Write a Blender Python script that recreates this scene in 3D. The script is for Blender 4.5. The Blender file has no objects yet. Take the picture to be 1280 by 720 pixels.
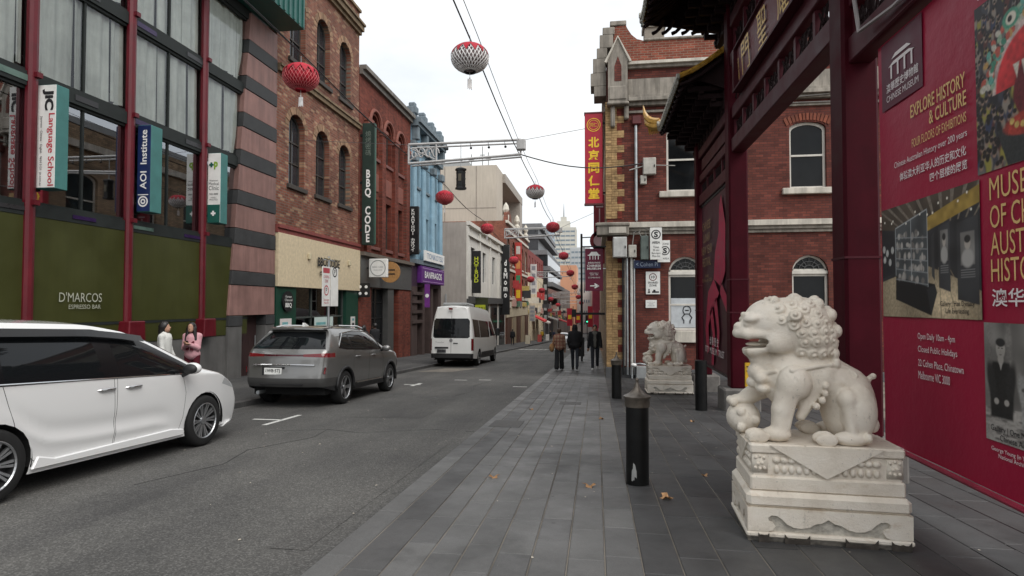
import bpy, bmesh, math, random
import numpy as np
from mathutils import Vector, Matrix, Euler
random.seed(7)
sc = bpy.context.scene
COL = sc.collection
R = math.radians
# ---------------------------------------------------------------- camera, sky, sun, exposure
cd = bpy.data.cameras.new('camera'); cam = bpy.data.objects.new('camera', cd); COL.objects.link(cam)
cd.sensor_width = 36; cd.lens = 20.81; cd.clip_start = .05; cd.clip_end = 4000
cam.location = (0, 0, 1.5); cam.rotation_euler = (R(91.63), 0, R(8.1)); sc.camera = cam
W = bpy.data.worlds.new('World'); sc.world = W; W.use_nodes = True
nt = W.node_tree; nt.nodes.clear()
out = nt.nodes.new('ShaderNodeOutputWorld'); bg = nt.nodes.new('ShaderNodeBackground'); bg.inputs[1].default_value = .1
sky = nt.nodes.new('ShaderNodeTexSky'); sky.sky_type = 'NISHITA'; sky.sun_disc = False
sky.sun_elevation = R(50); sky.sun_rotation = R(132); sky.dust_density = 3
tc = nt.nodes.new('ShaderNodeTexCoord'); ns = nt.nodes.new('ShaderNodeTexNoise')
ns.inputs['Scale'].default_value = 2.2; ns.inputs['Detail'].default_value = 7; ns.inputs['Roughness'].default_value = .55
mp = nt.nodes.new('ShaderNodeMapping'); mp.inputs['Scale'].default_value = (1, 1, 2.6)
rp = nt.nodes.new('ShaderNodeValToRGB')
rp.color_ramp.elements[0].position = .36; rp.color_ramp.elements[0].color = (5.7, 6.0, 6.35, 1)
rp.color_ramp.elements[1].position = .58; rp.color_ramp.elements[1].color = (7.0, 7.1, 7.1, 1)
mx = nt.nodes.new('ShaderNodeMixRGB'); mx.inputs[0].default_value = .92
L = nt.links.new
L(tc.outputs['Generated'], mp.inputs[0]); L(mp.outputs[0], ns.inputs['Vector']); L(ns.outputs['Fac'], rp.inputs[0])
L(sky.outputs[0], mx.inputs[1]); L(rp.outputs[0], mx.inputs[2]); L(mx.outputs[0], bg.inputs[0]); L(bg.outputs[0], out.inputs[0])
sl = bpy.data.lights.new('sun', 'SUN'); sl.energy = 1.5; sl.angle = R(50); sl.color = (1, .97, .93)
sun = bpy.data.objects.new('sun', sl); COL.objects.link(sun); sun.rotation_euler = (R(40), 0, R(48)); sun.location = (0, 0, 40)
vs = sc.view_settings; vs.view_transform = 'Standard'; vs.look = 'None'; vs.gamma = 1; vs.use_curve_mapping = False; vs.exposure = .74
sc.cycles.use_denoising = True; sc.cycles.max_bounces = 7; sc.cycles.diffuse_bounces = 5; sc.cycles.glossy_bounces = 3
sc.cycles.transparent_max_bounces = 10; sc.cycles.caustics_reflective = False; sc.cycles.caustics_refractive = False
sc.cycles.sample_clamp_indirect = 6
# ---------------------------------------------------------------- helpers
S = .0457; PA = math.atan(S)          # the street falls away from the camera
RD, LP = -.06, .05                    # road and left footpath, above the right pavement's plane
def GZ(y): return -S * y
POS = {}
def tag(o, label=None, cat=None, group=None, kind=None):
    if label: o['label'] = label
    if cat: o['category'] = cat
    if group: o['group'] = group
    if kind: o['kind'] = kind
    return o
def thing(name, label, cat, loc=(0, 0, 0), group=None, rot=None, local=False):
    o = bpy.data.objects.new(name, None); COL.objects.link(o); o.location = loc; o.empty_display_size = .2
    if rot: o.rotation_euler = rot
    POS[o.name] = Vector((0, 0, 0)) if local else Vector(loc)
    return tag(o, label, cat, group)
def link(name, me, parent=None):
    o = bpy.data.objects.new(name, me); COL.objects.link(o)
    if parent: o.parent = parent; POS[o.name] = POS[parent.name]
    else: POS[o.name] = Vector((0, 0, 0))
    return o
def copy_tree(o, parent=None):
    c = o.copy(); COL.objects.link(c); c.parent = parent
    for ch in o.children: copy_tree(ch, c)
    return c
class MB:
    def __init__(s): s.v = []; s.f = []; s.m = []; s.mi = 0
    def add(s, vs, fs):
        n = len(s.v); s.v.extend([tuple(p) for p in vs]); s.f.extend([tuple(i + n for i in f) for f in fs]); s.m.extend([s.mi] * len(fs)); return s
    def poly(s, pts): return s.add(pts, [range(len(pts))])
    def box(s, x0, x1, y0, y1, z0, z1):
        return s.add([(x0,y0,z0),(x1,y0,z0),(x1,y1,z0),(x0,y1,z0),(x0,y0,z1),(x1,y0,z1),(x1,y1,z1),(x0,y1,z1)],
                     [(3,2,1,0),(4,5,6,7),(0,1,5,4),(1,2,6,5),(2,3,7,6),(3,0,4,7)])
    def pbox(s, P, u0, u1, v0, v1, d0, d1):
        c = [P(u,v,d) for d in (d0,d1) for v in (v0,v1) for u in (u0,u1)]
        return s.add(c, [(0,1,3,2),(5,4,6,7),(4,0,2,6),(1,5,7,3),(2,3,7,6),(4,5,1,0)])
    def cbox(s, c, ax, ay, az):      # oriented box: centre and three half-axis vectors
        c, ax, ay, az = map(Vector, (c, ax, ay, az))
        p = [c+i*ax+j*ay+k*az for k in (-1,1) for j in (-1,1) for i in (-1,1)]
        return s.add(p, [(0,2,3,1),(4,5,7,6),(0,1,5,4),(1,3,7,5),(3,2,6,7),(2,0,4,6)])
    def prism(s, pts, off):
        n = len(pts); off = Vector(off); a = [Vector(p) for p in pts]
        return s.add(a + [p+off for p in a], [tuple(range(n))[::-1], tuple(range(n, 2*n))] + [(i,(i+1)%n,(i+1)%n+n,i+n) for i in range(n)])
    def lathe(s, prof, c=(0,0,0), n=16, axis='z', cap=True):
        c = Vector(c); vs = []
        for r, h in prof:
            for i in range(n):
                a = 2*math.pi*i/n; x, y = r*math.cos(a), r*math.sin(a)
                vs.append(c + Vector({'z':(x,y,h),'y':(x,h,y),'x':(h,x,y)}[axis]))
        m = len(prof); fs = [(j*n+i, j*n+(i+1)%n, (j+1)*n+(i+1)%n, (j+1)*n+i) for j in range(m-1) for i in range(n)]
        if cap: fs += [tuple(range(n))[::-1], tuple(range((m-1)*n, m*n))]
        return s.add(vs, fs)
    def tube(s, pts, r, n=6, cap=True):
        pts = [Vector(p) for p in pts]; m = len(pts); rs = r if isinstance(r, (list, tuple)) else [r]*m
        vs = []; up = None
        for i, p in enumerate(pts):
            t = (pts[min(i+1,m-1)] - pts[max(i-1,0)]).normalized()
            if up is None: up = Vector((0,0,1)) if abs(t.z) < .9 else Vector((1,0,0))
            a = t.cross(up).normalized(); b = a.cross(t).normalized(); up = b
            for k in range(n):
                an = 2*math.pi*k/n; vs.append(p + rs[i]*(math.cos(an)*a + math.sin(an)*b))
        fs = [(j*n+i, j*n+(i+1)%n, (j+1)*n+(i+1)%n, (j+1)*n+i) for j in range(m-1) for i in range(n)]
        if cap: fs += [tuple(range(n))[::-1], tuple(range((m-1)*n, m*n))]
        return s.add(vs, fs)
    def grid(s, fn, nu, nv, closeu=False):
        vs = [fn(i/nu, j/nv) for j in range(nv+1) for i in range(nu+1)]
        return s.add(vs, [(j*(nu+1)+i, j*(nu+1)+i+1, (j+1)*(nu+1)+i+1, (j+1)*(nu+1)+i) for j in range(nv) for i in range(nu)])
    def ball(s, c, r, nu=10, nv=6):
        c = Vector(c); r = Vector(r) if isinstance(r, (tuple, list)) else Vector((r, r, r))
        return s.lathe([(math.sin(math.pi*j/nv) if 0 < j < nv else .02, -math.cos(math.pi*j/nv)) for j in range(nv+1)], (0,0,0), nu).xf(-(nv+1)*nu, c, r)
    def xf(s, n, c, r):
        for i in range(len(s.v)+n, len(s.v)):
            x = s.v[i]; s.v[i] = (c[0]+x[0]*r[0], c[1]+x[1]*r[1], c[2]+x[2]*r[2])
        return s
    def build(s, name, mats, parent=None, smooth=False, fix=False, bevel=0):
        me = bpy.data.meshes.new(name); o0 = POS[parent.name] if parent else Vector((0,0,0))
        me.from_pydata([(x-o0.x, y-o0.y, z-o0.z) for x, y, z in s.v], [], s.f)
        for m in (mats if isinstance(mats, (list, tuple)) else [mats]): me.materials.append(m)
        if any(s.m): me.polygons.foreach_set('material_index', s.m)
        if fix or bevel:
            bm = bmesh.new(); bm.from_mesh(me)
            if fix: bmesh.ops.recalc_face_normals(bm, faces=bm.faces)
            if bevel: bmesh.ops.bevel(bm, geom=[e for e in bm.edges if e.is_manifold and e.calc_face_angle(0) > .6], offset=bevel, segments=1, affect='EDGES', profile=.5)
            bm.to_mesh(me); bm.free()
        if smooth: me.polygons.foreach_set('use_smooth', [True]*len(me.polygons))
        if smooth and smooth is not True: me.set_sharp_from_angle(angle=R(smooth))
        return link(name, me, parent)
def box(name, mat, parent, *b, bevel=0): return MB().box(*b).build(name, mat, parent, bevel=bevel)
def kid(name, mat, parent, P, *b, bevel=0): return MB().pbox(P, *b).build(name, mat, parent, bevel=bevel)
def ground_at(x, y, h=0): return (x, y, GZ(y) + h)
# ---------------------------------------------------------------- materials
def lin(c): return tuple(((x/255+.055)/1.055)**2.4 if x > 10 else x/255/12.92 for x in c)
MATS = {}
def nodes(name):
    m = bpy.data.materials.new(name); m.use_nodes = True; t = m.node_tree
    return m, t, t.nodes['Principled BSDF'], t.links.new
def setp(b, rough, metal, spec, coat=0):
    b.inputs['Roughness'].default_value = rough; b.inputs['Metallic'].default_value = metal
    b.inputs['Specular IOR Level'].default_value = spec; b.inputs['Coat Weight'].default_value = coat; b.inputs['Coat Roughness'].default_value = .04
def noise(t, vec, scale, detail=4, rough=.6):
    n = t.nodes.new('ShaderNodeTexNoise'); n.inputs['Scale'].default_value = scale; n.inputs['Detail'].default_value = detail; n.inputs['Roughness'].default_value = rough
    if vec: t.links.new(vec, n.inputs['Vector'])
    return n.outputs['Fac']
def ramp(t, fac, stops):
    r = t.nodes.new('ShaderNodeValToRGB'); e = r.color_ramp.elements
    while len(e) < len(stops): e.new(.5)
    for k, (p, c) in zip(e, stops): k.position = p; k.color = (*c, 1) if len(c) == 3 else c
    t.links.new(fac, r.inputs[0]); return r.outputs[0]
def mix(t, a, b, fac, mode='MIX'):
    m = t.nodes.new('ShaderNodeMixRGB'); m.blend_type = mode
    for s, v in ((0, fac), (1, a), (2, b)):
        if hasattr(v, 'node'): t.links.new(v, m.inputs[s])
        elif isinstance(v, (int, float)): m.inputs[s].default_value = v if s == 0 else (v, v, v, 1)
        else: m.inputs[s].default_value = (*v, 1)
    return m.outputs[0]
def bumpn(t, b, h, dist, strength=.5):
    n = t.nodes.new('ShaderNodeBump'); n.inputs['Distance'].default_value = dist; n.inputs['Strength'].default_value = strength
    t.links.new(h, n.inputs['Height']); t.links.new(n.outputs[0], b.inputs['Normal'])
def gpos(t): return t.nodes.new('ShaderNodeNewGeometry').outputs['Position']
def opos(t): return t.nodes.new('ShaderNodeTexCoord').outputs['Object']
def mapv(t, v, sc=(1,1,1), rot=(0,0,0)):
    m = t.nodes.new('ShaderNodeMapping'); m.inputs['Scale'].default_value = sc; m.inputs['Rotation'].default_value = rot; t.links.new(v, m.inputs[0]); return m.outputs[0]
def mat(name, c, rough=.6, metal=0, spec=.4, var=.18, scale=4, bump=0, bs=60, coat=0, streak=0, obj=False, rand=0, emit=0, fine=0):
    if name in MATS: return MATS[name]
    m, t, b, Lk = nodes(name); setp(b, rough, metal, spec, coat); MATS[name] = m
    p = opos(t) if obj else gpos(t)
    col = c
    if var:
        n = noise(t, p, scale, 5)
        col = ramp(t, n, [(.3, tuple(x*(1-var) for x in c)), (.7, tuple(min(1, x*(1+var)) for x in c))])
        rr = ramp(t, n, [(.3, (max(0, rough-.07),)*3), (.7, (min(1, rough+.09),)*3)]); Lk(rr, b.inputs['Roughness'])
    if fine:
        f = noise(t, p, bs*1.5, 3); col = mix(t, col, ramp(t, f, [(.35, (1-fine,)*3), (.65, (1+fine,)*3)]), 1, 'MULTIPLY')
    if streak:
        f = noise(t, mapv(t, p, (3.2, 3.2, .35)), 1.5, 5, .65); col = mix(t, col, ramp(t, f, [(.32, (1-streak,)*3), (.6, (1, 1, 1))]), 1, 'MULTIPLY')
    if rand:
        oi = t.nodes.new('ShaderNodeObjectInfo'); col = mix(t, col, ramp(t, oi.outputs['Random'], [(0, (1-rand,)*3), (1, (1+rand,)*3)]), 1, 'MULTIPLY')
    if hasattr(col, 'node'): Lk(col, b.inputs['Base Color'])
    else: b.inputs['Base Color'].default_value = (*c, 1)
    if bump: bumpn(t, b, noise(t, p, bs, 4), bump)
    if emit: b.inputs['Emission Color'].default_value = (*c, 1); b.inputs['Emission Strength'].default_value = emit
    return m
def brick(name, axis, cols, mortar, w=.24, h=.083, ms=.011, rough=.85, dirt=.35, patch=None):
    m, t, b, Lk = nodes(name); setp(b, rough, 0, .25)
    p = gpos(t); s = t.nodes.new('ShaderNodeSeparateXYZ'); Lk(p, s.inputs[0]); c = t.nodes.new('ShaderNodeCombineXYZ')
    Lk(s.outputs['Y' if axis == 'x' else 'X'], c.inputs[0]); Lk(s.outputs['Z'], c.inputs[1])
    k = t.nodes.new('ShaderNodeTexBrick'); Lk(c.outputs[0], k.inputs['Vector'])
    for n, v in (('Scale', 1), ('Mortar Size', ms), ('Mortar Smooth', .2), ('Brick Width', w), ('Row Height', h), ('Bias', 0)): k.inputs[n].default_value = v
    k.inputs['Color1'].default_value = (*cols[0], 1); k.inputs['Color2'].default_value = (*cols[1], 1); k.inputs['Mortar'].default_value = (*mortar, 1)
    # a second, per-brick scatter from a stretched cell noise
    vz = t.nodes.new('ShaderNodeTexWhiteNoise'); vz.noise_dimensions = '2D'
    def mth(op, a, b=0):
        n = t.nodes.new('ShaderNodeMath'); n.operation = op
        for i, q in enumerate((a, b)):
            if hasattr(q, 'node'): Lk(q, n.inputs[i])
            else: n.inputs[i].default_value = q
        return n.outputs[0]
    row = mth('FLOOR', mth('DIVIDE', s.outputs['Z'], h)); ev = mth('SUBTRACT', 1, mth('FLOORED_MODULO', row, 2))
    cel = mth('FLOOR', mth('ADD', mth('DIVIDE', s.outputs['Y' if axis == 'x' else 'X'], w), mth('MULTIPLY', ev, .5)))
    cc_ = t.nodes.new('ShaderNodeCombineXYZ'); Lk(cel, cc_.inputs[0]); Lk(row, cc_.inputs[1]); Lk(cc_.outputs[0], vz.inputs['Vector'])
    col = mix(t, k.outputs['Color'], ramp(t, vz.outputs['Value'], [(0, (.7, .7, .7)), (1, (1.28, 1.22, 1.18))]), .8, 'MULTIPLY')
    if patch:
        col = mix(t, col, patch, ramp(t, vz.outputs['Value'], [(.80, (0, 0, 0)), (.86, (.7, .7, .7))]))
        col = mix(t, col, mortar, k.outputs['Fac'])
    col = mix(t, col, ramp(t, noise(t, p, .55, 6, .65), [(.3, (1-dirt,)*3), (.62, (1.08,)*3)]), 1, 'MULTIPLY')
    col = mix(t, col, ramp(t, noise(t, mapv(t, p, (2.6, 2.6, .25)), 1.2, 5), [(.3, (1-dirt*.7,)*3), (.55, (1,)*3)]), 1, 'MULTIPLY')
    Lk(col, b.inputs['Base Color'])
    inv = t.nodes.new('ShaderNodeMath'); inv.operation = 'SUBTRACT'; inv.inputs[0].default_value = 1; Lk(k.outputs['Fac'], inv.inputs[1])
    bumpn(t, b, inv.outputs[0], .008, .7)
    return m
def pane_mat(name, tint=(.75, .82, .8), refl=1.0, base=.06):
    m, t, b, Lk = nodes(name); t.nodes.remove(b)
    tr = t.nodes.new('ShaderNodeBsdfTransparent'); tr.inputs[0].default_value = (*tint, 1)
    gl = t.nodes.new('ShaderNodeBsdfGlossy'); gl.inputs['Roughness'].default_value = .015; gl.inputs[0].default_value = (.95, .97, 1, 1)
    fr = t.nodes.new('ShaderNodeFresnel'); fr.inputs[0].default_value = 1.5
    ma = t.nodes.new('ShaderNodeMath'); ma.operation = 'MULTIPLY_ADD'; ma.inputs[1].default_value = refl; ma.inputs[2].default_value = base; ma.use_clamp = True
    mi = t.nodes.new('ShaderNodeMixShader'); Lk(fr.outputs[0], ma.inputs[0]); Lk(ma.outputs[0], mi.inputs[0]); Lk(tr.outputs[0], mi.inputs[1]); Lk(gl.outputs[0], mi.inputs[2])
    Lk(mi.outputs[0], t.nodes['Material Output'].inputs[0]); return m
DARKGLASS = mat('dark_glass', (.010, .011, .012), .06, 0, .22, .3, 1.5)
WINGLASS = mat('window_glass', (.02, .024, .028), .04, 0, .6, .4, .9)
BLACK = mat('black_paint', (.012, .012, .013), .45, 0, .4, .3)
WINDOWP = mat('white_window_paint', (.66, .63, .57), .55, 0, .35, .1, 3, streak=.12)
WHITE = mat('white_paint', (.80, .80, .78), .5, 0, .4, .08)
CREAMW = mat('cream_paint', (.62, .58, .50), .6, 0, .3, .15, 2, streak=.25)
STEEL = mat('galvanised_steel', (.42, .44, .45), .42, .8, .5, .2)
GREYP = mat('grey_paint', (.30, .31, .31), .5, 0, .4, .12)
GOLD = mat('gold_paint', (.62, .40, .10), .4, .35, .5, .2, 20)
REDSIGN = mat('red_sign', (.42, .015, .035), .45, 0, .4, .1)
YELLOW = mat('yellow_letter', (.80, .52, .03), .5, 0, .4, .08)
INK = mat('ink', (.02, .02, .022), .6, 0, .3, 0)
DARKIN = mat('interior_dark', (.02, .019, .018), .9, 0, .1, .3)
# ---------------------------------------------------------------- lettering
def text(body, m, parent, c, u, v, w, h=None, name='lettering', ext=.003, bold=0, spacing=1):
    cu = bpy.data.curves.new('t', 'FONT'); cu.body = body; cu.size = 1; cu.align_x = 'CENTER'; cu.resolution_u = 3; cu.offset = bold; cu.space_line = spacing
    o = bpy.data.objects.new('t', cu); COL.objects.link(o); bpy.context.view_layer.update()
    me = bpy.data.meshes.new_from_object(o.evaluated_get(bpy.context.evaluated_depsgraph_get()))
    bpy.data.objects.remove(o); bpy.data.curves.remove(cu)
    n = len(me.vertices); a = np.zeros(n*3); me.vertices.foreach_get('co', a); a = a.reshape(-1, 3)
    lo, hi = a.min(0), a.max(0); k = w/(hi[0]-lo[0]); ky = h/(hi[1]-lo[1]) if h else k
    a -= (lo+hi)/2; u, v, c = map(Vector, (u, v, c)); nn = u.cross(v).normalized()*ext
    o0 = POS[parent.name] if parent else Vector((0, 0, 0))
    q = np.array(c-o0) + a[:, :1]*k*np.array(u) + a[:, 1:2]*ky*np.array(v) + np.array(nn)
    me.vertices.foreach_set('co', q.ravel()); me.update(); me.materials.clear(); me.materials.append(m); me.name = name
    return link(name, me, parent)
# ---------------------------------------------------------------- walls with openings
def arc_pts(a, b, c, d, rise, n=10):
    """outline of an opening: up the left side, over the arch, down the right side"""
    if not rise: return [(a, c), (a, d), (b, d), (b, c)]
    mid, hw = (a+b)/2, (b-a)/2
    return [(a, c)] + [(mid - hw*math.cos(math.pi*i/n), d-rise+rise*math.sin(math.pi*i/n)) for i in range(n+1)] + [(b, c)]
def facade(mb, P, u0, u1, v0, v1, ops, dep=.25):
    us = sorted({u0, u1, *[x for o in ops for x in o[:2]]}); vs = sorted({v0, v1, *[x for o in ops for x in o[2:4]]})
    for i in range(len(us)-1):
        for j in range(len(vs)-1):
            mu, mv = (us[i]+us[i+1])/2, (vs[j]+vs[j+1])/2
            if any(o[0] < mu < o[1] and o[2] < mv < o[3] for o in ops): continue
            mb.poly([P(us[i],vs[j],0), P(us[i+1],vs[j],0), P(us[i+1],vs[j+1],0), P(us[i],vs[j+1],0)])
    for o in ops:
        a, b, c, d = o[:4]; rise = o[4] if len(o) > 4 else 0
        q = arc_pts(a, b, c, d, rise)
        for i in range(len(q)):
            p, r = q[i], q[(i+1) % len(q)]
            mb.poly([P(*p,0), P(*p,dep), P(*r,dep), P(*r,0)])
        if rise:
            for i in range(1, len(q)-2):
                p, r = q[i], q[i+1]
                if r[0]-p[0] > 1e-4: mb.poly([P(*p,0), P(*r,0), P(r[0],d,0), P(p[0],d,0)])
def window(parent, P, o, fm, gm, dep=.18, t=.06, rails=(.5,), mulls=(), sill=None, pane_name='pane'):
    a, b, c, d = o[:4]; rise = o[4] if len(o) > 4 else 0; q = arc_pts(a, b, c, d, rise); mb = MB()
    mid, ch = (a+b)/2, (c+d)/2
    inn = [(x+(t if x < mid-.01 else -t if x > mid+.01 else 0), y+(t if y <= c+.01 else -t if y >= d-rise-.01 else 0)) for x, y in q]
    n = len(q)
    for i in range(n):
        j = (i+1) % n
        mb.poly([P(*q[i],dep), P(*q[j],dep), P(*inn[j],dep), P(*inn[i],dep)]); mb.poly([P(*inn[i],dep), P(*inn[j],dep), P(*inn[j],dep+.05), P(*inn[i],dep+.05)])
    for r in rails: mb.pbox(P, a+t, b-t, c+(d-c)*r-t*.4, c+(d-c)*r+t*.4, dep-.005, dep+.05)
    for r in mulls: mb.pbox(P, a+(b-a)*r-t*.3, a+(b-a)*r+t*.3, c+t, d-t-rise*.0 if not rise else d-rise*.3, dep+.003, dep+.05)
    w = mb.build('window', fm, parent)
    MB().poly([P(x,y,dep+.04) for x, y in inn]).build(pane_name, gm, w)
    if sill: MB().pbox(P, a-.12, b+.12, c-.16, c-.002, -.1, .1).build('sill', sill, w, bevel=.012)
    return w
# ---------------------------------------------------------------- ground, road, pavements
def asphalt(name, c, lo=.66, hi=1.5):
    m, t, b, Lk = nodes(name); setp(b, .78, 0, .35); p = gpos(t)
    v = t.nodes.new('ShaderNodeTexVoronoi'); v.inputs['Scale'].default_value = 88; Lk(p, v.inputs['Vector'])
    sp = t.nodes.new('ShaderNodeSeparateColor'); Lk(v.outputs['Color'], sp.inputs[0])
    col = ramp(t, sp.outputs[0], [(.15, tuple(x*lo for x in c)), (.72, c), (.97, tuple(x*hi for x in c))])
    col = mix(t, col, ramp(t, noise(t, p, .45, 6, .6), [(.30, (.66, .66, .67)), (.68, (1.2, 1.19, 1.16))]), 1, 'MULTIPLY')
    col = mix(t, col, ramp(t, noise(t, mapv(t, p, (1.5, .12, 1)), 1.1, 4), [(.35, (.80, .80, .81)), (.6, (1.05, 1.05, 1.04))]), 1, 'MULTIPLY')
    col = mix(t, col, (.028, .027, .027), ramp(t, noise(t, p, 1.7, 8, .75), [(.30, (.55,)*3), (.36, (0,)*3)]))
    Lk(col, b.inputs['Base Color']); bumpn(t, b, v.outputs['Distance'], .006, .6); return m
ASPH = asphalt('asphalt', (.106, .1035, .0995))
FOOT = asphalt('footpath_asphalt', (.075, .074, .074), .75, 1.3)
def stone(name, c, rand=.11, rough=.5):
    m, t, b, Lk = nodes(name); setp(b, rough, 0, .4); p = gpos(t)
    oi = t.nodes.new('ShaderNodeObjectInfo')
    col = ramp(t, noise(t, p, 1.6, 6, .65), [(.3, tuple(x*.8 for x in c)), (.7, tuple(x*1.18 for x in c))])
    col = mix(t, col, ramp(t, noise(t, p, 130, 3), [(.3, (.82,)*3), (.7, (1.2,)*3)]), 1, 'MULTIPLY')
    col = mix(t, col, ramp(t, oi.outputs['Random'], [(0, (1-rand, 1-rand, 1-rand*.9)), (1, (1+rand, 1+rand, 1+rand))]), 1, 'MULTIPLY')
    col = mix(t, col, tuple(x*.42 for x in c), ramp(t, noise(t, p, 5.5, 7, .8), [(.30, (.75,)*3), (.37, (0,)*3)]))
    col = mix(t, col, tuple(x*.55 for x in c), ramp(t, noise(t, p, .8, 5, .7), [(.34, (.6,)*3), (.46, (0,)*3)]))
    gm = t.nodes.new('ShaderNodeTexVoronoi'); gm.inputs['Scale'].default_value = 3.1; Lk(p, gm.inputs['Vector']); col = mix(t, col, tuple(x*.45 for x in c), ramp(t, gm.outputs['Distance'], [(.045, (.8,)*3), (.065, (0,)*3)]))
    col = mix(t, col, tuple(min(1, x*2.6) for x in c), ramp(t, noise(t, p, 23, 3, .6), [(.73, (0,)*3), (.755, (.8,)*3)]))
    Lk(col, b.inputs['Base Color']); Lk(ramp(t, noise(t, p, 2.3, 5), [(.3, (rough-.12,)*3), (.7, (rough+.2,)*3)]), b.inputs['Roughness'])
    bumpn(t, b, noise(t, p, 70, 5), .0025, .5); return m
PAV = stone('bluestone', (.112, .111, .108)); PAV2 = stone('bluestone_light', (.121, .119, .116)); PAV3 = stone('bluestone_dark', (.096, .095, .093)); PAV5 = stone('gate_shaded_stone', (.060, .0595, .059), .12, .55); PAV4 = stone('gate_shaded_stone_dark', (.050, .0495, .0495), .14, .55)  # last two: darker stone before the gate, its shade also mixed into the colour
KERB = stone('kerb_bluestone', (.112, .111, .108), .10); KERBD = stone('channel_bluestone', (.075, .074, .073), .10)
MORT = mat('mortar_joint', (.19, .168, .14), .9, 0, .2, .6, .9)
GRND = mat('far_ground', (.10, .10, .10), .9, 0, .2, .2, .2)
def sheet(name, x0, x1, ys, dz, m):
    mb = MB()
    for a, b in zip(ys, ys[1:]): mb.poly([(x0,a,GZ(a)+dz),(x1,a,GZ(a)+dz),(x1,b,GZ(b)+dz),(x0,b,GZ(b)+dz)])
    return mb
YS = [-25, 0, 20, 60, 120, 240]
mb = sheet('g', -400, 400, YS, -.16, GRND); zf = GZ(240)-.16
mb.poly([(-400,240,zf),(400,240,zf),(1500,3000,zf-2),(-1500,3000,zf-2)])
tag(mb.build('ground', GRND), kind='structure')
road = tag(sheet('r', -7.24, -1.80, YS, RD, ASPH).build('road', ASPH), kind='structure')
foot = tag(sheet('f', -40, -7.10, YS, LP-.004, FOOT).build('footpath', FOOT), kind='structure')
pave = tag(sheet('p', -1.80, 60, YS, -.007, MORT).build('pavement', MORT), kind='structure')
def slab_mesh(name, w, l, h, m, ch=.006):
    me = bpy.data.meshes.new(name); a, b = w/2, l/2
    v = [(-a,-b,-h),(a,-b,-h),(a,b,-h),(-a,b,-h),(-a,-b,-ch),(a,-b,-ch),(a,b,-ch),(-a,b,-ch),(-a+ch,-b+ch,0),(a-ch,-b+ch,0),(a-ch,b-ch,0),(-a+ch,b-ch,0)]
    f = [(0,1,5,4),(1,2,6,5),(2,3,7,6),(3,0,4,7),(4,5,9,8),(5,6,10,9),(6,7,11,10),(7,4,8,11),(8,9,10,11)]
    me.from_pydata(v, [], f); me.materials.append(m); return me
SLABS = {}
def slab(name, w, l, m, parent, x, y, h=.05, dz=0):
    k = (name, round(w,3), round(l,3), m.name)
    if k not in SLABS: SLABS[k] = slab_mesh(name, w, l, h, m)
    o = link(name, SLABS[k], parent); o.location = (x, y, GZ(y)+dz); o.rotation_euler = (-PA, 0, random.choice((0, math.pi)) if l == l else 0)
    if abs(o.rotation_euler.z) > 1: o.rotation_euler = (PA, 0, math.pi)
    return o
rng = random.Random(3)
cols = [-1.335,-1.12,-.90,-.67,-.435,-.195,.05,.29,.54,.81,1.10,1.40,1.70,2.0,2.3,2.6,2.9,3.2,3.5,3.8,4.1,4.4,4.7,5.0]
pv = []
for i in range(len(cols)-1):
    y = 1.6 + rng.random()*.5
    while y < 80:
        l = rng.choice((.48, .6, .6, .72) if i < 7 else (.6, .75, .9)); y1 = y + l
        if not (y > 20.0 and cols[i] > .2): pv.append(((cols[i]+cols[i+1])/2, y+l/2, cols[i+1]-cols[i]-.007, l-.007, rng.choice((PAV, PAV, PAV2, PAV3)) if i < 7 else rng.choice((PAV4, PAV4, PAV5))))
        y = y1
def in_view(x, y):
    s_, c_ = math.sin(R(8.1)), math.cos(R(8.1)); zc = -x*s_+y*c_; xc = x*c_+y*s_
    return zc > 2.9 and abs(xc)/zc < .88 and not (1.1 < x < 2.2 and 4.4 < y < 5.3)
pv.sort(key=lambda p: (not in_view(p[0], p[1]), p[1]-.0*p[0]))
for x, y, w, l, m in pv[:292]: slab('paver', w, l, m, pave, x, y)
st = MB()
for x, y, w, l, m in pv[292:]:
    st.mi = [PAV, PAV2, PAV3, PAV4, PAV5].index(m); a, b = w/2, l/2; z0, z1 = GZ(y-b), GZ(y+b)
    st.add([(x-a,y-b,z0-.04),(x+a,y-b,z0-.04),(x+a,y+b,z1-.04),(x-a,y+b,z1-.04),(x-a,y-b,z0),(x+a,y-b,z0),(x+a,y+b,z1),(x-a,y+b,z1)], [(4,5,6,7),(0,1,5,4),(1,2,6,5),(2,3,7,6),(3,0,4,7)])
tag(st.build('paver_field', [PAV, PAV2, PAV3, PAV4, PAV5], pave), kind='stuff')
y = 1.8
while y < 42:
    l = rng.choice((1.0, 1.2)); slab('kerb_stone', .205, l-.008, KERB, pave, -1.703, y+l/2, .12); y += l
y = 1.8
while y < 30:
    l = rng.choice((.8, 1.0)); slab('channel_stone', .255, l-.008, KERBD, pave, -1.465, y+l/2, .06); y += l
KB = MB().box(-1.80, -1.335, 30, 200, -.3, 0); KB.v = [(a, b, GZ(b)+c) for a, b, c in KB.v]
KB.build('far_kerb', KERB, pave).location.z = -.004
y = 4.0
while y < 62:
    l = rng.choice((1.1, 1.3)); slab('kerb_stone', .17, l-.01, KERBD, foot, -7.165, y+l/2, .16, LP); y += l
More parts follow.
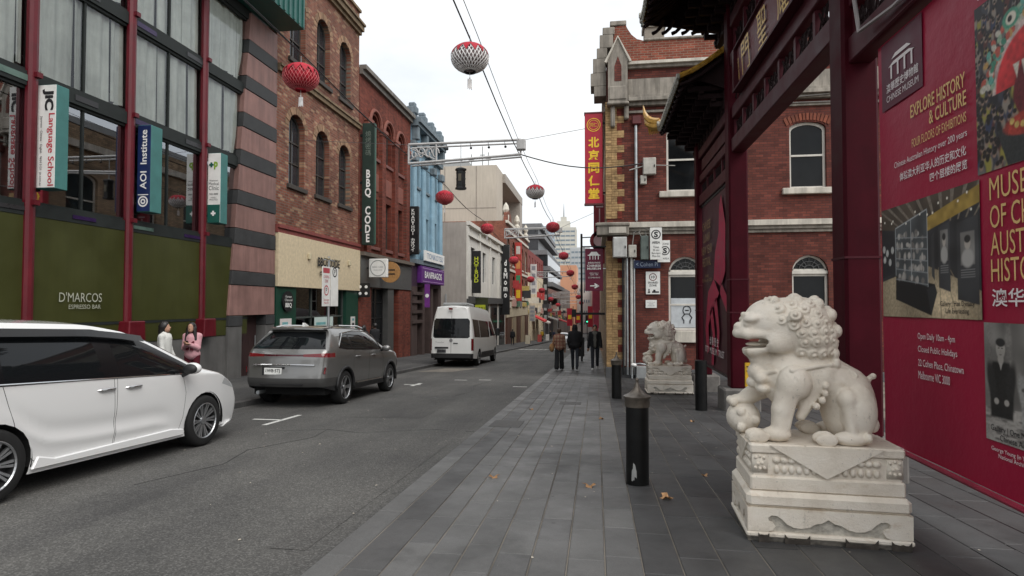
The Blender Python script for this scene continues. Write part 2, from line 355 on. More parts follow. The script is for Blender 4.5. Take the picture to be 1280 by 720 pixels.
# painted marks on the road
LINE = mat('road_paint', (.60, .60, .57), .7, 0, .3, .3, 30)
def mark(name, pts, label=None):
    o = MB().poly([(x, y_, GZ(y_)+RD+.005) for x, y_ in pts]).build('road_marking', LINE, road); return o
def bar(x0, y0, x1, y1, w):
    d = Vector((x1-x0, y1-y0)); n = Vector((-d.y, d.x)).normalized()*w/2
    mark('m', [(x0-n.x, y0-n.y), (x1-n.x, y1-n.y), (x1+n.x, y1+n.y), (x0+n.x, y0+n.y)])
k = 1.04
bar(-5.72*k, 9.3*k, -5.2*k, 9.3*k, .09); bar(-5.2*k, 8.75*k, -5.2*k, 9.9*k, .09)
for x0, y0, x1, y1 in ((-5.55, 16.7, -5.05, 16.7), (-4.5, 18.6, -4.1, 18.6), (-3.75, 18.8, -3.35, 18.8), (-2.35, 16.7, -1.95, 16.7), (-5.2, 16.3, -5.2, 17.2)): bar(x0, y0, x1, y1, .12)
HUMP = mat('worn_patch', (.21, .19, .165), .85, 0, .3, .35, 3)
MB().poly([(x, y_, GZ(y_)+RD+.004) for x, y_ in ((-6.8, 22.0), (-5.5, 22.3), (-4.9, 24.6), (-6.3, 24.4))]).build('patch', HUMP, road)
for i in range(6): bar(-6.6+i*.42, 51.0, -6.4+i*.42, 52.6, .25)
for i in range(5): bar(-4.2+i*.42, 53.0, -4.0+i*.42, 54.6, .25)
# iron covers set in the pavement and the road
MB().poly([(x, y_, GZ(y_)+RD+.003) for x, y_ in ((-4.4, 10.2), (-3.1, 10.35), (-3.15, 13.4), (-4.35, 13.2))]).build('patch', asphalt('asphalt_patch', (.094, .0915, .088)), road)
MB().poly([(x, y_, GZ(y_)+RD+.0035) for x, y_ in ((-2.35, 4.0), (-2.05, 4.0), (-2.0, 15.0), (-2.3, 15.0))]).build('trench_strip', asphalt('asphalt_trench', (.105, .102, .098)), road)
for pts in ([(-5.0, 8.6), (-4.2, 8.9), (-3.6, 8.7), (-2.6, 9.2), (-1.9, 9.1)], [(-4.6, 5.4), (-4.3, 6.4), (-4.5, 7.2), (-4.1, 8.2), (-4.2, 8.85)], [(-3.4, 14.0), (-3.2, 15.2), (-3.5, 16.6), (-3.3, 18.4)]): MB().tube([(x, y_, GZ(y_)+RD-.004) for x, y_ in pts], .009, 5).build('crack_seal', mat('bitumen', (.018, .018, .018), .5), road)
IRON = mat('cast_iron', (.06, .058, .055), .55, .3, .4, .3, 20, bump=.004, bs=90)
for x, y_, w, l in ((-1.45, 9.6, .5, .7), (-.55, 12.6, .45, .45), (-3.9, 13.6, .35, .3)):
    zz = RD+.004 if x < -1.8 else .006
    o = MB().box(-w/2, w/2, -l/2, l/2, -.03, 0).build('service_cover', IRON, road if x < -1.8 else pave, bevel=.006)
    o.location = (x, y_, GZ(y_)+zz); o.rotation_euler.x = -PA
# fallen leaves, litter
LEAF = mat('dry_leaf', (.42, .24, .12), .75, 0, .2, .4, 25, rand=.25)
def leaf_mesh():
    me = bpy.data.meshes.new('leaf'); n = 14; v = []; f = []
    for i in range(n):
        a = 2*math.pi*i/n; r = .055*(1.0 if i % 2 else .55)*(1.25 if i in (3, 7, 11) else 1); v.append((r*math.cos(a), r*math.sin(a)*.8, .012+.018*math.cos(2*a)))
    v.append((0, 0, .006)); f = [(i, (i+1) % n, n) for i in range(n)]; v += [(.05,.0,.008),(.10,.01,.004),(.10,.016,.004)]; f.append((n+1,n+2,n+3))
    me.from_pydata(v, [], f); me.materials.append(LEAF); return me
LM = leaf_mesh()
for i, (x, y_, s_, lb) in enumerate(((-.07, 5.85, 1.0, 'curled tan leaf lying left of the nearest capped bollard'), (.62, 5.55, 1.15, 'largest dry brown leaf lying right of the nearest capped bollard'),
      (-1.05, 6.05, .9, 'crumpled brown leaf on the paving near the kerb'), (.08, 10.4, .9, 'dry leaf on the paving left of the middle bollard'), (1.12, 6.5, .6, 'small pale leaf on the dark paving in front of the near lion'),
      (1.6, 10.4, .7, 'small leaf on the dark paving before the uncapped bollard'), (-1.25, 11.4, .8, 'leaf lying by the kerb beyond the service cover'))):
    o = link('fallen_leaf', LM); o.location = ground_at(x, y_, .002); o.scale = (s_*1.2,)*3; o.rotation_euler = (-PA, 0, i*1.7)
    tag(o, lb, 'leaf', 'dry leaves fallen on the paving')
bits = MB(); rb = random.Random(11)
for i in range(170):
    x, y_ = rb.uniform(-6, 4.5), rb.uniform(3.2, 20)
    h = RD if x < -1.8 else 0; z = GZ(y_)+h+.003; r = rb.uniform(.006, .017)
    bits.add([(x+r*math.cos(a)*rb.uniform(.6,1.2), y_+r*math.sin(a), z+rb.uniform(0,.006)) for a in (0,1.2,2.5,3.7,5.0)], [(0,1,2,3,4)])
tag(bits.build('litter_specks', mat('litter', (.42, .38, .32), .8, 0, .2, .3, 9)), 'tiny pale scraps and dust scattered over paving and road', 'litter', kind='stuff')
# ---------------------------------------------------------------- left side of the street
FX = -10.8
def PL(u, v, d): return (FX - d, u, v)
RAW_A = brick('brown_brick', 'x', ((.20, .068, .044), (.27, .108, .070)), (.19, .155, .125), .27, .095, .011, dirt=.4, patch=(.42, .27, .165))
RAW_B = brick('red_brick_left', 'x', ((.20, .045, .028), (.15, .034, .022)), (.13, .065, .05), .24, .083, dirt=.35)
REDSTEEL = mat('red_steel', (.115, .006, .013), .4, 0, .4, .2, 3, streak=.25)
OLIVE = mat('olive_panel', (.046, .050, .012), .42, 0, .4, .18, .8, streak=.12)
PINK = mat('pink_tile', (.25, .140, .122), .6, 0, .35, .16, 2.2, streak=.3, rand=.06)
SLATE = mat('slate_band', (.042, .043, .044), .6, 0, .25, .25, 3)
DKFRAME = mat('dark_frame', (.020, .024, .023), .55, 0, .22, .2)
TEAL = mat('teal_sign', (.055, .175, .165), .55, 0, .35, .12)
GREENROOF = mat('green_roof_metal', (.02, .10, .085), .4, .2, .5, .15)
CURT = mat('curtain', (.80, .82, .78), .9, 0, .15, .12, 2.5, streak=.25)
STONEG = mat('grey_plinth', (.115, .112, .108), .6, 0, .35, .2, 1.5, streak=.2)
CGLASS = pane_mat('office_glass', (.93, .96, .94), .8, .02)
CGLASS2 = pane_mat('tinted_glass', (.62, .68, .65), 2.0, .24)
cb = thing('college_building', 'tinted glass office block with red steel columns, olive boards and banded pink tile pier', 'building', ground_at(FX, 12))
CY = [2.6, 5.05, 7.5, 9.95, 12.40, 15.02, 17.2]
# columns with their base boxes
for y in CY[1:-1]:
    c = MB().lathe([(.105, 1.1), (.105, 12.4)], (FX-.02, y-.02, 0), 10).build('column', REDSTEEL, cb)
    m = MB(); m.prism([(FX-.1,y-.27,.62),(FX-.1,y+.27,.62),(FX-.1,y+.24,1.12),(FX-.1,y-.24,1.12)], (.36,0,0)); m.build('base_box', REDSTEEL, c, bevel=.02)
    for z in (3.42, 5.9, 8.3): MB().box(FX+.0, FX+.15, y-.06, y+.06, z, z+.10).build('bracket', REDSTEEL, c)
MB().box(FX-.3, FX-.04, 1, 16.2, -2, .60).build('plinth', STONEG, cb)
for i in range(len(CY)-1):
    a, b = CY[i], CY[i+1]
    if i == 5: a, b = a+.1, 17.2
    if i >= 2:
        MB().box(FX-.10, FX-.02, a+.02, b-.02, .61, 1.06).build('lower_board', OLIVE, cb)
        MB().box(FX-.14, FX-.02, a+.02, b-.02, 1.12, 3.22).build('board', OLIVE, cb, bevel=.006)
    for z0, z1, nm in ((1.06, 1.12, 'rail'), (3.22, 3.46, 'spandrel'), (5.72, 6.0, 'spandrel'), (8.08, 8.36, 'spandrel'), (10.5, 10.9, 'spandrel')):
        sp = MB().box(FX-.22, FX-.01, a, b, z0, z1).build(nm, DKFRAME, cb)
        if nm == 'spandrel' and i >= 2:
            n = 3 if b-a > 2.2 else 1; w = (b-a)/n
            for q in range(n):
                if (q+i) % 2 == 0: MB().box(FX-.008, FX+.004, a+q*w+.12, a+(q+1)*w-.12, z0+.08, z1-.08).build('transom_pane', [mat('dark_pane', (.03, .03, .032), .3), mat('purple_pane', (.03, .015, .06), .2), mat('mint_pane', (.10, .16, .135), .3)][(q+2*i+int(z0)) % 3], sp)
    for k, (z0, z1) in enumerate(((3.46, 5.72), (6.0, 8.08), (8.36, 10.5))):
        w = MB()
        for q in ((a+b)/2,) if b-a > 2.2 else (): w.box(FX-.16, FX-.08, q-.025, q+.025, z0, z1)
        w.box(FX-.16, FX-.06, a, a+.07, z0, z1); w.box(FX-.16, FX-.06, b-.07, b, z0, z1); w.box(FX-.16, FX-.06, a+.07, b-.07, z0, z0+.06); w.box(FX-.16, FX-.06, a+.07, b-.07, z1-.06, z1)
        w = w.build('window', DKFRAME, cb)
        h = (a+b)/2
        for p, q in ((a+.07, h-.025), (h+.025, b-.07)) if b-a > 2.2 else ((a+.07, b-.07),):
            MB().poly([(FX-.11,p,z0+.06),(FX-.11,q,z0+.06),(FX-.11,q,z1-.06),(FX-.11,p,z1-.06)]).build('pane', CGLASS if k else CGLASS2, w)
    if i >= 1:      # drawn curtains on the two upper floors, each drop a cloth of its own
        for z0, z1 in ((6.03, 8.06), (8.40, 10.5)):
            rr = random.Random(i*7+int(z0)); y = a+.08; bb = b-.08
            while y < bb-.1:
                w = min(rr.uniform(.75, 1.1), bb-y); ph = rr.random()*6; fr = rr.uniform(26, 34); lo = z0+rr.choice((.02, .05, .12)); pinch = rr.uniform(0, .07)
                def cf(s, t, y=y, w=w, ph=ph, fr=fr, lo=lo, z1=z1, pinch=pinch):
                    k = 1-pinch*(1-abs(2*t-1))*4*s*(1-s)
                    return (FX-.21+.045*math.sin(ph+fr*s*w*.6)*(.5+.6*(1-t))+.02*math.sin(9*s+ph), y+w*s*k, lo+(z1-lo)*t)
                MB().grid(cf, 26, 6).build('curtain', CURT, cb, smooth=True); y += w*rr.uniform(.96, 1.05)
# rooms behind the glass: back wall, floors, a few ceiling lights off
MB().box(-15.2, -15, 1, 17.3, -2, 12.4).build('back_wall', mat('room_wall', (.30, .28, .25), .9, var=.3, scale=.5), cb)
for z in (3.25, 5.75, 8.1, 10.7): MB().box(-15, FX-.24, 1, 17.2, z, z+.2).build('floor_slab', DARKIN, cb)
MB().box(-15.4, FX-.0, 1, 18.6, 12.7, 13.0).build('roof', DKFRAME, cb)
MB().box(-15.4, FX-.33, 17.25, 18.66, -2, 12.7).build('pier_core', STONEG, cb)
# banded pier: a column of tiles per course, leaning left edge
def edge(z): return 16.12 + .10*max(0, z-1.1)
zs = [-1.0, .85, 1.17, 2.10, 2.53, 3.34, 3.83, 4.56, 5.0, 5.80, 6.27, 7.0, 7.46, 8.22, 8.65, 9.40, 9.84, 10.72]
for i in range(len(zs)-1):
    z0, z1 = zs[i]+.008, zs[i+1]-.008; dark = i % 2 == 1; m = SLATE if dark else PINK; x1 = FX+(.07 if dark else .05)
    nm = 'slate_band' if dark else 'tile'
    cuts = [edge(z0), 16.82, 18.12, 18.66] if z1 < 1.7 else [edge(z0), 18.66]
    for q in range(len(cuts)-1):
        if z1 < 1.7 and q == 1: continue
        a, b = cuts[q]+.006, cuts[q+1]-.006
        MB().prism([(FX-.31, a, z0), (FX-.31, b, z0), (FX-.31, b, z1), (FX-.31, a+edge(z1)-edge(z0) if q == 0 else a, z1)], (x1-FX+.31, 0, 0)).build(nm, m if i else STONEG, cb, bevel=.008)
MB().box(FX-.30, FX+.04, 16.83, 18.11, 1.60, 2.09).build('lintel', PINK, cb)
d = MB().box(FX-.29, FX-.27, 16.85, 18.10, -1.0, 1.6).build('door', mat('door_brown', (.035, .018, .018), .5), cb)
MB().tube([(FX-.24, 18.0, -.1), (FX-.24, 18.0, .5)], .015).build('handle', STEEL, d)
# green metal canopy at the roof
cn = MB(); cn.box(FX+.02, -9.72, 13.2, 18.55, 10.78, 11.9)
for i in range(18): cn.box(-9.72, -9.68, 13.3+i*.3, 13.38+i*.3, 10.8, 11.9)
cn.build('canopy', GREENROOF, cb)
text("D'MARCOS", mat('pale_print', (.40, .41, .33), .6), cb, (FX+.0, 11.12, 1.66), (0,1,0), (0,0,1), 1.05, .2, ext=.012)
text("ESPRESSO BAR", mat('pale_print', (.40, .41, .33), .6), cb, (FX, 11.22, 1.46), (0,1,0), (0,0,1), .80, .09, ext=.012)
# projecting light boxes on the columns
def blade(name, label, y0, y1, x0, x1, z0, z1, face, side, parts):
    t = thing(name, label, 'sign', (x0, y0, z0))
    MB().box(x0, x1, y0, y1, z0, z1).build('casing', side, t, bevel=.012)
    if face: MB().box(x0+.012, x1-.004, y0-.008, y0+.004, z0+.02, z1-.012).build('face_panel', face, t)
    for b, m, c, w, h, kw in parts: text(b, m, t, c, kw.pop('u', (1,0,0)), kw.pop('v', (0,0,1)), w, h, **kw)
    for z in (z0+.2, z1-.2): MB().box(x0-.25, x0+.01, y0+.08, y0+.13, z, z+.05).build('bracket', DKFRAME, t)
    return t
NAVY = mat('navy_face', (.012, .025, .095), .45); WFACE = mat('sign_white', (.78, .78, .75), .5, var=.08); LRED = mat('letter_red', (.50, .03, .05), .5)
DN, RT = (0,0,-1), (1,0,0)
blade('blade_sign', 'white and teal blade sign lettered in black and red on the left red column', 10.05, 10.34, -10.83, -10.39, 3.76, 5.80, WFACE, TEAL,
  [('JiC', INK, (-10.56, 10.04, 5.50), .42, .25, dict(u=DN, v=RT, bold=.05)), ('Language School', LRED, (-10.49, 10.04, 4.52), 1.42, .17, dict(u=DN, v=RT, bold=.012)),
   ('Japanese · Chinese · English   9654 5121  jic.com.au', INK, (-10.70, 10.04, 4.50), 1.36, .062, dict(u=DN, v=RT))])
b2 = blade('blade_sign', 'navy and teal blade sign with white lettering on the middle red column', 12.6, 12.98, -10.80, -10.45, 3.70, 5.78, NAVY, TEAL,
  [('AOI  Institute', WHITE, (-10.625, 12.59, 4.95), 1.42, .17, dict(u=(0,0,1), v=(-1,0,0), bold=.015))])
for r0, r1 in ((.095, .13), (.03, .065)):
    MB().add([(-10.625+r*math.cos(a*math.pi/12), 12.588, 3.95+r*math.sin(a*math.pi/12)) for r in (r0, r1) for a in range(24)], [(i, (i+1) % 24, 24+(i+1) % 24, 24+i) for i in range(24)]).build('ring', WHITE, b2)
MB().box(-10.76, -10.49, 12.586, 12.589, 4.10, 4.12).build('bar', WHITE, b2)
b3 = blade('blade_sign', 'white and green clinic blade sign with a white cross on the right red column', 15.15, 15.47, -10.78, -10.39, 3.78, 5.76, WFACE, TEAL,
  [('Paramount', INK, (-10.585, 15.14, 4.98), .26, .05, {}), ('Medical', INK, (-10.585, 15.14, 4.89), .30, .08, {}), ('Clinic', INK, (-10.585, 15.14, 4.77), .30, .12, {}), ('9654 8888', INK, (-10.585, 15.14, 4.60), .26, .05, {}), ('FAMILY\nPRACTICE', INK, (-10.585, 15.14, 4.47), .24, .1, {}), ('p', mat('leaf_green', (.22, .38, .03), .5), (-10.53, 15.14, 5.40), .12, .22, dict(bold=.05))])
GRD = mat('clinic_green', (.01, .09, .07), .5)
MB().box(-10.768, -10.394, 15.136, 15.143, 3.80, 4.30).build('green_panel', GRD, b3)
MB().box(-10.66, -10.52, 15.130, 15.135, 4.03, 4.08).box(-10.615, -10.565, 15.128, 15.1345, 3.985, 4.125).build('cross', WHITE, b3)
MB().box(-10.73, -10.60, 15.130, 15.141, 5.40, 5.45).box(-10.69, -10.64, 15.128, 15.1405, 5.36, 5.49).build('plus', GRD, b3)
# ---- brown brick warehouse
bb = thing('brick_warehouse', 'three storey brown brick building with arched windows and a cream shop fascia', 'building', ground_at(FX, 22))
ops = []
for y0, y1 in ((19.56, 20.70), (21.62, 22.76), (23.70, 24.84)): ops += [(y0, y1, 5.80, 8.42, .55), (y0, y1, 10.36, 12.92, .55)]
mb = MB(); facade(mb, PL, 18.70, 25.78, 3.98, 15.0, ops, .32)
mb.poly([(FX,25.78,3.98),(-22,25.78,3.98),(-22,25.78,15.0),(FX,25.78,15.0)]); mb.poly([(FX,18.70,9),(-22,18.70,9),(-22,18.70,15),(FX,18.70,15)])
mb.poly([(FX,18.7,15),(FX,25.78,15),(-22,25.78,15),(-22,18.7,15)])
mb.build('wall', RAW_A, bb)
SAND = mat('sandstone_trim', (.20, .145, .09), .8, 0, .25, .3, 3, streak=.3); SILL = mat('dark_sill', (.05, .042, .036), .7)
OLDFR = mat('old_window_frame', (.05, .042, .036), .6)
for o in ops:
    window(bb, PL, o, OLDFR, WINGLASS, .2, .06, (.33, .62), (.5,), SILL)
    mid = (o[0]+o[1])/2; hw = (o[1]-o[0])/2     # ring of paler voussoirs, each a brick
    for i in range(11):
        a0, a1 = math.pi*i/11+.02, math.pi*(i+1)/11-.02; zc = o[3]-o[4]
        f = lambda r, a: (mid-(hw+r)*math.cos(a), zc+(o[4]+r)*math.sin(a))
        MB().prism([(FX-.05, *f(.015, a0)), (FX-.05, *f(.015, a1)), (FX-.05, *f(.27, a1)), (FX-.05, *f(.27, a0))], (.062+.01*(i % 2), 0, 0)).build('voussoir', mat('voussoir', (.25, .155, .095), .85, var=.3, scale=8, rand=.3), bb)
for z0, z1, pr in ((9.55, 9.72, .12), (9.72, 9.80, .18), (13.95, 14.10, .12), (14.10, 14.32, .24), (14.32, 14.42, .32), (15.0, 15.12, .1)):
    MB().box(FX-.02, FX+pr, 18.72, 25.80, z0, z1).build('string_course' if z0 < 13 else 'cornice', SAND, bb)
MB().box(FX-.02, FX+.10, 18.72, 25.76, 3.98, 4.14).box(FX-.02, FX+.16, 18.72, 25.76, 4.14, 4.26).build('red_moulding', mat('red_moulding', (.22, .055, .048), .6, streak=.2), bb)
TRAV = mat('cream_travertine', (.60, .50, .34), .55, 0, .35, .14, 9, bump=.004, bs=25, streak=.05)
fs = MB().box(FX-.12, FX+.14, 18.74, 25.74, 2.13, 3.97).build('fascia', TRAV, bb, bevel=.01)
text('BBQ:CODE', INK, bb, (FX+.17, 22.45, 3.14), (0,1,0), (0,0,1), 1.95, .42, ext=.03, bold=.035)
for i, ch in enumerate('燒烤密碼'): text(ch, INK, bb, (FX+.17, 21.75+i*.47, 2.72), (0,1,0), (0,0,1), .22, .22, ext=.03, bold=.02)
for y in (20.75, 24.35): MB().box(FX+.14, FX+.24, y, y+.16, 3.2, 3.42).build('wall_lamp', mat('pale_lamp', (.5, .44, .3), .5), bb, bevel=.02)
BGRN = mat('bottle_green', (.008, .045, .028), .45)
gz = GZ(22)+LP
for a, b in ((18.74, 20.1), (24.45, 25.74)): MB().box(FX-.25, FX+.05, a, b, gz-.3, 2.13).build('shop_pier', BGRN, bb)
MB().box(FX-.25, FX+.03, 20.1, 24.45, gz-.3, gz+.45).build('stall_riser', BGRN, bb)
sw = MB()
for y in (20.1, 21.55, 23.0, 24.39): sw.box(FX-.2, FX-.1, y, y+.06, gz+.45, 2.13)
sw.box(FX-.2, FX-.1, 20.16, 24.39, 1.0, 1.06); sw = sw.build('window', mat('shop_frame', (.06, .07, .065), .4), bb)
SHOPG = pane_mat('shop_glass', (.5, .55, .53), 1.2, .06)
for a, b in ((20.16, 21.55), (21.61, 23.0), (23.06, 24.39)): MB().poly([(FX-.15,a,gz+.45),(FX-.15,b,gz+.45),(FX-.15,b,2.13),(FX-.15,a,2.13)]).build('pane', SHOPG, sw)
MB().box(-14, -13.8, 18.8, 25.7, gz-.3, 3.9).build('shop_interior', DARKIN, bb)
for lb, y0, y1, z0, z1, c in (('white poster with red print on the green shop pier behind the grey car', 19.0, 19.75, .30, 1.02, (.62, .58, .56)), ('wide pale green menu board in the shop window above the grey car', 21.5, 23.1, .22, 1.02, (.50, .60, .57)), ('small white notice on the far green shop pier', 24.9, 25.35, .30, .98, (.62, .60, .58))):
    t = thing('poster', lb, 'poster', (FX+.06, y0, z0)); MB().box(FX+.055, FX+.075, y0, y1, z0, z1).build('sheet', mat('poster%d' % int(y0), c, .5, var=.05), t)
    for k in range(3): MB().box(FX+.076, FX+.079, y0+.12, y0+.12+(y1-y0)*(.5 if k else .3), z0+.1+k*.2, z0+.2+k*.2).build('print', [mat('print_red', (.4, .06, .10), .6), INK, mat('print_teal', (.15, .35, .36), .6)][k], t)
rs = thing('round_sign', 'black round restaurant sign hanging on the green shop pier', 'sign', (FX+.1, 19.4, 1.2))
MB().lathe([(.36, -.03), (.36, .03)], (FX+.1, 19.42, 1.62), 20, 'x').build('disc', BLACK, rs)
text('Korean\nCharcoal', WFACE, rs, (FX+.135, 19.42, 1.73), (0,1,0), (0,0,1), .5, .2); text('BBQ', WFACE, rs, (FX+.135, 19.42, 1.48), (0,1,0), (0,0,1), .42, .18, bold=.02)
# vertical blade sign
bq = thing('blade_sign', 'tall dark green vertical blade sign with white letters at the brick corner', 'sign', (-10.7, 25.9, 4.25))
MB().box(-10.68, -10.08, 25.9, 26.12, 4.25, 9.9).build('casing', mat('sign_green_black', (.018, .035, .028), .5), bq, bevel=.02)
MB().box(-10.081, -10.06, 25.94, 26.08, 4.3, 9.85).build('edge_strip', mat('sign_edge', (.03, .09, .06), .5), bq)
text('B\nB\nQ\n\nC\nO\nD\nE', WHITE, bq, (-10.38, 25.89, 6.05), (1,0,0), (0,0,1), .29, 3.35, bold=.03, spacing=.82)
text('燒\n烤\n密\n碼', mat('dim_letter', (.16, .20, .17), .6), bq, (-10.38, 25.89, 8.95), (1,0,0), (0,0,1), .28, 1.15)
for z in (4.9, 7.1, 9.3): MB().box(-10.82, -10.67, 25.95, 26.05, z, z+.1).build('bracket', DKFRAME, bq)
# ---- red brick building
rbb = thing('red_brick_building', 'narrow dark red brick building with round arches above a charcoal shopfront', 'building', ground_at(FX, 29.6))
ops = []
for c in (27.75, 29.65, 31.55): ops += [(c-.5, c+.5, 8.75, 10.85, .5), (c-.5, c+.5, 4.35, 6.75, 0)]
mb = MB(); facade(mb, PL, 25.82, 33.42, 3.96, 12.5, ops, .3); mb.poly([(FX,25.82,12.5),(FX,33.42,12.5),(-22,33.42,12.5),(-22,25.82,12.5)]); mb.poly([(FX,33.42,3.9),(-22,33.42,3.9),(-22,33.42,12.5),(FX,33.42,12.5)]); mb.build('wall', RAW_B, rbb)
for o in ops: window(rbb, PL, o, OLDFR, WINGLASS, .2, .06, (.5,), (.5,), mat('red_sill', (.16, .06, .05), .7))
for c in (26.75, 28.7, 30.6, 32.55):
    p = MB().box(FX-.02, FX+.16, c-.27, c+.27, 4.0, 10.2).build('pilaster', RAW_B, rbb)
    MB().box(FX-.02, FX+.24, c-.36, c+.36, 10.2, 10.36).box(FX-.02, FX+.2, c-.31, c+.31, 10.05, 10.2).build('capital', mat('terracotta', (.20, .065, .045), .7, var=.2), p)
for c in (27.75, 29.65, 31.55):
    pts = [(c-.72*math.cos(math.pi*i/12), 10.35+.72*math.sin(math.pi*i/12)) for i in range(13)]
    MB().tube([(FX+.06, *p) for p in pts], .09, 6).build('arch_moulding', mat('terracotta', (.2, .065, .045)), rbb)
    MB().box(FX-.02, FX+.05, c-.5, c+.5, 7.1, 8.0).build('spandrel_panel', mat('terracotta', (.2, .065, .045)), rbb, bevel=.03)
GRC = mat('grey_cornice', (.19, .175, .155), .75, 0, .3, .25, 2, streak=.35)
for z0, z1, p in ((12.2, 12.42, .16), (12.42, 12.62, .32)): MB().box(FX-.02, FX+p, 25.84, 33.40, z0, z1).build('cornice', GRC, rbb)
CHAR = mat('charcoal_paint', (.075, .075, .072), .5, var=.12)
MB().box(FX-.1, FX+.30, 25.84, 33.40, 3.78, 3.95).build('shop_cornice', mat('brown_cornice', (.13, .105, .085), .7), rbb)
MB().box(FX-.1, FX+.12, 25.84, 33.40, 2.35, 3.78).build('shop_fascia', CHAR, rbb)
gz = GZ(29.6)+LP
for a, b, m in ((25.84, 27.3, RAW_B), (29.6, 30.5, CHAR), (31.3, 33.4, RAW_B)): MB().box(FX-.4, FX+.06, a, b, gz-.6, 2.35).build('shop_pier', m, rbb)
dr = MB()
for y in (27.3, 28.4, 29.52): dr.box(FX-.3, FX-.22, y, y+.08, gz, 2.35)
for z in (gz+.05, 0, .8, 1.6, 2.27): dr.box(FX-.3, FX-.225, 27.38, 29.52, z, z+.06)
dr = dr.build('door', BLACK, rbb); MB().box(FX-.29, FX-.26, 27.38, 29.52, gz, 2.3).build('pane', DARKGLASS, dr)
d2 = MB().box(FX-.35, FX-.3, 30.5, 31.3, gz, 2.35).build('door', BLACK, rbb); MB().box(FX-.29, FX-.25, 30.6, 30.64, -.4, .1).build('handle', STEEL, d2)
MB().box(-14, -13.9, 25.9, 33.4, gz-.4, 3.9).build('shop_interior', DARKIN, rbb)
t = thing('square_sign', 'white square light box sign with a grey ring on the charcoal shopfront', 'sign', (-10.5, 26.5, 2.78))
MB().box(-10.56, -9.66, 26.5, 26.68, 2.78, 3.66).build('casing', WFACE, t, bevel=.03)
MB().add([(-10.11+r*math.cos(a*math.pi/14), 26.492, 3.22+r*math.sin(a*math.pi/14)) for r in (.34, .38) for a in range(28)], [(i, (i+1) % 28, 28+(i+1) % 28, 28+i) for i in range(28)]).build('ring', GREYP, t)
text('BAKE CAFE', GREYP, t, (-10.11, 26.49, 3.27), (1,0,0), (0,0,1), .52, .08); text('MELBOURNE', GREYP, t, (-10.11, 26.49, 3.13), (1,0,0), (0,0,1), .42, .05)
MB().box(-10.8, -10.55, 26.56, 26.62, 3.2, 3.26).build('bracket', DKFRAME, t)
t = thing('round_sign', 'tan wooden disc sign behind the white square light box', 'sign', (-10.3, 28.2, 2.7))
MB().lathe([(.52, -.03), (.52, .03)], (-10.12, 28.2, 3.12), 24, 'y').build('disc', mat('tan_wood', (.42, .22, .08), .6, var=.2, scale=14), t); MB().box(-10.8, -10.6, 28.17, 28.23, 3.1, 3.15).build('bracket', DKFRAME, t)
for k in range(2): MB().box(-10.42, -9.86, 28.160, 28.166, 3.0+k*.2, 3.06+k*.2).build('print', INK, t)
t = thing('menu_light_box', 'black square plaque with four white dots beside the green shopfront', 'sign', (-10.8, 25.72, 1.85))
MB().box(-10.8, -10.2, 25.72, 25.82, 1.85, 2.5).build('casing', BLACK, t, bevel=.02)
for i in (-10.65, -10.36):
    for z in (2.02, 2.32): MB().lathe([(.07, -.01), (.07, .01)], (i, 25.712, z), 12, 'y').build('dot', WHITE, t)
# ---- pale blue building
bl = thing('blue_building', 'tall pale blue stucco building with grey ornamented parapet and purple shop sign', 'building', ground_at(FX, 36.8))
BLUE = mat('pale_blue_stucco', (.25, .39, .48), .7, 0, .3, .15, 1.6, streak=.3); BLUED = mat('blue_grey_trim', (.16, .20, .225), .75, streak=.3)
ops = []
for c in (34.75, 36.75, 38.75): ops += [(c-.5, c+.5, 8.7, 10.9, .5), (c-.5, c+.5, 4.9, 7.0, 0)]
mb = MB(); facade(mb, PL, 33.46, 40.1, 4.1, 12.3, ops, .3); mb.poly([(FX,40.1,3),(-24,40.1,3),(-24,40.1,12.3),(FX,40.1,12.3)]); mb.poly([(FX,33.46,12.3),(FX,40.1,12.3),(-24,40.1,12.3),(-24,33.46,12.3)]); mb.build('wall', BLUE, bl)
MB().box(-24, FX-.003, 40.1, 40.25, -2.6, 12.25).build('side_wall', mat('red_side', (.15, .07, .055), .85), bl)
for o in ops: window(bl, PL, o, BLUED, WINGLASS, .2, .06, (.5,), (), BLUED)
for c in (33.8, 35.75, 37.75, 39.75):
    p = MB().lathe([(.20, 4.2), (.17, 10.0)], (FX+.10, c, 0), 10).build('pilaster', BLUE, bl)
    MB().box(FX-.02, FX+.38, c-.26, c+.26, 10.0, 10.5).build('capital', BLUED, p, bevel=.06)
    MB().box(FX-.02, FX+.42, c-.18, c+.18, 11.3, 12.1).build('bracket', BLUED, p, bevel=.05)
    MB().box(FX-.3, FX+.3, c-.28, c+.28, 12.85, 13.3).box(FX-.2, FX+.2, c-.18, c+.18, 13.3, 13.55).build('parapet_block', BLUED, p, bevel=.05)
for z0, z1, p in ((10.95, 11.25, .25), (12.1, 12.3, .45), (12.3, 12.55, .6), (12.55, 12.85, .2)): MB().box(FX-.15, FX+p, 33.48, 40.08, z0, z1).build('cornice', BLUED, bl)
MB().box(FX-.1, FX+.34, 33.48, 40.08, 3.95, 4.2).build('shop_cornice', BLUED, bl)
MB().box(FX-.1, FX+.10, 33.48, 40.08, 2.6, 3.95).build('shop_fascia', mat('plum_paint', (.045, .025, .045), .5), bl)
gz = GZ(36.8)+LP; TAUP = mat('taupe_shop', (.075, .05, .045), .7, streak=.3)
for a, b in ((33.5, 34.6), (35.7, 36.2), (37.6, 38.1), (39.4, 40.1)): MB().box(FX-.5, FX+.1, a, b, gz-.5, 2.6).build('shop_pier', TAUP, bl)
for z in (.4, 1.0, 1.6, 2.1): MB().box(FX-.1, FX+.2, 33.52, 35.6, z, z+.18).build('ledge', TAUP, bl)
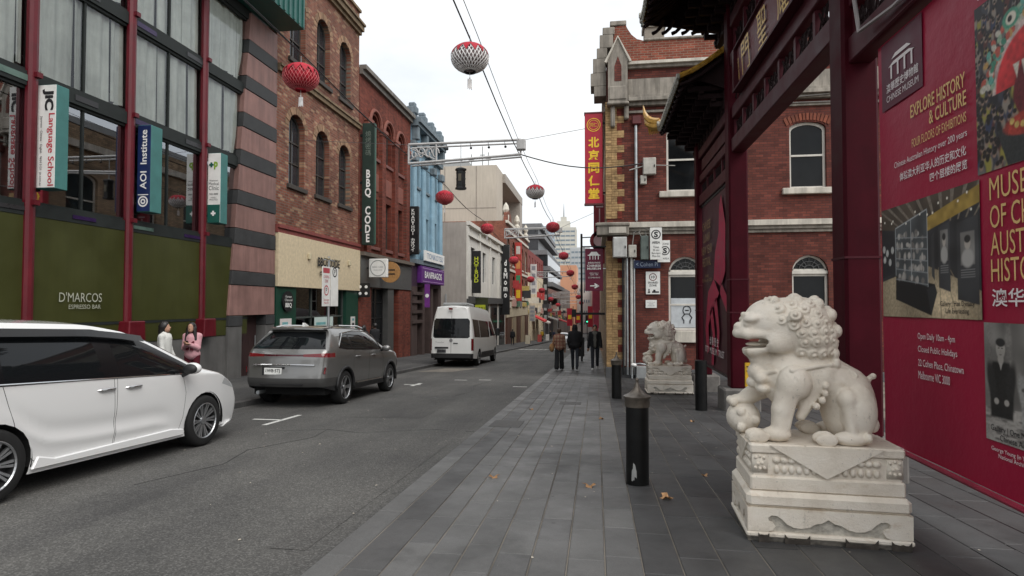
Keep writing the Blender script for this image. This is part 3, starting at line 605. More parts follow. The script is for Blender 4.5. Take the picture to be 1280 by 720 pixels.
for a, b in ((34.6, 35.7), (36.2, 37.6), (38.1, 39.4)): MB().box(FX-.45, FX-.4, a, b, gz-.5, 2.6).build('door', BLACK, bl)
t = thing('shop_sign', 'purple fascia sign with white lettering below the blue building', 'sign', (FX, 37, 2.85))
MB().box(FX+.1, FX+.40, 34.5, 39.8, 2.82, 3.86).build('panel', mat('purple_sign', (.10, .02, .17), .45), t, bevel=.02); text('BANFRAGOS', WHITE, t, (FX+.41, 37.1, 3.36), (0,1,0), (0,0,1), 4.0, .42, bold=.02)
MB().box(FX+.402, FX+.41, 34.7, 39.6, 2.92, 2.96).box(FX+.402, FX+.41, 34.7, 39.6, 3.72, 3.76).build('border', mat('pale_purple', (.4, .25, .5), .5), t)
t = thing('hanging_flag', 'narrow purple flag with a white emblem hanging under the purple sign', 'flag', (-10.2, 34.6, 1.3))
MB().box(-10.25, -9.93, 34.6, 34.64, 1.35, 2.75).build('cloth', mat('purple_flag', (.16, .03, .22), .7), t); MB().lathe([(.12, -.005), (.12, .005)], (-10.09, 34.59, 2.05), 10, 'y').build('emblem', WHITE, t); MB().tube([(-10.85, 34.62, 2.72), (-9.9, 34.62, 2.78)], .02).build('pole', DKFRAME, t)
t = thing('blade_sign', 'black vertical blade sign with small white letters in front of the blue building', 'sign', (-10.8, 33.4, 4.45))
MB().box(-10.93, -10.26, 33.34, 33.56, 4.45, 7.28).build('casing', BLACK, t, bevel=.04); text('K\nH\nA\nO\nT\nH\nO\nI\n \nカ\nオ\nソ\nイ', WFACE, t, (-10.6, 33.33, 5.86), (1,0,0), (0,0,1), .24, 2.5, bold=.02, spacing=.8)
t = thing('banner_sign', 'white sign with blue lettering low on the blue building', 'sign', (FX, 37, 4.2))
MB().box(FX+.36, FX+.46, 35.0, 39.6, 4.22, 4.85).build('panel', WFACE, t); text('TONKOTSU', mat('sky_letter', (.15, .25, .4), .5), t, (FX+.465, 37.3, 4.54), (0,1,0), (0,0,1), 3.8, .34)
# ---- far left buildings
SHOPC = [(.42, .05, .05), (.50, .38, .12), (.62, .58, .50), (.08, .17, .11), (.55, .50, .42), (.04, .04, .045), (.20, .18, .18), (.50, .30, .26)]
FX2 = -10.5
def PL2(u, v, d): return (FX2 - d, u, v)
def far_block(name, label, y0, y1, z1, wm, cols, rows, fm, deep=14, sillm=None, winw=1.1, top=None, gm=None, rise=0, sidem=None):
    t = thing(name, label, 'building', ground_at(FX2, (y0+y1)/2)); g = GZ(y1)-.5
    ops = []
    for i in range(cols):
        c = y0+(y1-y0)*(i+.5)/cols
        for a, b in rows: ops.append((c-winw/2, c+winw/2, a, b, rise))
    mb = MB(); facade(mb, PL2, y0, y1, g, z1, ops, .25); mb.poly([(FX2,y0,z1),(FX2,y1,z1),(FX2-deep,y1,z1),(FX2-deep,y0,z1)])
    mb.build('wall', wm, t)
    MB().box(FX2-deep, FX2-.002, y0+.002, y0+.2, g, z1-.002).build('side_wall', sidem or wm, t)
    for o in ops: window(t, PL2, o, fm, gm or WINGLASS, .18, .07, (.5,), (.5,) if winw > 1.3 else (), sillm)
    if top: MB().box(FX2-.05, FX2+.3, y0+.01, y1-.01, z1-.25, z1+.05).build('cornice', top, t)
    return t
GREYR = mat('grey_render', (.36, .33, .30), .85, 0, .25, .12, .8, streak=.15); PALEG = mat('pale_grey_render', (.64, .62, .57), .8, 0, .25, .08, 1, streak=.14)
gt = far_block('grey_shop_building', 'two storey pale grey rendered building with black signs beyond the blue one', 47.3, 68.2, 8.3, PALEG, 4, ((3.6, 6.4),), GREYP, 16, None, 1.7, PALEG, sidem=GREYR)
MB().box(FX2-.05, FX2+.22, 47.4, 68.1, 7.2, 7.4).build('cornice', PALEG, gt)
for c in (47.6, 52.6, 57.8, 63, 67.9): MB().box(FX2-.02, FX2+.14, c-.25, c+.25, 2.0, 8.0).build('pilaster', PALEG, gt)
MB().box(FX2-.1, FX2+.25, 47.4, 68.1, 1.6, 2.2).build('shop_fascia', mat('dk_grey', (.07, .07, .07), .6), gt)
for a, b in ((48.4, 52), (53.4, 57.2), (58.4, 62.3), (63.5, 67.4)):
    d = MB().box(FX2-.02, FX2+.05, a, b, GZ(58)-.6, 1.6).build('shopfront', mat('shopfront_grey', (.05, .055, .055), .5), gt); MB().box(FX2+.052, FX2+.06, a+.3, b-.3, GZ(58)+.4, 1.2).build('pane', DARKGLASS, d)  # dark grey shopfronts, each with a glass pane
for i, (x, y, z0, z1) in enumerate(((-14.5, 47.2, -2.5, 4.0), (-12.2, 47.22, -2.5, 2.4))): MB().box(x-.06, x+.06, y, y+.1, z0, z1).build('drain_pipe', GREYP, gt)
LIME = mat('lime_letter', (.45, .50, .03), .5)
t = thing('blade_sign', 'black vertical blade sign with lime letters on the grey building', 'sign', (-10.4, 49.5, 2.2)); MB().box(-10.5, -9.75, 49.4, 49.7, 2.5, 6.1).build('casing', BLACK, t); text('H\nO\nT\nB\nU\nD', LIME, t, (-10.1, 49.39, 4.5), (1,0,0), (0,0,1), .42, 2.2, bold=.03, spacing=.8)
t = thing('square_sign', 'olive and lime square sign low on the grey building above the white van', 'sign', (-10.4, 49.6, .4)); MB().box(-10.45, -9.2, 49.9, 50.1, .3, 2.1).build('casing', mat('olive_black', (.04, .045, .02), .5), t); MB().box(-10.3, -9.4, 49.88, 49.9, .6, 1.5).build('print', LIME, t); text('TOFU', BLACK, t, (-9.85, 49.87, 1.1), (1,0,0), (0,0,1), .8, .4)
t = thing('blade_sign', 'tall black vertical blade sign with white letters at the far end of the grey building', 'sign', (-10.2, 66, 1)); MB().box(-10.4, -9.55, 65.0, 65.4, .4, 8.2).build('casing', BLACK, t); text('d\na\nM\no\nm\no', WHITE, t, (-9.98, 64.98, 4.4), (1,0,0), (0,0,1), .42, 4.2, bold=.03, spacing=.8)
CONC = mat('raw_concrete', (.46, .41, .345), .85, 0, .25, .10, .25, streak=.12)
cc = thing('concrete_block', 'big windowless beige concrete block rising behind the grey building', 'building', (-22, 80, GZ(80)))
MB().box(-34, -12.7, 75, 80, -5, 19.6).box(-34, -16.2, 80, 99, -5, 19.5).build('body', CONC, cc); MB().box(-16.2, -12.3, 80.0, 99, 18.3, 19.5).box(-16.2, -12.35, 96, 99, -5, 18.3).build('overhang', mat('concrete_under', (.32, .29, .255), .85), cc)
for x in (-24, -19.6, -15.4): MB().box(x, x+.1, 74.97, 75.0, -5, 19.5).build('joint', mat('joint_grey', (.25, .22, .19), .9), cc)
for z in (8.5, 14): MB().box(-33.9, -12.75, 74.975, 75.01, z, z+.1).build('joint', mat('joint_grey', (.25, .22, .19)), cc)
for x, h in ((-15, 3), (-16.5, 2), (-17.8, 1.2), (-21, 1.6), (-14.2, 2.2)): MB().box(x, x+.12, 77, 77.12, 19.6, 19.6+h).box(x-.3, x+.4, 76.95, 77.05, 19.6+h*.6, 19.6+h*.6+.1).build('roof_mast', GREYP, cc)
MB().box(-20.5, -16.5, 76, 78, 19.6, 20.3).build('roof_plant', GREYP, cc)
RAWF = brick('far_red_brick', 'x', ((.22, .062, .036), (.17, .05, .03)), (.22, .15, .12), .3, .1, dirt=.3); RAWFY = brick('far_red_brick_end', 'y', ((.23, .07, .042), (.18, .055, .034)), (.2, .14, .11), .3, .1, dirt=.3)
g2 = far_block('gabled_brick_building', 'red brick building with cream arched windows and pale finials', 68.4, 91.2, 11.4, RAWF, 5, ((6.4, 9.6), (2.6, 5.2)), CREAMW, 14, CREAMW, 2.2, CREAMW, rise=.9, sidem=RAWFY)
for y in (70, 80, 90): MB().lathe([(.35, 11.5), (.4, 12.2), (.2, 12.5), (.4, 12.9), (.3, 13.4), (.05, 13.8)], (FX2-.2, y, 0), 8).build('finial', CREAMW, g2)
MB().prism([(FX2-.3, 68.6, 11.4), (FX2-.3, 73, 11.4), (FX2-.3, 72, 12.6), (FX2-.3, 70.6, 12.9), (FX2-.3, 69, 12.4)], (.4,0,0)).build('gable', RAWF, g2)
for z in (2.1, 5.6, 10.2): MB().box(FX2-.02, FX2+.16, 68.5, 91.1, z, z+.3).build('string_course', CREAMW, g2)
MB().box(FX2, FX2+.12, 68.6, 91, 0, 1.9).build('shop_fascia', mat('cream_shop', (.5, .43, .31), .7), g2)
for a in (69, 73.5, 78, 82.5, 87): MB().box(FX2-.02, FX2+.14, a, a+3.4, GZ(80)-.6, -.1).build('shopfront', mat('brown_front%d' % (int(a) % 3), ((.10, .05, .035), (.30, .24, .16), (.03, .03, .03))[int(a) % 3], .5), g2)
CREAM = mat('cream_render', (.68, .58, .42), .8, 0, .25, .1, 1, streak=.2)
g3 = far_block('cream_building', 'cream rendered building with narrow windows and a maroon upper storey', 91.4, 118, 6.6, CREAM, 7, ((2.6, 5.6), (-2.6, 1.0)), CREAMW, 14, None, 1.1)
MAR = mat('maroon_brick', (.19, .04, .035), .85)
mb = MB(); o3 = [(93+i*4.2, 94.6+i*4.2, 7.3, 9.3) for i in range(6)]; facade(mb, PL2, 91.4, 118, 6.6, 10.2, o3, .2); mb.poly([(FX2,91.4,10.2),(FX2,118,10.2),(-24,118,10.2),(-24,91.4,10.2)]); mb.poly([(FX2,91.4,6.6),(-24,91.4,6.6),(-24,91.4,10.2),(FX2,91.4,10.2)]); mb.build('upper_wall', MAR, g3)
for o in o3: window(g3, PL2, o, CREAMW, WINGLASS, .15, .1)
dk = thing('dark_modern_building', 'dark grey building with stacked jutting floor slabs further down the left side', 'building', (-12, 130, GZ(130)))
MB().box(-40, -11.5, 118.4, 160, -8, 17).build('core', mat('dk_core', (.05, .055, .06), .4), dk)
for i, z in enumerate((5.2, 8.4, 11.6, 14.8, 17)):
    s = MB().box(-40, -8.6+i*-.55, 118.2, 160.5, z, z+.9).build('floor_slab', mat('dk_slab', (.16, .165, .17), .6), dk); MB().box(-39, -9.6, 118.5, 160, z-2.2, z-.02).build('glazing', WINGLASS, dk) if i < 3 else None
g5 = far_block('far_shop_row', 'low dark shop row with red awnings before the street bends', 160.6, 240, 7, mat('far_grey', (.2, .17, .15), .8, var=.4, scale=.1), 12, ((2, 4.5), (-3, 0)), GREYP, 14, None, 2.4)
rs_ = random.Random(21)
for tt, ya, yb, zz in ((g2, 69, 90, 1.2), (g3, 92, 117, -.2), (dk, 119, 158, -1.4), (g5, 161, 235, -3.0)):
    y = ya
    while y < yb:
        c = rs_.randrange(8); h_ = rs_.uniform(.5, 1.0); w_ = rs_.uniform(1.8, 3.6); z_ = zz+rs_.uniform(-.3, .5)
        MB().box(FX2-1.2, FX2+.22+.1*(c % 2), y, min(y+w_, yb), z_, z_+h_).build('shop_sign', mat('far_shop%d' % c, SHOPC[c], .6, var=.1), tt)
        if rs_.random() < .7:
            c2 = rs_.randrange(8); x_ = rs_.uniform(.5, 1.3); zt_ = z_+rs_.uniform(1.0, 2.4); MB().box(FX2, FX2+.3+x_, y+w_*.5, y+w_*.5+.2, zt_, zt_+rs_.uniform(.6, 1.5)).build('projecting_sign', mat('far_shop%d' % c2, SHOPC[c2]), tt)
        y += w_+rs_.uniform(.2, 1.5)
for i, (x0, x1, y, z1, c, nm, lb, bands) in enumerate((
    (-39, -16.6, 500, 67, (.55, .53, .47), 'tower', 'cream office tower with a spire in the distance', 20), (-41, -29.5, 400, 55, (.36, .43, .48), 'tower', 'blue glass tower left of the cream tower', 18),
    (-19.5, -4.6, 450, 45, (.45, .46, .46), 'tower', 'grey banded tower right of the cream tower', 13), (-16, -8.6, 262, 19, (.52, .26, .155), 'office_block', 'orange clad block above the far lanterns', 0),
    (-8.6, -2, 270, 12, (.55, .53, .50), 'office_block', 'pale white block beside the orange one', 4), (-2, 14, 250, 9, (.34, .2, .17), 'office_block', 'low reddish block closing the end of the street', 4),
    (-60, -40, 300, 22, (.40, .36, .32), 'office_block', 'plain beige block behind the dark modern building', 6))):
    t = thing(nm, lb, 'building', (x0, y, -20)); MB().box(x0, x1, y, y+25, -20, z1).build('wall', mat('tower%d' % i, c, .7, var=.1, scale=.05), t)
    for k in range(bands):
        z = z1-2-(z1+8)*(k+.3)/max(1, bands); MB().box(x0+.8, x1-.8, y-.15, y, z-1, z+.35*1.0).build('window_band', mat('far_band', (.20, .24, .27), .3), t)
        if k == 0:
            for q in range(6): MB().box(x0+.8+(x1-x0-1.6)*q/5-.2, x0+.8+(x1-x0-1.6)*q/5+.2, y-.3, y-.01, -8, z1-1).build('fin', mat('tower%d' % i, c), t)
    if i == 0: MB().box(-33, -22, 505, 515, 67, 73).box(-30, -25, 507, 513, 73, 77).build('crown', mat('tower0', c), t); MB().tube([(-27.4, 510, 77), (-27.4, 510, 89)], [.7, .1], 6).build('spire', GREYP, t)
# ---------------------------------------------------------------- red brick corner building on the right
BY = 20.1; GB = GZ(BY)
def PR(u, v, d): return (u, BY + d, v)
RBK = brick('crimson_brick', 'y', ((.175, .052, .038), (.125, .038, .030)), (.085, .042, .037), .235, .082, .009, dirt=.32)
RBKX = brick('crimson_brick_side', 'x', ((.135, .030, .024), (.100, .024, .020)), (.085, .042, .037), .235, .082, .009, dirt=.32)
RBT = brick('parapet_brick', 'y', ((.25, .07, .042), (.19, .052, .034)), (.24, .17, .13), .235, .082, .011, dirt=.3)
STUC = mat('weathered_stucco', (.31, .28, .24), .85, 0, .25, .22, 2.2, streak=.5, bump=.006, bs=22)
STUCL = mat('pale_stucco', (.58, .54, .47), .8, 0, .25, .15, 3, streak=.35)
QY = mat('yellow_quoin_brick', (.36, .235, .115), .85, 0, .25, .35, 9, rand=.25); QR = mat('red_quoin_brick', (.16, .035, .025), .85, 0, .25, .3, 9, rand=.2)
QYS = brick('yellow_brick_side', 'x', ((.33, .21, .10), (.24, .15, .075)), (.12, .09, .06), .235, .082, .012, dirt=.45)
rb = thing('corner_brick_building', 'crimson brick corner building with stucco bands, yellow quoins and white sash windows', 'building', (1, BY, GB))
UP = [(2.33, 3.45, 5.26, 7.42, .22), (6.21, 7.33, 5.26, 7.42, .22), (10.1, 11.2, 5.26, 7.42, .22)]
LO = [(2.37, 3.47, .66, 3.1, .54), (6.24, 7.34, .66, 3.1, .54), (10.1, 11.2, .66, 3.1, .54)]
mb = MB(); facade(mb, PR, .37, 16, GB-.3, 9.6, UP+LO, .22); mb.build('wall', RBK, rb)
RBT2 = brick('tan_brick_side', 'x', ((.42, .31, .20), (.34, .24, .155)), (.26, .2, .15), .235, .082, .011, dirt=.3)
def PS(u, v, d): return (.37 + d, u, v)
so = [(22+i*3.6, 23.6+i*3.6, a, b, .3) for i in range(8) for a, b in ((4.9, 7.3), (.6, 3.0))]
mb = MB(); facade(mb, PS, BY, 52, GB-2, 9.6, so, .2); mb.build('side_wall', RBT2, rb)
for o in so: window(rb, PS, o, WINDOWP, DARKGLASS, .12, .08, (.5,), ())
for z0 in (4.0, 8.3): MB().box(.22, .38, BY+.8, 52, z0, z0+.3).build('string_course', STUCL, rb)
mb = MB().box(.5, 16, BY+.12, BY+.45, 9.6, 10.42); pts = [(.62, 9.6), (.62, 10.95), (1.02, 11.02), (1.10, 10.85), (1.22, 10.66), (1.40, 10.5), (1.62, 10.43), (1.62, 9.6)]
mb.prism([(x, BY+.10, z) for x, z in pts], (0, .37, 0)); mb.build('parapet', RBT, rb)
MB().box(.36, 16, BY+.46, 52, 9.3, 9.6).build('roof', GREYP, rb)
MB().box(.50, 1.05, BY+.06, BY+.5, 11.0, 11.16).box(1.62, 16, BY+.06, BY+.5, 10.42, 10.5).build('coping', STUC, rb, bevel=.02)
for z0, z1, p, m in ((9.52, 9.62, .22, STUCL), (9.42, 9.52, .12, STUC), (8.50, 9.08, .06, STUC), (8.38, 8.50, .20, STUC), (8.26, 8.38, .32, STUC), (8.14, 8.26, .18, STUC), (7.92, 8.0, .08, STUC),
                     (4.06, 4.24, .20, STUCL), (3.95, 4.06, .13, STUC), (3.84, 3.95, .07, STUC)):
    MB().box(1.08, 16, BY-p, BY+.02, z0, z1).build('string_course', m, rb, bevel=.008)
for o in UP:
    w = window(rb, PR, o, WINDOWP, DARKGLASS, .12, .075, (.5,), ())
    MB().box(o[0]-.25, o[1]+.2, BY-.14, BY+.1, o[2]-.2, o[2]-.003).build('sill', STUCL, w, bevel=.015)
    for i in range(13):
        a = (o[0]+o[1])/2; u = (i-6)/6.5; x = a+u*.66; z = o[3]+.03-.22*u*u*.8
        MB().cbox((x+u*.05, BY-.004, z+.13), (.036, 0, -.012*u*3), (0, .022, 0), (.018*u*3, 0, .115)).build('voussoir', mat('orange_voussoir', (.20, .062, .036), .85, var=.25, rand=.2), rb)
for k, o in enumerate(LO):
    w = window(rb, PR, (o[0], o[1], o[2], 2.50), WINDOWP, DARKGLASS, .12, .075, (.46,), ())
    MB().box(o[0]+.0, o[1]-.0, BY+.06, BY+.2, 2.50, 2.60).build('transom', WINDOWP, w)
    f = window(rb, PR, (o[0], o[1], 2.60, o[3], o[4]-.06), WINDOWP, DARKGLASS, .12, .06, (), ())
    # iron scrollwork in the fanlight
    s = MB(); cx, cz = (o[0]+o[1])/2, 2.66
    for r in (.14, .3): s.tube([(cx+r*math.cos(math.pi*i/10), BY+.10, cz+r*math.sin(math.pi*i/10)*.8) for i in range(11)], .012, 5)
    for a in (.5, 1.05, 1.57, 2.09, 2.64): s.tube([(cx+.14*math.cos(a), BY+.1, cz+.11*math.sin(a)), (cx+.42*math.cos(a), BY+.1, cz+.34*math.sin(a))], .01, 5)
    for a in (.8, 1.57, 2.34): s.tube([(cx+.22*math.cos(a)+.06*math.cos(b*.7), BY+.1, cz+.18*math.sin(a)+.06*math.sin(b*.7)) for b in range(10)], .008, 4)
    s.build('scrollwork', mat('dull_iron', (.10, .10, .10), .6), f)
    MB().box(o[0]-.2, o[1]+.2, BY-.12, BY+.1, .26, .655).build('sill', STUCL, w, bevel=.02)
    if k == 0:
        p = MB().box(o[0]+.09, o[1]-.09, BY+.135, BY+.15, .75, 1.72).build('poster', mat('window_poster', (.50, .53, .55), .6, var=.12, scale=6), w)
        q = MB(); cx = (o[0]+o[1])/2+.05
        for pts in ([(0,.25),(-.1,.2),(-.13,.08),(-.08,-.02),(.08,-.02),(.13,.08),(.1,.2),(0,.25)], [(-.08,-.04),(-.16,-.14),(-.1,-.24),(-.1,-.33)], [(.08,-.04),(.16,-.14),(.1,-.24),(.1,-.33)], [(-.06,.1),(.06,.1)]): q.tube([(cx+x, BY+.13, 1.22+z) for x, z in pts], .018, 5)
        q.build('drawing', INK, p)
# yellow and red quoins at the corner, course by course
z = GB+.35; i = 0
while z < 8.15:
    h = .245; w = .62 if i % 2 else .38
    if not 3.75 < z+h/2 < 4.3:
        for (a, b, m) in ((.33, .33+w, QY),) + (((.33+w, .33+w+.16, QR),) if i % 2 == 0 else ()):
            n = max(1, round((b-a)/.24))
            for q in range(n):
                for r in range(3): MB().box(a+(b-a)*q/n+.004, a+(b-a)*(q+1)/n-.004, BY-.028-.004*((q+r) % 2), BY+.05, z+r*.082+.004, z+(r+1)*.082-.004).build('quoin_brick', m, rb)
        MB().box(.325, .36, BY+.055, BY+.4, z, z+h-.01).build('quoin_side', QYS, rb)
    z += h+.003; i += 1
MB().box(.30, 1.9, BY-.05, BY+.3, GB-.3, GB+.34).box(1.9, 16, BY-.04, BY+.3, GB-.3, GB+.30).build('plinth', mat('bluestone_plinth', (.09, .09, .092), .7), rb, bevel=.015)
# corner string-course block and the gabled stucco pinnacle
MB().box(.02, 1.07, BY-.42, BY+.2, 3.80, 4.22).box(-.02, 1.10, BY-.46, BY+.2, 4.10, 4.20).build('corner_block', STUC, rb, bevel=.02)
MB().prism([(.42, BY-.43, 3.86), (.98, BY-.43, 3.86), (.98, BY-.43, 4.06), (.42, BY-.43, 4.06)], (0, -.02, 0)).build('panel', STUCL, rb)
pn = MB(); pn.prism([(x, BY-.30, z) for x, z in ((.42,8.25),(1.06,8.25),(1.06,9.6),(1.16,9.62),(.745,10.42),(.33,9.62),(.42,9.6))], (0, .5, 0)); pn = pn.build('pinnacle', STUC, rb)
MB().prism([(x, BY-.312, z) for x, z in ((.63,8.95),(.86,8.95),(.86,9.45),(.745,9.78),(.63,9.45))], (0, .02, 0)).build('lancet', RBK, pn)
MB().tube([(.33, BY-.32, 9.58), (.745, BY-.32, 10.44), (1.16, BY-.32, 9.58)], .05, 5).build('gable_mould', STUCL, pn)
MB().box(.38, 1.10, BY-.34, BY+.1, 8.16, 8.26).box(.44, 1.02, BY-.33, BY, 8.32, 8.78).build('panel_block', STUC, pn, bevel=.03)
MB().box(.95, 1.1, BY-.2, BY, 7.7, 8.16).box(.5, .65, BY-.2, BY, 7.45, 8.16).build('corbel', STUC, pn, bevel=.04)
for x0, x1, z0, z1 in ((-.08, .36, 9.35, 9.85), (-.16, .36, 8.9, 9.35), (-.05, .36, 8.55, 8.9), (.05, .4, 9.85, 10.2), (.15, .6, 10.2, 10.65), (.25, .65, 10.65, 10.9)):
    MB().box(x0, x1, BY-.05, BY+.7, z0, z1).build('corner_moulding', STUC, rb, bevel=.015)
ch = MB().box(1.70, 2.36, BY+.6, BY+1.2, 9.6, 11.1).build('chimney', mat('chimney_render', (.24, .21, .175), .85), rb); MB().box(1.64, 2.42, BY+.54, BY+1.26, 11.1, 11.3).build('cap', STUC, ch)
MB().lathe([(.16, 11.3), (.14, 11.75)], (1.75, BY+.9, 0), 10).build('pot', mat('pot_green', (.03, .06, .05), .6), ch)
# pipes, conduits
for x, z0, z1, r, m in ((1.33, 4.3, 7.55, .05, STEEL), (1.02, GB+.1, 3.1, .035, STEEL), (1.16, GB+.1, 3.4, .045, mat('white_pipe', (.55, .54, .5), .5)), (1.25, GB+.1, 3.0, .03, STEEL), (.88, GB+.1, 3.75, .03, BLACK)):
    MB().tube([(x, BY-.10, z0), (x, BY-.10, z1)], r, 8).build('drain_pipe', m, rb)
MB().box(1.2, 1.5, BY-.22, BY-.03, 7.5, 7.8).build('rain_head', mat('hopper_red', (.10, .02, .02), .5), rb, bevel=.03)
for pts in ([(.95, BY-.09, 3.05), (.95, BY-.12, 2.1), (.93, BY-.1, GB+.4)], [(1.33, BY-.1, 4.3), (1.42, BY-.14, 4.1), (1.75, BY-.14, 3.98), (1.8, BY-.1, 3.3)], [(1.52, BY-.1, 3.7), (1.40, BY-.16, 3.9), (1.58, BY-.1, 4.1), (1.66, BY-.08, 3.75)], [(1.2, BY-.08, 3.5), (1.25, BY-.1, 3.9), (1.6, BY-.12, 4.15)], [(1.34, BY-.08, 6.2), (1.56, BY-.08, 6.2)], [(1.1, BY-.3, 5.95), (1.7, BY-.1, 6.15), (2.6, BY-.08, 6.1)], [(4.0, BY-.1, 8.04), (8.0, BY-.12, 8.0)], [(4.6, BY-.2, 8.2), (6.2, BY-.24, 8.16), (9.0, BY-.2, 8.3)]):
    MB().tube(pts, .018, 5).build('conduit', mat('grey_conduit', (.30, .29, .27), .6), rb)
# boxes and signs fixed to the wall
def wbox(nm, lb, x0, x1, z0, z1, dp, m, cat='box'):
    t = thing(nm, lb, cat, (x0, BY, z0)); b = MB().box(x0, x1, BY-dp, BY-.035, z0, z1).build('housing', m, t, bevel=.015)
    MB().box(x0+.02, x1-.02, BY-dp-.012, BY-dp+.005, z0+.02, z1-.02).build('lid', m, t, bevel=.004); MB().box(x1-.07, x1-.04, BY-dp-.03, BY-dp-.011, (z0+z1)/2-.04, (z0+z1)/2+.04).build('latch', DKFRAME, t); return t
BEI = mat('beige_box', (.47, .45, .40), .55, streak=.2)
wbox('junction_box', 'large beige junction box high on the brick wall', 1.55, 1.97, 5.81, 6.37, .22, BEI); wbox('junction_box', 'small beige junction box just below the large beige one', 1.46, 1.67, 5.5, 5.80, .16, BEI)
wbox('meter_box', 'scrawled white meter box under the stucco corner block', .55, 1.0, 3.06, 3.73, .44, mat('white_box', (.55, .55, .53), .5, streak=.25)); wbox('meter_box', 'small cream box right of the scrawled white meter box', 1.06, 1.32, 3.06, 3.48, .24, BEI)
wbox('meter_box', 'grey green meter box left of the parking signs', 1.45, 1.72, 2.98, 3.78, .26, mat('grey_green', (.13, .16, .145), .5, streak=.25))
def plate(nm, lb, x0, x1, z0, z1, y, m, items, cat='sign', bolts=True):
    t = thing(nm, lb, cat, (x0, y, z0)); MB().box(x0, x1, y, y+.008, z0, z1).build('plate', m, t, bevel=.003)
    for it in items:
        if it[0] == 'ring':
            _, cx, cz, r0, r1, mm = it; MB().add([(cx+r*math.cos(a*math.pi/12), y-.003, cz+r*math.sin(a*math.pi/12)) for r in (r0, r1) for a in range(24)], [(i, (i+1) % 24, 24+(i+1) % 24, 24+i) for i in range(24)]).build('ring', mm, t)
        else: text(it[0], it[1], t, (it[2], y-.001, it[3]), (1,0,0), (0,0,1), it[4], it[5], bold=it[6] if len(it) > 6 else 0)
    if bolts: MB().box((x0+x1)/2-.03, (x0+x1)/2+.03, y+.008, BY-.03 if y < BY else y+.05, z1-.15, z1-.1).build('bracket', STEEL, t)
    return t
SRED = mat('sign_red', (.45, .02, .03), .5); PY_ = BY-.34
plate('parking_sign', 'tall white parking sign with a crossed S and AREA on the brick wall', 1.75, 2.13, 2.98, 4.03, PY_, WFACE, [('ring', 1.94, 3.80, .12, .155, INK), ('S', INK, 1.94, 3.80, .13, .19, .04), ('AREA', INK, 1.94, 3.54, .26, .08, .02), ('Ticket\n30 min\n8am-6pm\nMon-Sat', INK, 1.94, 3.24, .28, .36)])
plate('parking_sign', 'shorter white crossed S sign partly behind the tall one', 2.0, 2.40, 2.90, 3.62, BY-.2, WFACE, [('ring', 2.24, 3.28, .12, .15, INK), ('S', INK, 2.24, 3.28, .13, .18, .04), ('ZONE', INK, 2.26, 3.50, .2, .06), ('AREA', INK, 2.27, 3.02, .2, .06)])
plate('street_name_sign', 'dark blue street name plate under the parking signs', 1.24, 2.10, 2.71, 2.97, BY-.16, mat('street_blue', (.012, .02, .06), .5), [('< Cohen Pl', mat('pale_blue_letter', (.30, .36, .45), .6), 1.66, 2.84, .7, .14)])
plate('shared_zone_sign', 'white shared zone sign with a speed ring and figures on the wall', 1.63, 2.09, 1.85, 2.60, BY-.06, WFACE, [('ring', 1.86, 2.42, .10, .125, mat('ring_dark', (.12, .02, .02), .5)), ('10', INK, 1.86, 2.42, .11, .09, .02), ('SHARED\nZONE', INK, 1.86, 2.19, .32, .16, .01), ('♟', INK, 1.73, 1.96, .08, .14), ('▟▙▄', INK, 1.94, 1.95, .22, .1)])
plate('notice', 'small white printed notice below the shared zone sign', 1.62, 1.98, 1.40, 1.66, BY-.05, WFACE, [('NOTICE TO ALL\nVISITORS\nCCTV IN USE', GREYP, 1.80, 1.53, .26, .15)])
# projecting red sign, museum sign, round-topped sign
t = thing('blade_sign', 'red vertical blade sign with gold characters and emblem at the brick corner', 'sign', (0, BY+.2, 4.95))
MB().box(-.37, .24, BY+.16, BY+.42, 4.95, 8.05).build('casing', REDSIGN, t, bevel=.015); MB().box(-.39, .26, BY+.14, BY+.44, 8.05, 8.09).box(-.39, .26, BY+.14, BY+.44, 4.91, 4.95).build('frame', mat('sign_rim', (.16, .05, .05), .5), t)
for i, c_ in enumerate('北京同仁堂'): text(c_, YELLOW, t, (-.065, BY+.155, 7.05-i*.44), (1,0,0), (0,0,1), .37, .36, bold=.035)
for r0, r1 in ((.21, .235), (.155, .17)): MB().add([(-.065+r*math.cos(a*math.pi/14), BY+.155, 7.65+r*math.sin(a*math.pi/14)) for r in (r0, r1) for a in range(28)], [(i, (i+1) % 28, 28+(i+1) % 28, 28+i) for i in range(28)]).build('ring', YELLOW, t)
text('同仁', YELLOW, t, (-.065, BY+.155, 7.65), (1,0,0), (0,0,1), .22, .14)
for z in (5.3, 7.7): MB().box(.24, .42, BY+.25, BY+.31, z, z+.06).build('bracket', DKFRAME, t)
MUS = mat('museum_maroon', (.115, .006, .028), .5)
t = thing('hanging_sign', 'dark maroon museum sign with white lettering and an arrow hanging from a bracket', 'sign', (0, BY+.1, 1.96))
MB().box(-.37, .23, BY+.05, BY+.10, 1.97, 3.40).build('panel', MUS, t, bevel=.008); MB().box(-.46, .6, BY+.05, BY+.09, 3.45, 3.49).box(-.42, -.39, BY+.05, BY+.09, 1.9, 3.45).build('bracket', BLACK, t); MB().tube([(.6, BY+.07, 2.6), (.45, BY+.07, 2.72), (.22, BY+.07, 2.72)], .02).build('arm', STEEL, t)
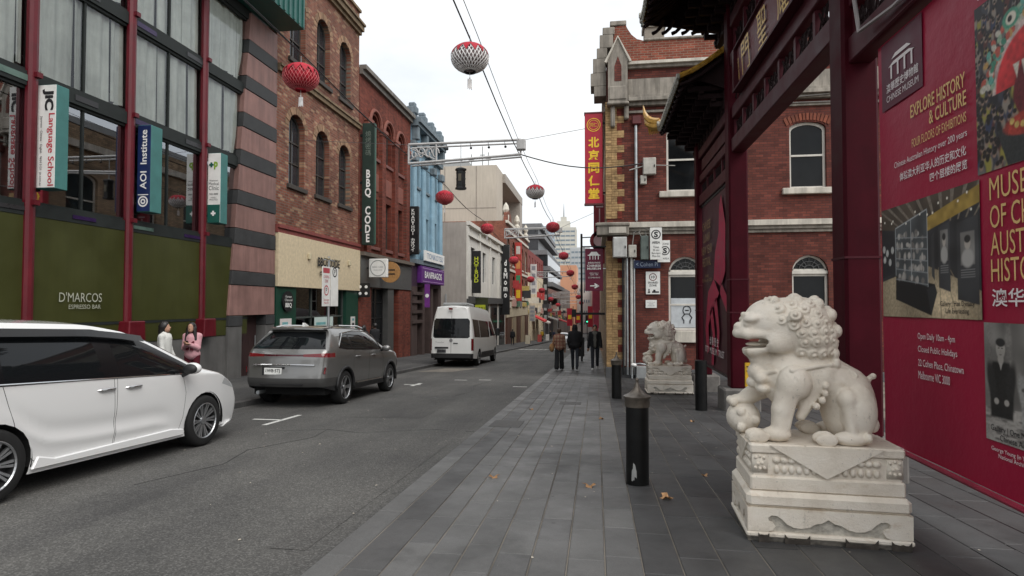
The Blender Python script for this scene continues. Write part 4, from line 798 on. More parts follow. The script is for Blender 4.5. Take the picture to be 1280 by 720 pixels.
text('澳華歷史博物館', WFACE, t, (-.07, BY+.045, 2.92), (1,0,0), (0,0,1), .42, .06); text('CHINESE\nMUSEUM', WFACE, t, (-.07, BY+.045, 2.77), (1,0,0), (0,0,1), .46, .17, bold=.02); text('OPEN DAILY\n10AM - 4PM', WFACE, t, (-.07, BY+.045, 2.54), (1,0,0), (0,0,1), .30, .09); text('22 COHEN PLACE', WFACE, t, (-.07, BY+.045, 2.42), (1,0,0), (0,0,1), .40, .045)
lg = MB(); lg.box(-.28, .14, BY+.042, BY+.046, 3.16, 3.19).prism([(-.24, BY+.043, 3.19), (.10, BY+.043, 3.19), (.02, BY+.043, 3.29), (-.16, BY+.043, 3.29)], (0, .003, 0))
for x in (-.22, -.12, -.04, .06): lg.box(x, x+.025, BY+.043, BY+.046, 3.03, 3.16)
lg.build('emblem', WFACE, t); text('→', WFACE, t, (-.05, BY+.045, 2.14), (1,0,0), (0,0,1), .30, .17, bold=.03)
t = thing('blade_sign', 'faded dark red sign with a round emblem further along below the gold lettered one', 'sign', (0, 26, 3)); MB().box(-.1, .42, 26, 26.2, 3.3, 6.3).lathe([(.42, 0), (.42, .2)], (.15, 26, 4.3), 20, 'y').build('casing', mat('faded_red', (.22, .02, .03), .6), t); MB().lathe([(.26, -.01), (.26, .0)], (.15, 25.99, 4.3), 20, 'y').build('emblem', mat('pale_pink', (.5, .35, .36), .6), t); MB().box(0, .32, 25.985, 25.999, 5.0, 5.06).box(.13, .18, 25.985, 25.998, 5.1, 5.7).box(0, .32, 25.985, 25.999, 5.75, 5.81).build('print', mat('pale_pink', (.5, .35, .36)), t)
# more buildings on the right further down (seen edge on)
for i, (y0, y1, z1, c, lb) in enumerate(((52, 78, 12, (.30, .22, .17), 'tan building beyond the crimson corner building on the right'), (78.2, 120, 9, (.40, .33, .28), 'pale low building far down the right side'), (120.2, 240, 12, (.22, .12, .1), 'dark red building farthest down the right side'))):
    t = thing('shop_building', lb, 'building', (1, y0, GZ(y0))); MB().box(.4, 14, y0, y1, GZ(y1)-1, z1).build('wall', mat('rblock%d' % i, c, .8, var=.3, scale=.2), t)
    for k in range(6): MB().box(.36, .41, y0+1+k*4, y0+3+k*4, 3, 6).build('window', WINGLASS, t)
for i, (y, z0, z1, lb) in enumerate(((34, 1.2, 4.4, 'nearest of the far red banners along the right side'), (46, -.3, 3.6, 'middle red banner along the right side'), (62, -1.2, 3.4, 'far red banner along the right side'))):
    t = thing('street_banner', lb, 'banner', (-.1, y, z0)); MB().box(-.22, .2, y, y+.06, z0, z1).build('cloth', mat('pink_red', (.40, .05, .085), .6), t); MB().box(.2, .42, y, y+.05, z1-.1, z1).build('bracket', DKFRAME, t)
# ---------------------------------------------------------------- painted timber gateway over the side lane
GT = mat('gate_maroon', (.048, .0036, .0085), .55, 0, .08, .2, 2.5, streak=.15); GTL = mat('gate_maroon_beam', (.060, .010, .016), .5, 0, .16, .18, 3)
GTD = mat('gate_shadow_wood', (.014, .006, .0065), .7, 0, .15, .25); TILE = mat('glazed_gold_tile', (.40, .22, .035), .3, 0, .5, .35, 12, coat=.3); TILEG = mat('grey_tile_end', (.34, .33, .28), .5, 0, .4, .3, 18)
CONCB = mat('column_block', (.16, .15, .14), .85, 0, .25, .25, 6, bump=.005, bs=40)
gate = thing('gateway', 'dark maroon Chinese gateway with tiled roofs and a gilded name board over the side lane', 'gate', ground_at(2.78, 9.55))
GX = 2.78; HW = .18; YC = [3.03, 6.84, 12.27, 16.07]
def PG(u, v, d): return (GX - .18 + d, u, v)
for y in YC:
    g = GZ(y); top = 8.0 if y in YC[1:3] else 6.3
    c = MB().box(GX-HW, GX+HW, y-HW, y+HW, g+.42, top).build('column', GT, gate, bevel=.03)
    for z in ((2.0, 1.35) if y > 10 else (2.0,)): MB().box(GX-HW-.006, GX+HW+.006, y-HW-.006, y+HW+.006, z-.012, z+.012).build('band', GTL, c)
    MB().box(GX-.34, GX+.34, y-.34, y+.34, g-.2, g+.43).build('stone_base', CONCB, c, bevel=.03)
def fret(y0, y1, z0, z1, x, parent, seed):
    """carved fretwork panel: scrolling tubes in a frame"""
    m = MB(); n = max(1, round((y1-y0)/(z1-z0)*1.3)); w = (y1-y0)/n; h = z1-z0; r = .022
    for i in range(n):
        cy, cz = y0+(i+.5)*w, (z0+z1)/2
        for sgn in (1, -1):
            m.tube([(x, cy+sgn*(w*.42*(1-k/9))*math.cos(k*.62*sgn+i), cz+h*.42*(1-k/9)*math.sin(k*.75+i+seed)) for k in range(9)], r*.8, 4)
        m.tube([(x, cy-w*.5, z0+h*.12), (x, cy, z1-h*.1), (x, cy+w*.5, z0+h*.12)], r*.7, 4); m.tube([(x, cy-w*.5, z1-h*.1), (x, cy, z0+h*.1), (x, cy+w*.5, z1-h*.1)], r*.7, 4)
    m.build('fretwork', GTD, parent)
def beam(y0, y1, z0, z1, w, m=None, nm='beam'): return MB().box(GX-w/2, GX+w/2, y0, y1, z0, z1).build(nm, m or GTL, gate, bevel=.015)
a, b = YC[1]+HW, YC[2]-HW
beam(a, b, 4.50, 4.78, .26); beam(a, b, 5.16, 5.42, .24); beam(a, b, 6.22, 6.46, .28); beam(a, b, 6.98, 7.22, .28)
n = 7
for i in range(n+1):
    y = a+(b-a)*i/n; MB().box(GX-.08, GX+.08, max(a, y-.04), min(b, y+.04), 4.781, 5.159).build('post', GTL, gate)
    if i < n: fret(y+.05, a+(b-a)*(i+1)/n-.05, 4.80, 5.14, GX-.03, gate, i)
for i in range(7):
    y = a+(b-a)*i/6; MB().box(GX-.08, GX+.08, max(a, y-.04), min(b, y+.04), 6.461, 6.979).build('post', GTL, gate)
    if i < 6: fret(y+.05, a+(b-a)*(i+1)/6-.05, 6.50, 6.95, GX-.03, gate, i+3)
bd0, bd1 = 7.9, 11.25
for y0, y1 in ((a, bd0-.14), (bd1+.14, b)): fret(y0, y1, 5.5, 6.18, GX-.03, gate, 2); fret(y0, y1, 5.44, 6.2, GX+.02, gate, 5)
board = MB().prism([(GX-.16, bd0, 5.46), (GX-.16, bd1, 5.46), (GX-.20, bd1, 6.20), (GX-.20, bd0, 6.20)], (.12, 0, 0)).build('name_board', mat('board_rose', (.150, .045, .052), .5), gate)
fr = MB()
for y0, y1, z0, z1 in ((bd0-.12, bd0, 5.43, 6.21), (bd1, bd1+.12, 5.43, 6.21), (bd0, bd1, 5.425, 5.46), (bd0, bd1, 6.20, 6.215)): fr.box(GX-.26, GX-.02, y0, y1, z0, z1)
fr.build('board_frame', GTL, board)
for i, c_ in enumerate('門聖耀'): text(c_, GOLD, board, (GX-.185, 10.62-i*1.02, 5.84), (0,-1,0), (-.05,0,1), .50, .58, bold=.0, ext=.02)
text('澳\n華', GOLD, board, (GX-.185, 11.1, 5.78), (0,-1,0), (-.05,0,1), .09, .42, ext=.02)
for y0, y1, s in ((YC[0]+HW, YC[1]-HW, 0), (YC[2]+HW, YC[3]-HW, 4)):
    beam(y0, y1, 4.06, 4.34, .24); beam(y0, y1, 4.66, 4.86, .22); beam(y0, y1, 5.28, 5.5, .26)
    for i in range(5):
        y = y0+(y1-y0)*i/4; MB().box(GX-.07, GX+.07, max(y0, y-.04), min(y1, y+.04), 4.341, 4.659).build('post', GTL, gate)
        if i < 4: fret(y+.04, y0+(y1-y0)*(i+1)/4-.04, 4.36, 4.64, GX-.03, gate, i+s)
    MB().box(GX-.05, GX+.05, y0, y1, 4.861, 5.279).build('plain_panel', GT, gate)
    MB().box(GX-.09, GX-.052, y0+.25, y1-.25, 4.93, 5.21).build('raised_panel', GTL, gate, bevel=.01)
# tiled roofs: rafters, bracket sets, tile rows, upturned corners
def roof(y0, y1, ze, zr, ov, ztop, horn, cx=GX):   # horn: which ends curl up
    rf = MB()
    def sec(t): return ov*t, ze+(zr-ze)*(1-t)**1.35          # t 0 ridge .. 1 eave : (offset, z)
    def lift(y): 
        d = min([abs(y-q) for q, on in zip((y0, y1), horn) if on]); return .34*max(0, 1-d/1.1)**2
    for sgn in (-1, 1):
        rf.grid(lambda u, v: (cx+sgn*sec(v)[0], y0+(y1-y0)*u, sec(v)[1]+lift(y0+(y1-y0)*u)*v*v), 24, 8)
    r = rf.build('roof', mat('tile_bed', (.14, .085, .03), .5), gate, smooth=True)
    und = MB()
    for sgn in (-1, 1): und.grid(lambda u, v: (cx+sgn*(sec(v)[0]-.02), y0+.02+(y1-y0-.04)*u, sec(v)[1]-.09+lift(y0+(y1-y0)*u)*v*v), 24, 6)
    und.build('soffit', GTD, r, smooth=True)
    n = int((y1-y0)/.17)
    for i in range(n+1):
        y = y0+(y1-y0)*i/n
        for sgn in (-1,) if i % 1 == 0 else ():
            m = MB().tube([(cx+sgn*sec(v)[0], y, sec(v)[1]+.035+lift(y)*v*v) for v in (0, .25, .5, .75, 1)], .05, 6)
            m.build('tile_row', TILE, r)
            e = sec(1); MB().lathe([(.062, -.03), (.062, .03)], (cx+sgn*(e[0]+.03), y, e[1]+.03+lift(y)), 8, 'x').prism([(cx+sgn*(e[0]+.01), y+.03, e[1]-.01+lift(y)), (cx+sgn*(e[0]+.01), y+.14, e[1]-.01+lift(y)), (cx+sgn*(e[0]+.01), y+.085, e[1]-.11+lift(y))], (sgn*.03, 0, 0)).build('tile_end', TILEG, r)
        if 1:
            m = MB().tube([(cx-sec(v)[0]*.985, y, sec(v)[1]-.14-.10*max(0, v-.85)/.15*(i % 2)+lift(y)*v*v) for v in (.2, .6, .85, 1)], [.045, .045, .045, .03], 5); m.build('rafter', GTD, r)
    MB().tube([(cx, y, zr+.1) for y in (y0, y1)], .11, 8).build('ridge', TILE, r)
    for yy, sy, hn in ((y0, -1, horn[0]), (y1, 1, horn[1])):         # gable-end rolls and a curling dragon-tail horn at each street corner
        for sgn in (-1, 1):
            MB().tube([(cx+sgn*sec(v)[0], yy, sec(v)[1]+.05+.34*v*v*hn) for v in (0, .2, .4, .6, .8, 1)], .05, 6).build('verge_tile', TILE, r)
            if hn == 1:
                ex, ez = sec(1)[0], sec(1)[1]+.36
                pts = [(0, 0), (.10, .02), (.22, .08), (.32, .20), (.38, .36), (.41, .56)]
                MB().tube([(cx+sgn*(ex-.02+p), yy+sy*p*.55, ez+q) for p, q in pts], [.115, .12, .11, .085, .05, .012], 7).build('horn', TILE, r)
                MB().tube([(cx+sgn*(ex-.02+p), yy+sy*p*.5, ez-.12+q*.75) for p, q in pts[:5]], [.12, .12, .10, .07, .02], 7).build('horn', TILE, r)
                for k in range(6): MB().tube([(cx+sgn*(ex+.02+k*.045), yy+sy*(.02+k*.02), ez-.14), (cx+sgn*(ex+.0+k*.045), yy+sy*(.05+k*.02), ez-.30)], [.03, .012], 5).build('horn_tooth', TILE, r)
    # stepped bracket sets under the eave
    k = int((y1-y0)/.42)
    for i in range(k+1):
        y = y0+.28+(y1-y0-.56)*i/k
        for j, (w, z) in enumerate(((.16, ztop), (.38, ztop+.17), (.62, ztop+.34), (.84, ztop+.51))):
            if z < ze+.05: MB().box(cx-w, cx+w, y-.04, y+.04, z, z+.10).box(cx-w, cx-w+.09, y-.11, y+.11, z+.09, z+.14).build('bracket', GTD, r)
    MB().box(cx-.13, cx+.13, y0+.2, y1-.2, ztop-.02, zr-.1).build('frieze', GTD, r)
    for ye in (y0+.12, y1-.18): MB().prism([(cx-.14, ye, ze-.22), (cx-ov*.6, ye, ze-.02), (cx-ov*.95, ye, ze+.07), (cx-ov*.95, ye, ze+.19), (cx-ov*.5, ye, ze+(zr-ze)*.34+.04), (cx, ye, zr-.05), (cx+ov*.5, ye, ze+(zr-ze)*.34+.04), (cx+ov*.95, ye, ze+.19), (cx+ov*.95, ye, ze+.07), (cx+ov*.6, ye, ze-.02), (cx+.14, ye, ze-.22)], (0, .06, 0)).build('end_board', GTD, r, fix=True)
    if ov > 1.5:
        for yy, sy in ((y0, -1), (y1, 1)):
            for k in range(6): x = cx-.25-k*.22; z = ze-.10+k*.015; MB().tube([(x+.1, yy-sy*.35, z+.12), (x+.04, yy-sy*.1, z+.04), (x-.04, yy+sy*.02, z), (x-.12, yy+sy*.08, z-.01)], [.05, .045, .04, .045], 6).build('rafter_end', GTD, r)
    return r
roof(12.55, 16.75, 6.22, 6.86, 1.05, 5.5, (0, 1)); roof(2.35, 6.56, 6.22, 6.86, 1.05, 5.5, (1, 0)); roof(5.6, 13.75, 7.80, 9.2, 1.72, 7.22, (.6, .6))
# hanging pale wire and the fastening rope on the near side beam
MB().tube([(GX-.2, 6.3, 4.6), (GX-.2, 6.2, 4.2), (GX-.16, 5.6, 4.15), (GX-.16, 3.3, 4.12)], .02, 6).build('batten', mat('pale_batten', (.30, .27, .27), .5), gate)
# ---------------------------------------------------------------- printed banners laced between the columns
BAN = mat('banner_crimson', (.33, .009, .042), .45, 0, .4, .06, 1.2, bump=.03, bs=2.6); BANG = mat('banner_gold', (.74, .50, .20), .5, var=.04); BANW = mat('banner_white', (.80, .74, .74), .5, var=.04)
bn = thing('museum_banner', 'large crimson museum banner with gold and white print laced between near gate columns', 'banner', (GX, 4.9, .2))
XB = GX-.02
b0, b1, z0, z1 = 3.25, 6.22, .19, 4.02
def sag(y, z): return .004+.004*math.sin(y*5+z*3)
MB().grid(lambda u, v: (XB+sag(b0+(b1-b0)*u, z0+(z1-z0)*v), b0+(b1-b0)*u, z0+(z1-z0)*v), 24, 24).build('cloth', BAN, bn, smooth=True)
ROD = mat('rod_red', (.3, .02, .05), .4)
rd = MB().tube([(XB-.02, b0, z0-.02), (XB-.02, b1-.05, z0-.02)], .024, 8).build('bottom_rod', ROD, bn); MB().tube([(XB-.02, 5.98, z0-.02), (XB-.02, 5.87, z0-.02)], .032, 8).build('white_cap', WHITE, bn)
MB().tube([(XB-.02, 6.15, z0), (XB+.05, 6.4, z0-.25), (XB, 6.55, -.05), (GX, 6.6, .1)], .008, 5).build('cable_tie', BLACK, bn); MB().tube([(XB-.02, 6.25, z0), (XB, 6.35, -.02), (XB-.05, 6.48, -.1)], .007, 5).build('blue_tie', mat('tie_blue', (.05, .25, .4), .5), bn)
XI = XB-.006
def BP(u, z): return (XI, u, z)
def bt(s, y, z, w, h, m, bold=0, **k): return text(s, m, bn, (XI, y, z), (0,-1,0), (0,0,1), w, h, bold=bold, ext=.004, **k)
def panel(nm, y0, y1, za, zb, m, d=0): return MB().poly([(XI-d, y1, za), (XI-d, y0, za), (XI-d, y0, zb), (XI-d, y1, zb)]).build(nm, m, bn)
bt('EXPLORE HISTORY', 5.23, 3.20, .78, .115, BANG, .01); bt('& CULTURE', 5.08, 3.06, .50, .115, BANG, .01); bt('FOUR FLOORS OF EXHIBITIONS', 5.22, 2.915, .77, .075, BANG)
bt('Chinese Australian History over 200 years', 5.375, 2.785, 1.09, .072, BANW); bt('体验澳大利亚华人的历史和文化', 5.335, 2.665, .98, .078, BANW, .01); bt('四个层楼的展览', 5.085, 2.555, .50, .078, BANW, .01)
panel('logo_ground', 5.42, 6.14, 3.36, 4.0, mat('logo_plum', (.095, .012, .030), .5))
lg = MB()
for za, w, hh in ((3.80, .17, .035), (3.74, .23, .03)): lg.prism([(XI-.004, 5.76+w, za), (XI-.004, 5.76-w, za), (XI-.004, 5.76-w*.6, za+hh), (XI-.004, 5.76+w*.6, za+hh)], (-.003, 0, 0))
for y in (5.58, 5.70, 5.82, 5.94): lg.box(XI-.007, XI-.004, y-.012, y+.012, 3.62, 3.74)
lg.build('emblem', BANW, bn); bt('澳華歷史博物館', 5.76, 3.55, .56, .085, BANW, .01); bt('CHINESE MUSEUM', 5.76, 3.45, .56, .06, BANW)
for s_, z, w_ in (('MUSEUM', 2.315, .60), ('OF CHINESE', 2.115, .74), ('AUSTRALIAN', 1.925, .80), ('HISTORY', 1.74, .57)): bt(s_, 4.59-w_/2, z, w_, .16, BANG, -.002)
bt('澳华历史博物馆', 4.02, 1.55, 1.14, .125, BANW, .012)
for s_, z in (('Open Daily 10am - 4pm', 1.225), ('Closed Public Holidays', 1.115), ('22 Cohen Place, Chinatown', 1.0), ('Melbourne VIC 3000', .90)): bt(s_, 5.57-.0085*len(s_)*1.5, z, .0255*len(s_), .068, BANW)
bt('Gallery | Million Dragon', 4.38, 3.72, .60, .06, BANW)
# three printed pictures: flat prints, coloured point by point on a fine grid
def print_mat(nm):
    m, t, b, Lk = nodes(nm); setp(b, .45, 0, .35); at = t.nodes.new('ShaderNodeAttribute'); at.attribute_name = 'ink'; Lk(at.outputs['Color'], b.inputs['Base Color']); return m
PRM = print_mat('printed_ink')
class Print:
    def __init__(s, y0, y1, z0, z1, d, seed):
        s.nx = int((y1-y0)/d); s.nz = int((z1-z0)/d); s.Y, s.Z = np.meshgrid(np.linspace(y1, y0, s.nx+1), np.linspace(z0, z1, s.nz+1)); s.C = np.zeros(s.Y.shape+(3,)); s.r = np.random.RandomState(seed); s.d = d
    def noise(s, k, lo=0, hi=1):
        g = s.r.rand(max(2, int(s.nz*s.d/k)+3), max(2, int(s.nx*s.d/k)+3)); u = np.linspace(0, g.shape[1]-1.001, s.nx+1); v = np.linspace(0, g.shape[0]-1.001, s.nz+1)
        i, j = v.astype(int)[:, None], u.astype(int)[None]; fv, fu = (v % 1)[:, None], (u % 1)[None]; fu = fu*fu*(3-2*fu); fv = fv*fv*(3-2*fv)
        return lo+(hi-lo)*(g[i, j]*(1-fu)*(1-fv)+g[i, j+1]*fu*(1-fv)+g[i+1, j]*(1-fu)*fv+g[i+1, j+1]*fu*fv)
    def lay(s, mask, col, shade=None):
        m = np.clip(mask, 0, 1)[..., None]; c = np.array(col, float)*(1 if shade is None else shade[..., None]); s.C = s.C*(1-m)+c*m; return s
    def ell(s, y, z, ry, rz, col, soft=.12, shade=None, rot=0):
        dy, dz = s.Y-y, s.Z-z; c_, s_ = math.cos(rot), math.sin(rot); dy, dz = dy*c_+dz*s_, -dy*s_+dz*c_; r = np.sqrt((dy/ry)**2+(dz/rz)**2); return s.lay((1-r)/soft+.5, col, shade)
    def poly(s, pts, col, shade=None, soft=.006):
        A = sum(pts[i][0]*pts[(i+1) % len(pts)][1]-pts[(i+1) % len(pts)][0]*pts[i][1] for i in range(len(pts))); sg = 1 if A > 0 else -1; m = np.full(s.Y.shape, 9.)
        for i in range(len(pts)):
            p, q = pts[i], pts[(i+1) % len(pts)]; l = math.hypot(q[0]-p[0], q[1]-p[1])+1e-9; m = np.minimum(m, sg*((q[0]-p[0])*(s.Z-p[1])-(q[1]-p[1])*(s.Y-p[0]))/l)
        return s.lay(m/soft+.5, col, shade)
    def build(s, name):
        n = s.nx+1; V = np.stack([np.full(s.Y.size, XI), s.Y.ravel(), s.Z.ravel()], 1)-np.array(POS[bn.name]); idx = (np.arange(s.nz)[:, None]*n+np.arange(s.nx)[None]).ravel()
        me = bpy.data.meshes.new(name); me.from_pydata(V.tolist(), [], np.stack([idx, idx+1, idx+n+1, idx+n], 1).tolist()); me.materials.append(PRM)
        at = me.color_attributes.new('ink', 'FLOAT_COLOR', 'POINT'); at.data.foreach_set('color', np.concatenate([np.clip(s.C, 0, 1).reshape(-1, 3), np.ones((s.Y.size, 1))], 1).ravel()); return link(name, me, bn)
# parade crowd with a dragon's head
p = Print(3.3, 4.72, 2.44, 3.66, .0062, 1); p.C[:] = (.03, .03, .035)
for k in range(900):
    z = 3.66-1.22*k/900; y = p.r.uniform(3.3, 4.74); q = p.r.rand(); sc_c = .018+.014*(3.66-z)
    bc = [(.02, .02, .025), (.05, .055, .07), (.16, .15, .14), (.28, .24, .20), (.035, .05, .10), (.30, .27, .06), (.10, .035, .03)][p.r.randint(7)]
    p.ell(y, z-sc_c*1.5, sc_c*1.25, sc_c*1.9, bc, .5); p.ell(y, z, sc_c*.62, sc_c*.8, (.30, .20, .15) if q > .35 else (.02, .018, .018), .5); p.ell(y, z+sc_c*.35, sc_c*.64, sc_c*.55, (.015, .013, .013), .4)
n1 = p.noise(.03, .7, 1.25); n2 = p.noise(.012, .75, 1.2)
p.poly([(4.5, 2.7), (3.75, 2.66), (3.8, 2.44), (4.40, 2.44)], (.035, .04, .04), n2)
r_ = np.sqrt(((p.Y-4.12)/.42)**2+((p.Z-2.98)/.40)**2); up_ = (p.Z > 2.96)
p.lay(((1-r_)/.04+.5)*up_, (.62, .50, .46), n1*n2); r2 = np.sqrt(((p.Y-4.12)/.385)**2+((p.Z-2.97)/.36)**2); p.lay(((1-r2)/.05+.5)*up_, (.50, .03, .035), n1*np.clip(1.35-.8*(1-r2)*1.2, .4, 1.4))
r3 = np.sqrt(((p.Y-4.08)/.25)**2+((p.Z-2.90)/.24)**2); p.lay((1-r3)/.06+.5, (.13, .015, .022), n2); p.ell(4.05, 2.80, .17, .13, (.30, .03, .045), .4, n1)
for y, h in ((4.30, .10), (4.22, .15), (4.13, .17), (4.04, .15), (3.95, .10)): p.poly([(y+.03, 3.10), (y-.03, 3.10), (y-.005, 3.10-h)], (.62, .58, .50), n2, .01)
p.ell(4.10, 2.69, .33, .085, (.42, .05, .035), .15, n1*n2)
for k in range(26): p.ell(4.36-.5*p.r.rand(), 2.70+.07*p.r.randn()*.6, .022, .022, (.62, .45, .14), .4, n2); 
p.ell(4.02, 2.79, .055, .055, (.70, .62, .06), .2)
for k in range(150):
    a_ = p.r.uniform(.05, math.pi-.05); rr = 1+.32*p.r.rand(); y, z = 4.12+.40*rr*math.cos(a_), 3.0+.38*rr*math.sin(a_)
    p.ell(y, z, .03, .022, [(.06, .24, .16), (.30, .42, .30), (.55, .52, .44), (.50, .30, .10), (.12, .36, .30), (.48, .10, .07)][p.r.randint(6)], .35, n2, p.r.uniform(0, 3))
for y, z in ((4.34, 3.42), (4.10, 3.48)): p.ell(y, z, .085, .065, (.08, .30, .20), .2, n2); p.ell(y, z, .05, .042, (.70, .66, .55), .2); p.ell(y+.01, z, .022, .022, (.02, .02, .02), .3)
for k in range(90): p.ell(3.62+.32*p.r.rand(), 3.3+.36*p.r.rand(), .04, .03, [(.55, .28, .22), (.62, .55, .48), (.50, .12, .10), (.12, .30, .22)][p.r.randint(4)], .6, n1)
p.build('dragon_print')
# museum gallery with a glass case
p = Print(4.705, 6.19, 1.39, 2.41, .0062, 2); n1 = p.noise(.15, .6, 1.4); n2 = p.noise(.014, .75, 1.25); p.C[:] = (.035, .037, .04); p.C *= n1[..., None]
p.poly([(6.19, 2.41), (4.705, 2.41), (4.705, 2.24), (5.5, 2.14), (6.19, 2.22)], (.075, .058, .042), n1)
for k in range(12): p.poly([(6.25-k*.17, 2.41), (6.20-k*.17, 2.41), (5.76-k*.10, 2.16), (5.78-k*.10, 2.16)], (.20, .17, .135), n2)
p.poly([(5.65, 2.18), (4.705, 2.38), (4.705, 2.25), (5.45, 2.11)], (.36, .24, .055), p.noise(.05, .7, 1.3))
fl = np.clip(.45+1.0*np.exp(-((p.Y-5.15)/.28)**2-((p.Z-1.52)/.16)**2)+.3*np.exp(-((p.Y-6.0)/.2)**2), 0, 1.5)
p.poly([(6.19, 1.39), (4.705, 1.39), (4.705, 1.60), (5.1, 1.74), (5.45, 1.84), (6.19, 1.72)], (.58, .47, .31), fl*n2)
for k in range(7): p.poly([(6.1-k*.22, 1.39), (6.085-k*.22, 1.39), (5.52-k*.07, 1.8), (5.525-k*.07, 1.8)], (.36, .28, .18), None, .012)
p.poly([(6.19, 1.75), (5.95, 1.80), (5.95, 2.18), (6.19, 2.22)], (.022, .024, .027))
for y, z in ((6.14, 1.93), (6.09, 1.99), (6.04, 1.90), (5.99, 2.01), (6.15, 2.03)): p.ell(y, z, .026, .034, (.50, .50, .48), .25, n2)
p.poly([(5.94, 1.55), (5.36, 1.41), (5.27, 1.60), (5.30, 1.67), (5.93, 1.77)], (.012, .013, .014)); p.poly([(5.36, 1.41), (5.27, 1.60), (5.30, 1.67), (5.42, 1.63)], (.03, .032, .035))
p.poly([(5.93, 1.77), (5.40, 1.65), (5.40, 2.30), (5.93, 2.20)], (.075, .085, .09), n1)
for k in range(60):
    u = p.r.rand(); row = p.r.randint(5); y = 5.90-.46*u; z = 1.76+.095*row-.05*u+.01*p.r.randn(); v_ = p.r.uniform(.12, .5); p.ell(y, z, .014+.014*p.r.rand(), .018+.02*p.r.rand(), (v_, v_*.95, v_*.88), .5)
for row in range(5): p.poly([(5.93, 1.735+.095*row), (5.40, 1.665+.10*row), (5.40, 1.672+.10*row), (5.93, 1.742+.095*row)], (.30, .32, .33))
for y, a_, b_ in ((5.93, 1.77, 2.20), (5.66, 1.71, 2.26), (5.40, 1.65, 2.30)): p.poly([(y+.004, a_), (y-.004, a_), (y-.004, b_), (y+.004, b_)], (.42, .45, .46))
p.poly([(5.93, 2.20), (5.40, 2.30), (5.40, 2.31), (5.93, 2.21)], (.42, .45, .46))
for y0_, y1_, a_, b_ in ((5.34, 5.30, 1.72, 2.10), (5.24, 5.08, 1.62, 2.16), (4.99, 4.73, 1.52, 2.16)):
    p.poly([(y0_, a_+.02), (y1_, a_-.02), (y1_, b_), (y0_, b_-.03)], (.055, .058, .062), n1)
    if y0_ < 5.3:
        m_ = (y0_+y1_)/2; w_ = (y0_-y1_)*.33; zc_ = (a_+b_)/2+.08; p.poly([(m_+w_, zc_-.12), (m_-w_, zc_-.12), (m_-w_, zc_+.13), (m_+w_, zc_+.13)], (.20, .195, .185), n1); p.ell(m_, zc_-.07, w_*.85, .07, (.42, .41, .39), .3); p.ell(m_, zc_+.045, w_*.42, .05, (.46, .42, .37), .25); p.ell(m_, zc_+.075, w_*.45, .03, (.03, .03, .03), .3)
        for k in range(4): p.poly([(m_+w_, zc_-.16-.018*k), (m_-w_, zc_-.16-.018*k), (m_-w_, zc_-.154-.018*k), (m_+w_, zc_-.154-.018*k)], (.26, .26, .26))
for k in range(14): p.ell(6.15-.105*k+.03*p.r.randn(), 2.30+.05*p.r.randn(), .010, .010, (.95, .9, .78), .6)
pr = p.build('gallery_print'); text('Gallery | Han Dynasty\nLife Everlasting', INK, pr, (XI, 5.0, 1.475), (0,-1,0), (0,0,1), .44, .11, ext=.005)
# old family portrait
p = Print(3.4, 4.69, .55, 1.375, .0062, 3); n1 = p.noise(.12, .65, 1.35); n2 = p.noise(.013, .8, 1.2); bg_ = np.clip(.11+.12*np.exp(-((p.Y-4.62)/.12)**2)+.10*np.exp(-((p.Y-4.1)/.25)**2), 0, 1)
p.C[:] = (bg_*n1)[..., None]*np.array((1.04, 1, .93))
for y in (4.63, 4.44, 3.86): p.poly([(y+.035, .85), (y-.035, .85), (y-.028, 1.375), (y+.028, 1.375)], (.22, .21, .195), n1*n2, .03)
p.poly([(4.69, .55), (3.4, .55), (3.4, .84), (4.3, .80), (4.69, .78)], (.34, .325, .30), n1*n2)
for k in range(160): p.ell(p.r.uniform(3.4, 4.7), p.r.uniform(.57, .8), .03, .008, (.16, .15, .14) if p.r.rand() > .5 else (.42, .40, .37), .8)
def sitter(y, z, s_, coat, light=False):
    v_ = coat; p.poly([(y+.13*s_, z), (y-.13*s_, z), (y-.15*s_, z+.3*s_), (y-.10*s_, z+.45*s_), (y+.10*s_, z+.45*s_), (y+.14*s_, z+.3*s_)], (v_, v_, v_*.95), n1*n2, .02)
    for q in (-1, 1): p.ell(y+q*.115*s_, z+.30*s_, .05*s_, .15*s_, (v_*1.15, v_*1.15, v_*1.1), .5, n2, -q*.2); p.ell(y+q*.06*s_, z+.13*s_, .028*s_, .025*s_, (.40, .38, .35), .4)
    if light:
        for k in range(26): p.ell(y+.12*s_*p.r.uniform(-1, 1), z+.4*s_*p.r.rand(), .022*s_, .016*s_, (.10, .095, .09) if p.r.rand() > .5 else (.5, .48, .45), .5)
    p.ell(y, z+.47*s_, .035*s_, .04*s_, (.36, .34, .31), .4); p.ell(y, z+.55*s_, .054*s_, .075*s_, (.46, .44, .40), .2, n1); p.ell(y, z+.605*s_, .056*s_, .035*s_, (.03, .03, .03), .3)
    for q in (-1, 1): p.ell(y+q*.02*s_, z+.56*s_, .011*s_, .006*s_, (.06, .055, .05), .6)
    p.ell(y, z+.535*s_, .007*s_, .014*s_, (.32, .30, .27), .6); p.ell(y, z+.507*s_, .016*s_, .005*s_, (.16, .14, .13), .6); p.poly([(y+.02*s_, z+.44*s_), (y-.02*s_, z+.44*s_), (y, z+.38*s_)], (.40, .385, .36))
sitter(4.52, .72, .86, .028); sitter(4.00, .80, .90, .07); sitter(4.22, .68, .80, .27, True); sitter(3.72, .70, .85, .03)
pr = p.build('portrait_print'); text('Gallery | One Million Stories\nChinese Australians', INK, pr, (XI, 4.33, .615), (0,-1,0), (0,0,1), .60, .10, ext=.005); bt('George Young (in Young family), a group portrait\nNational Archives of Australia B2E, 1913', 4.22, .475, .82, .075, BANW)
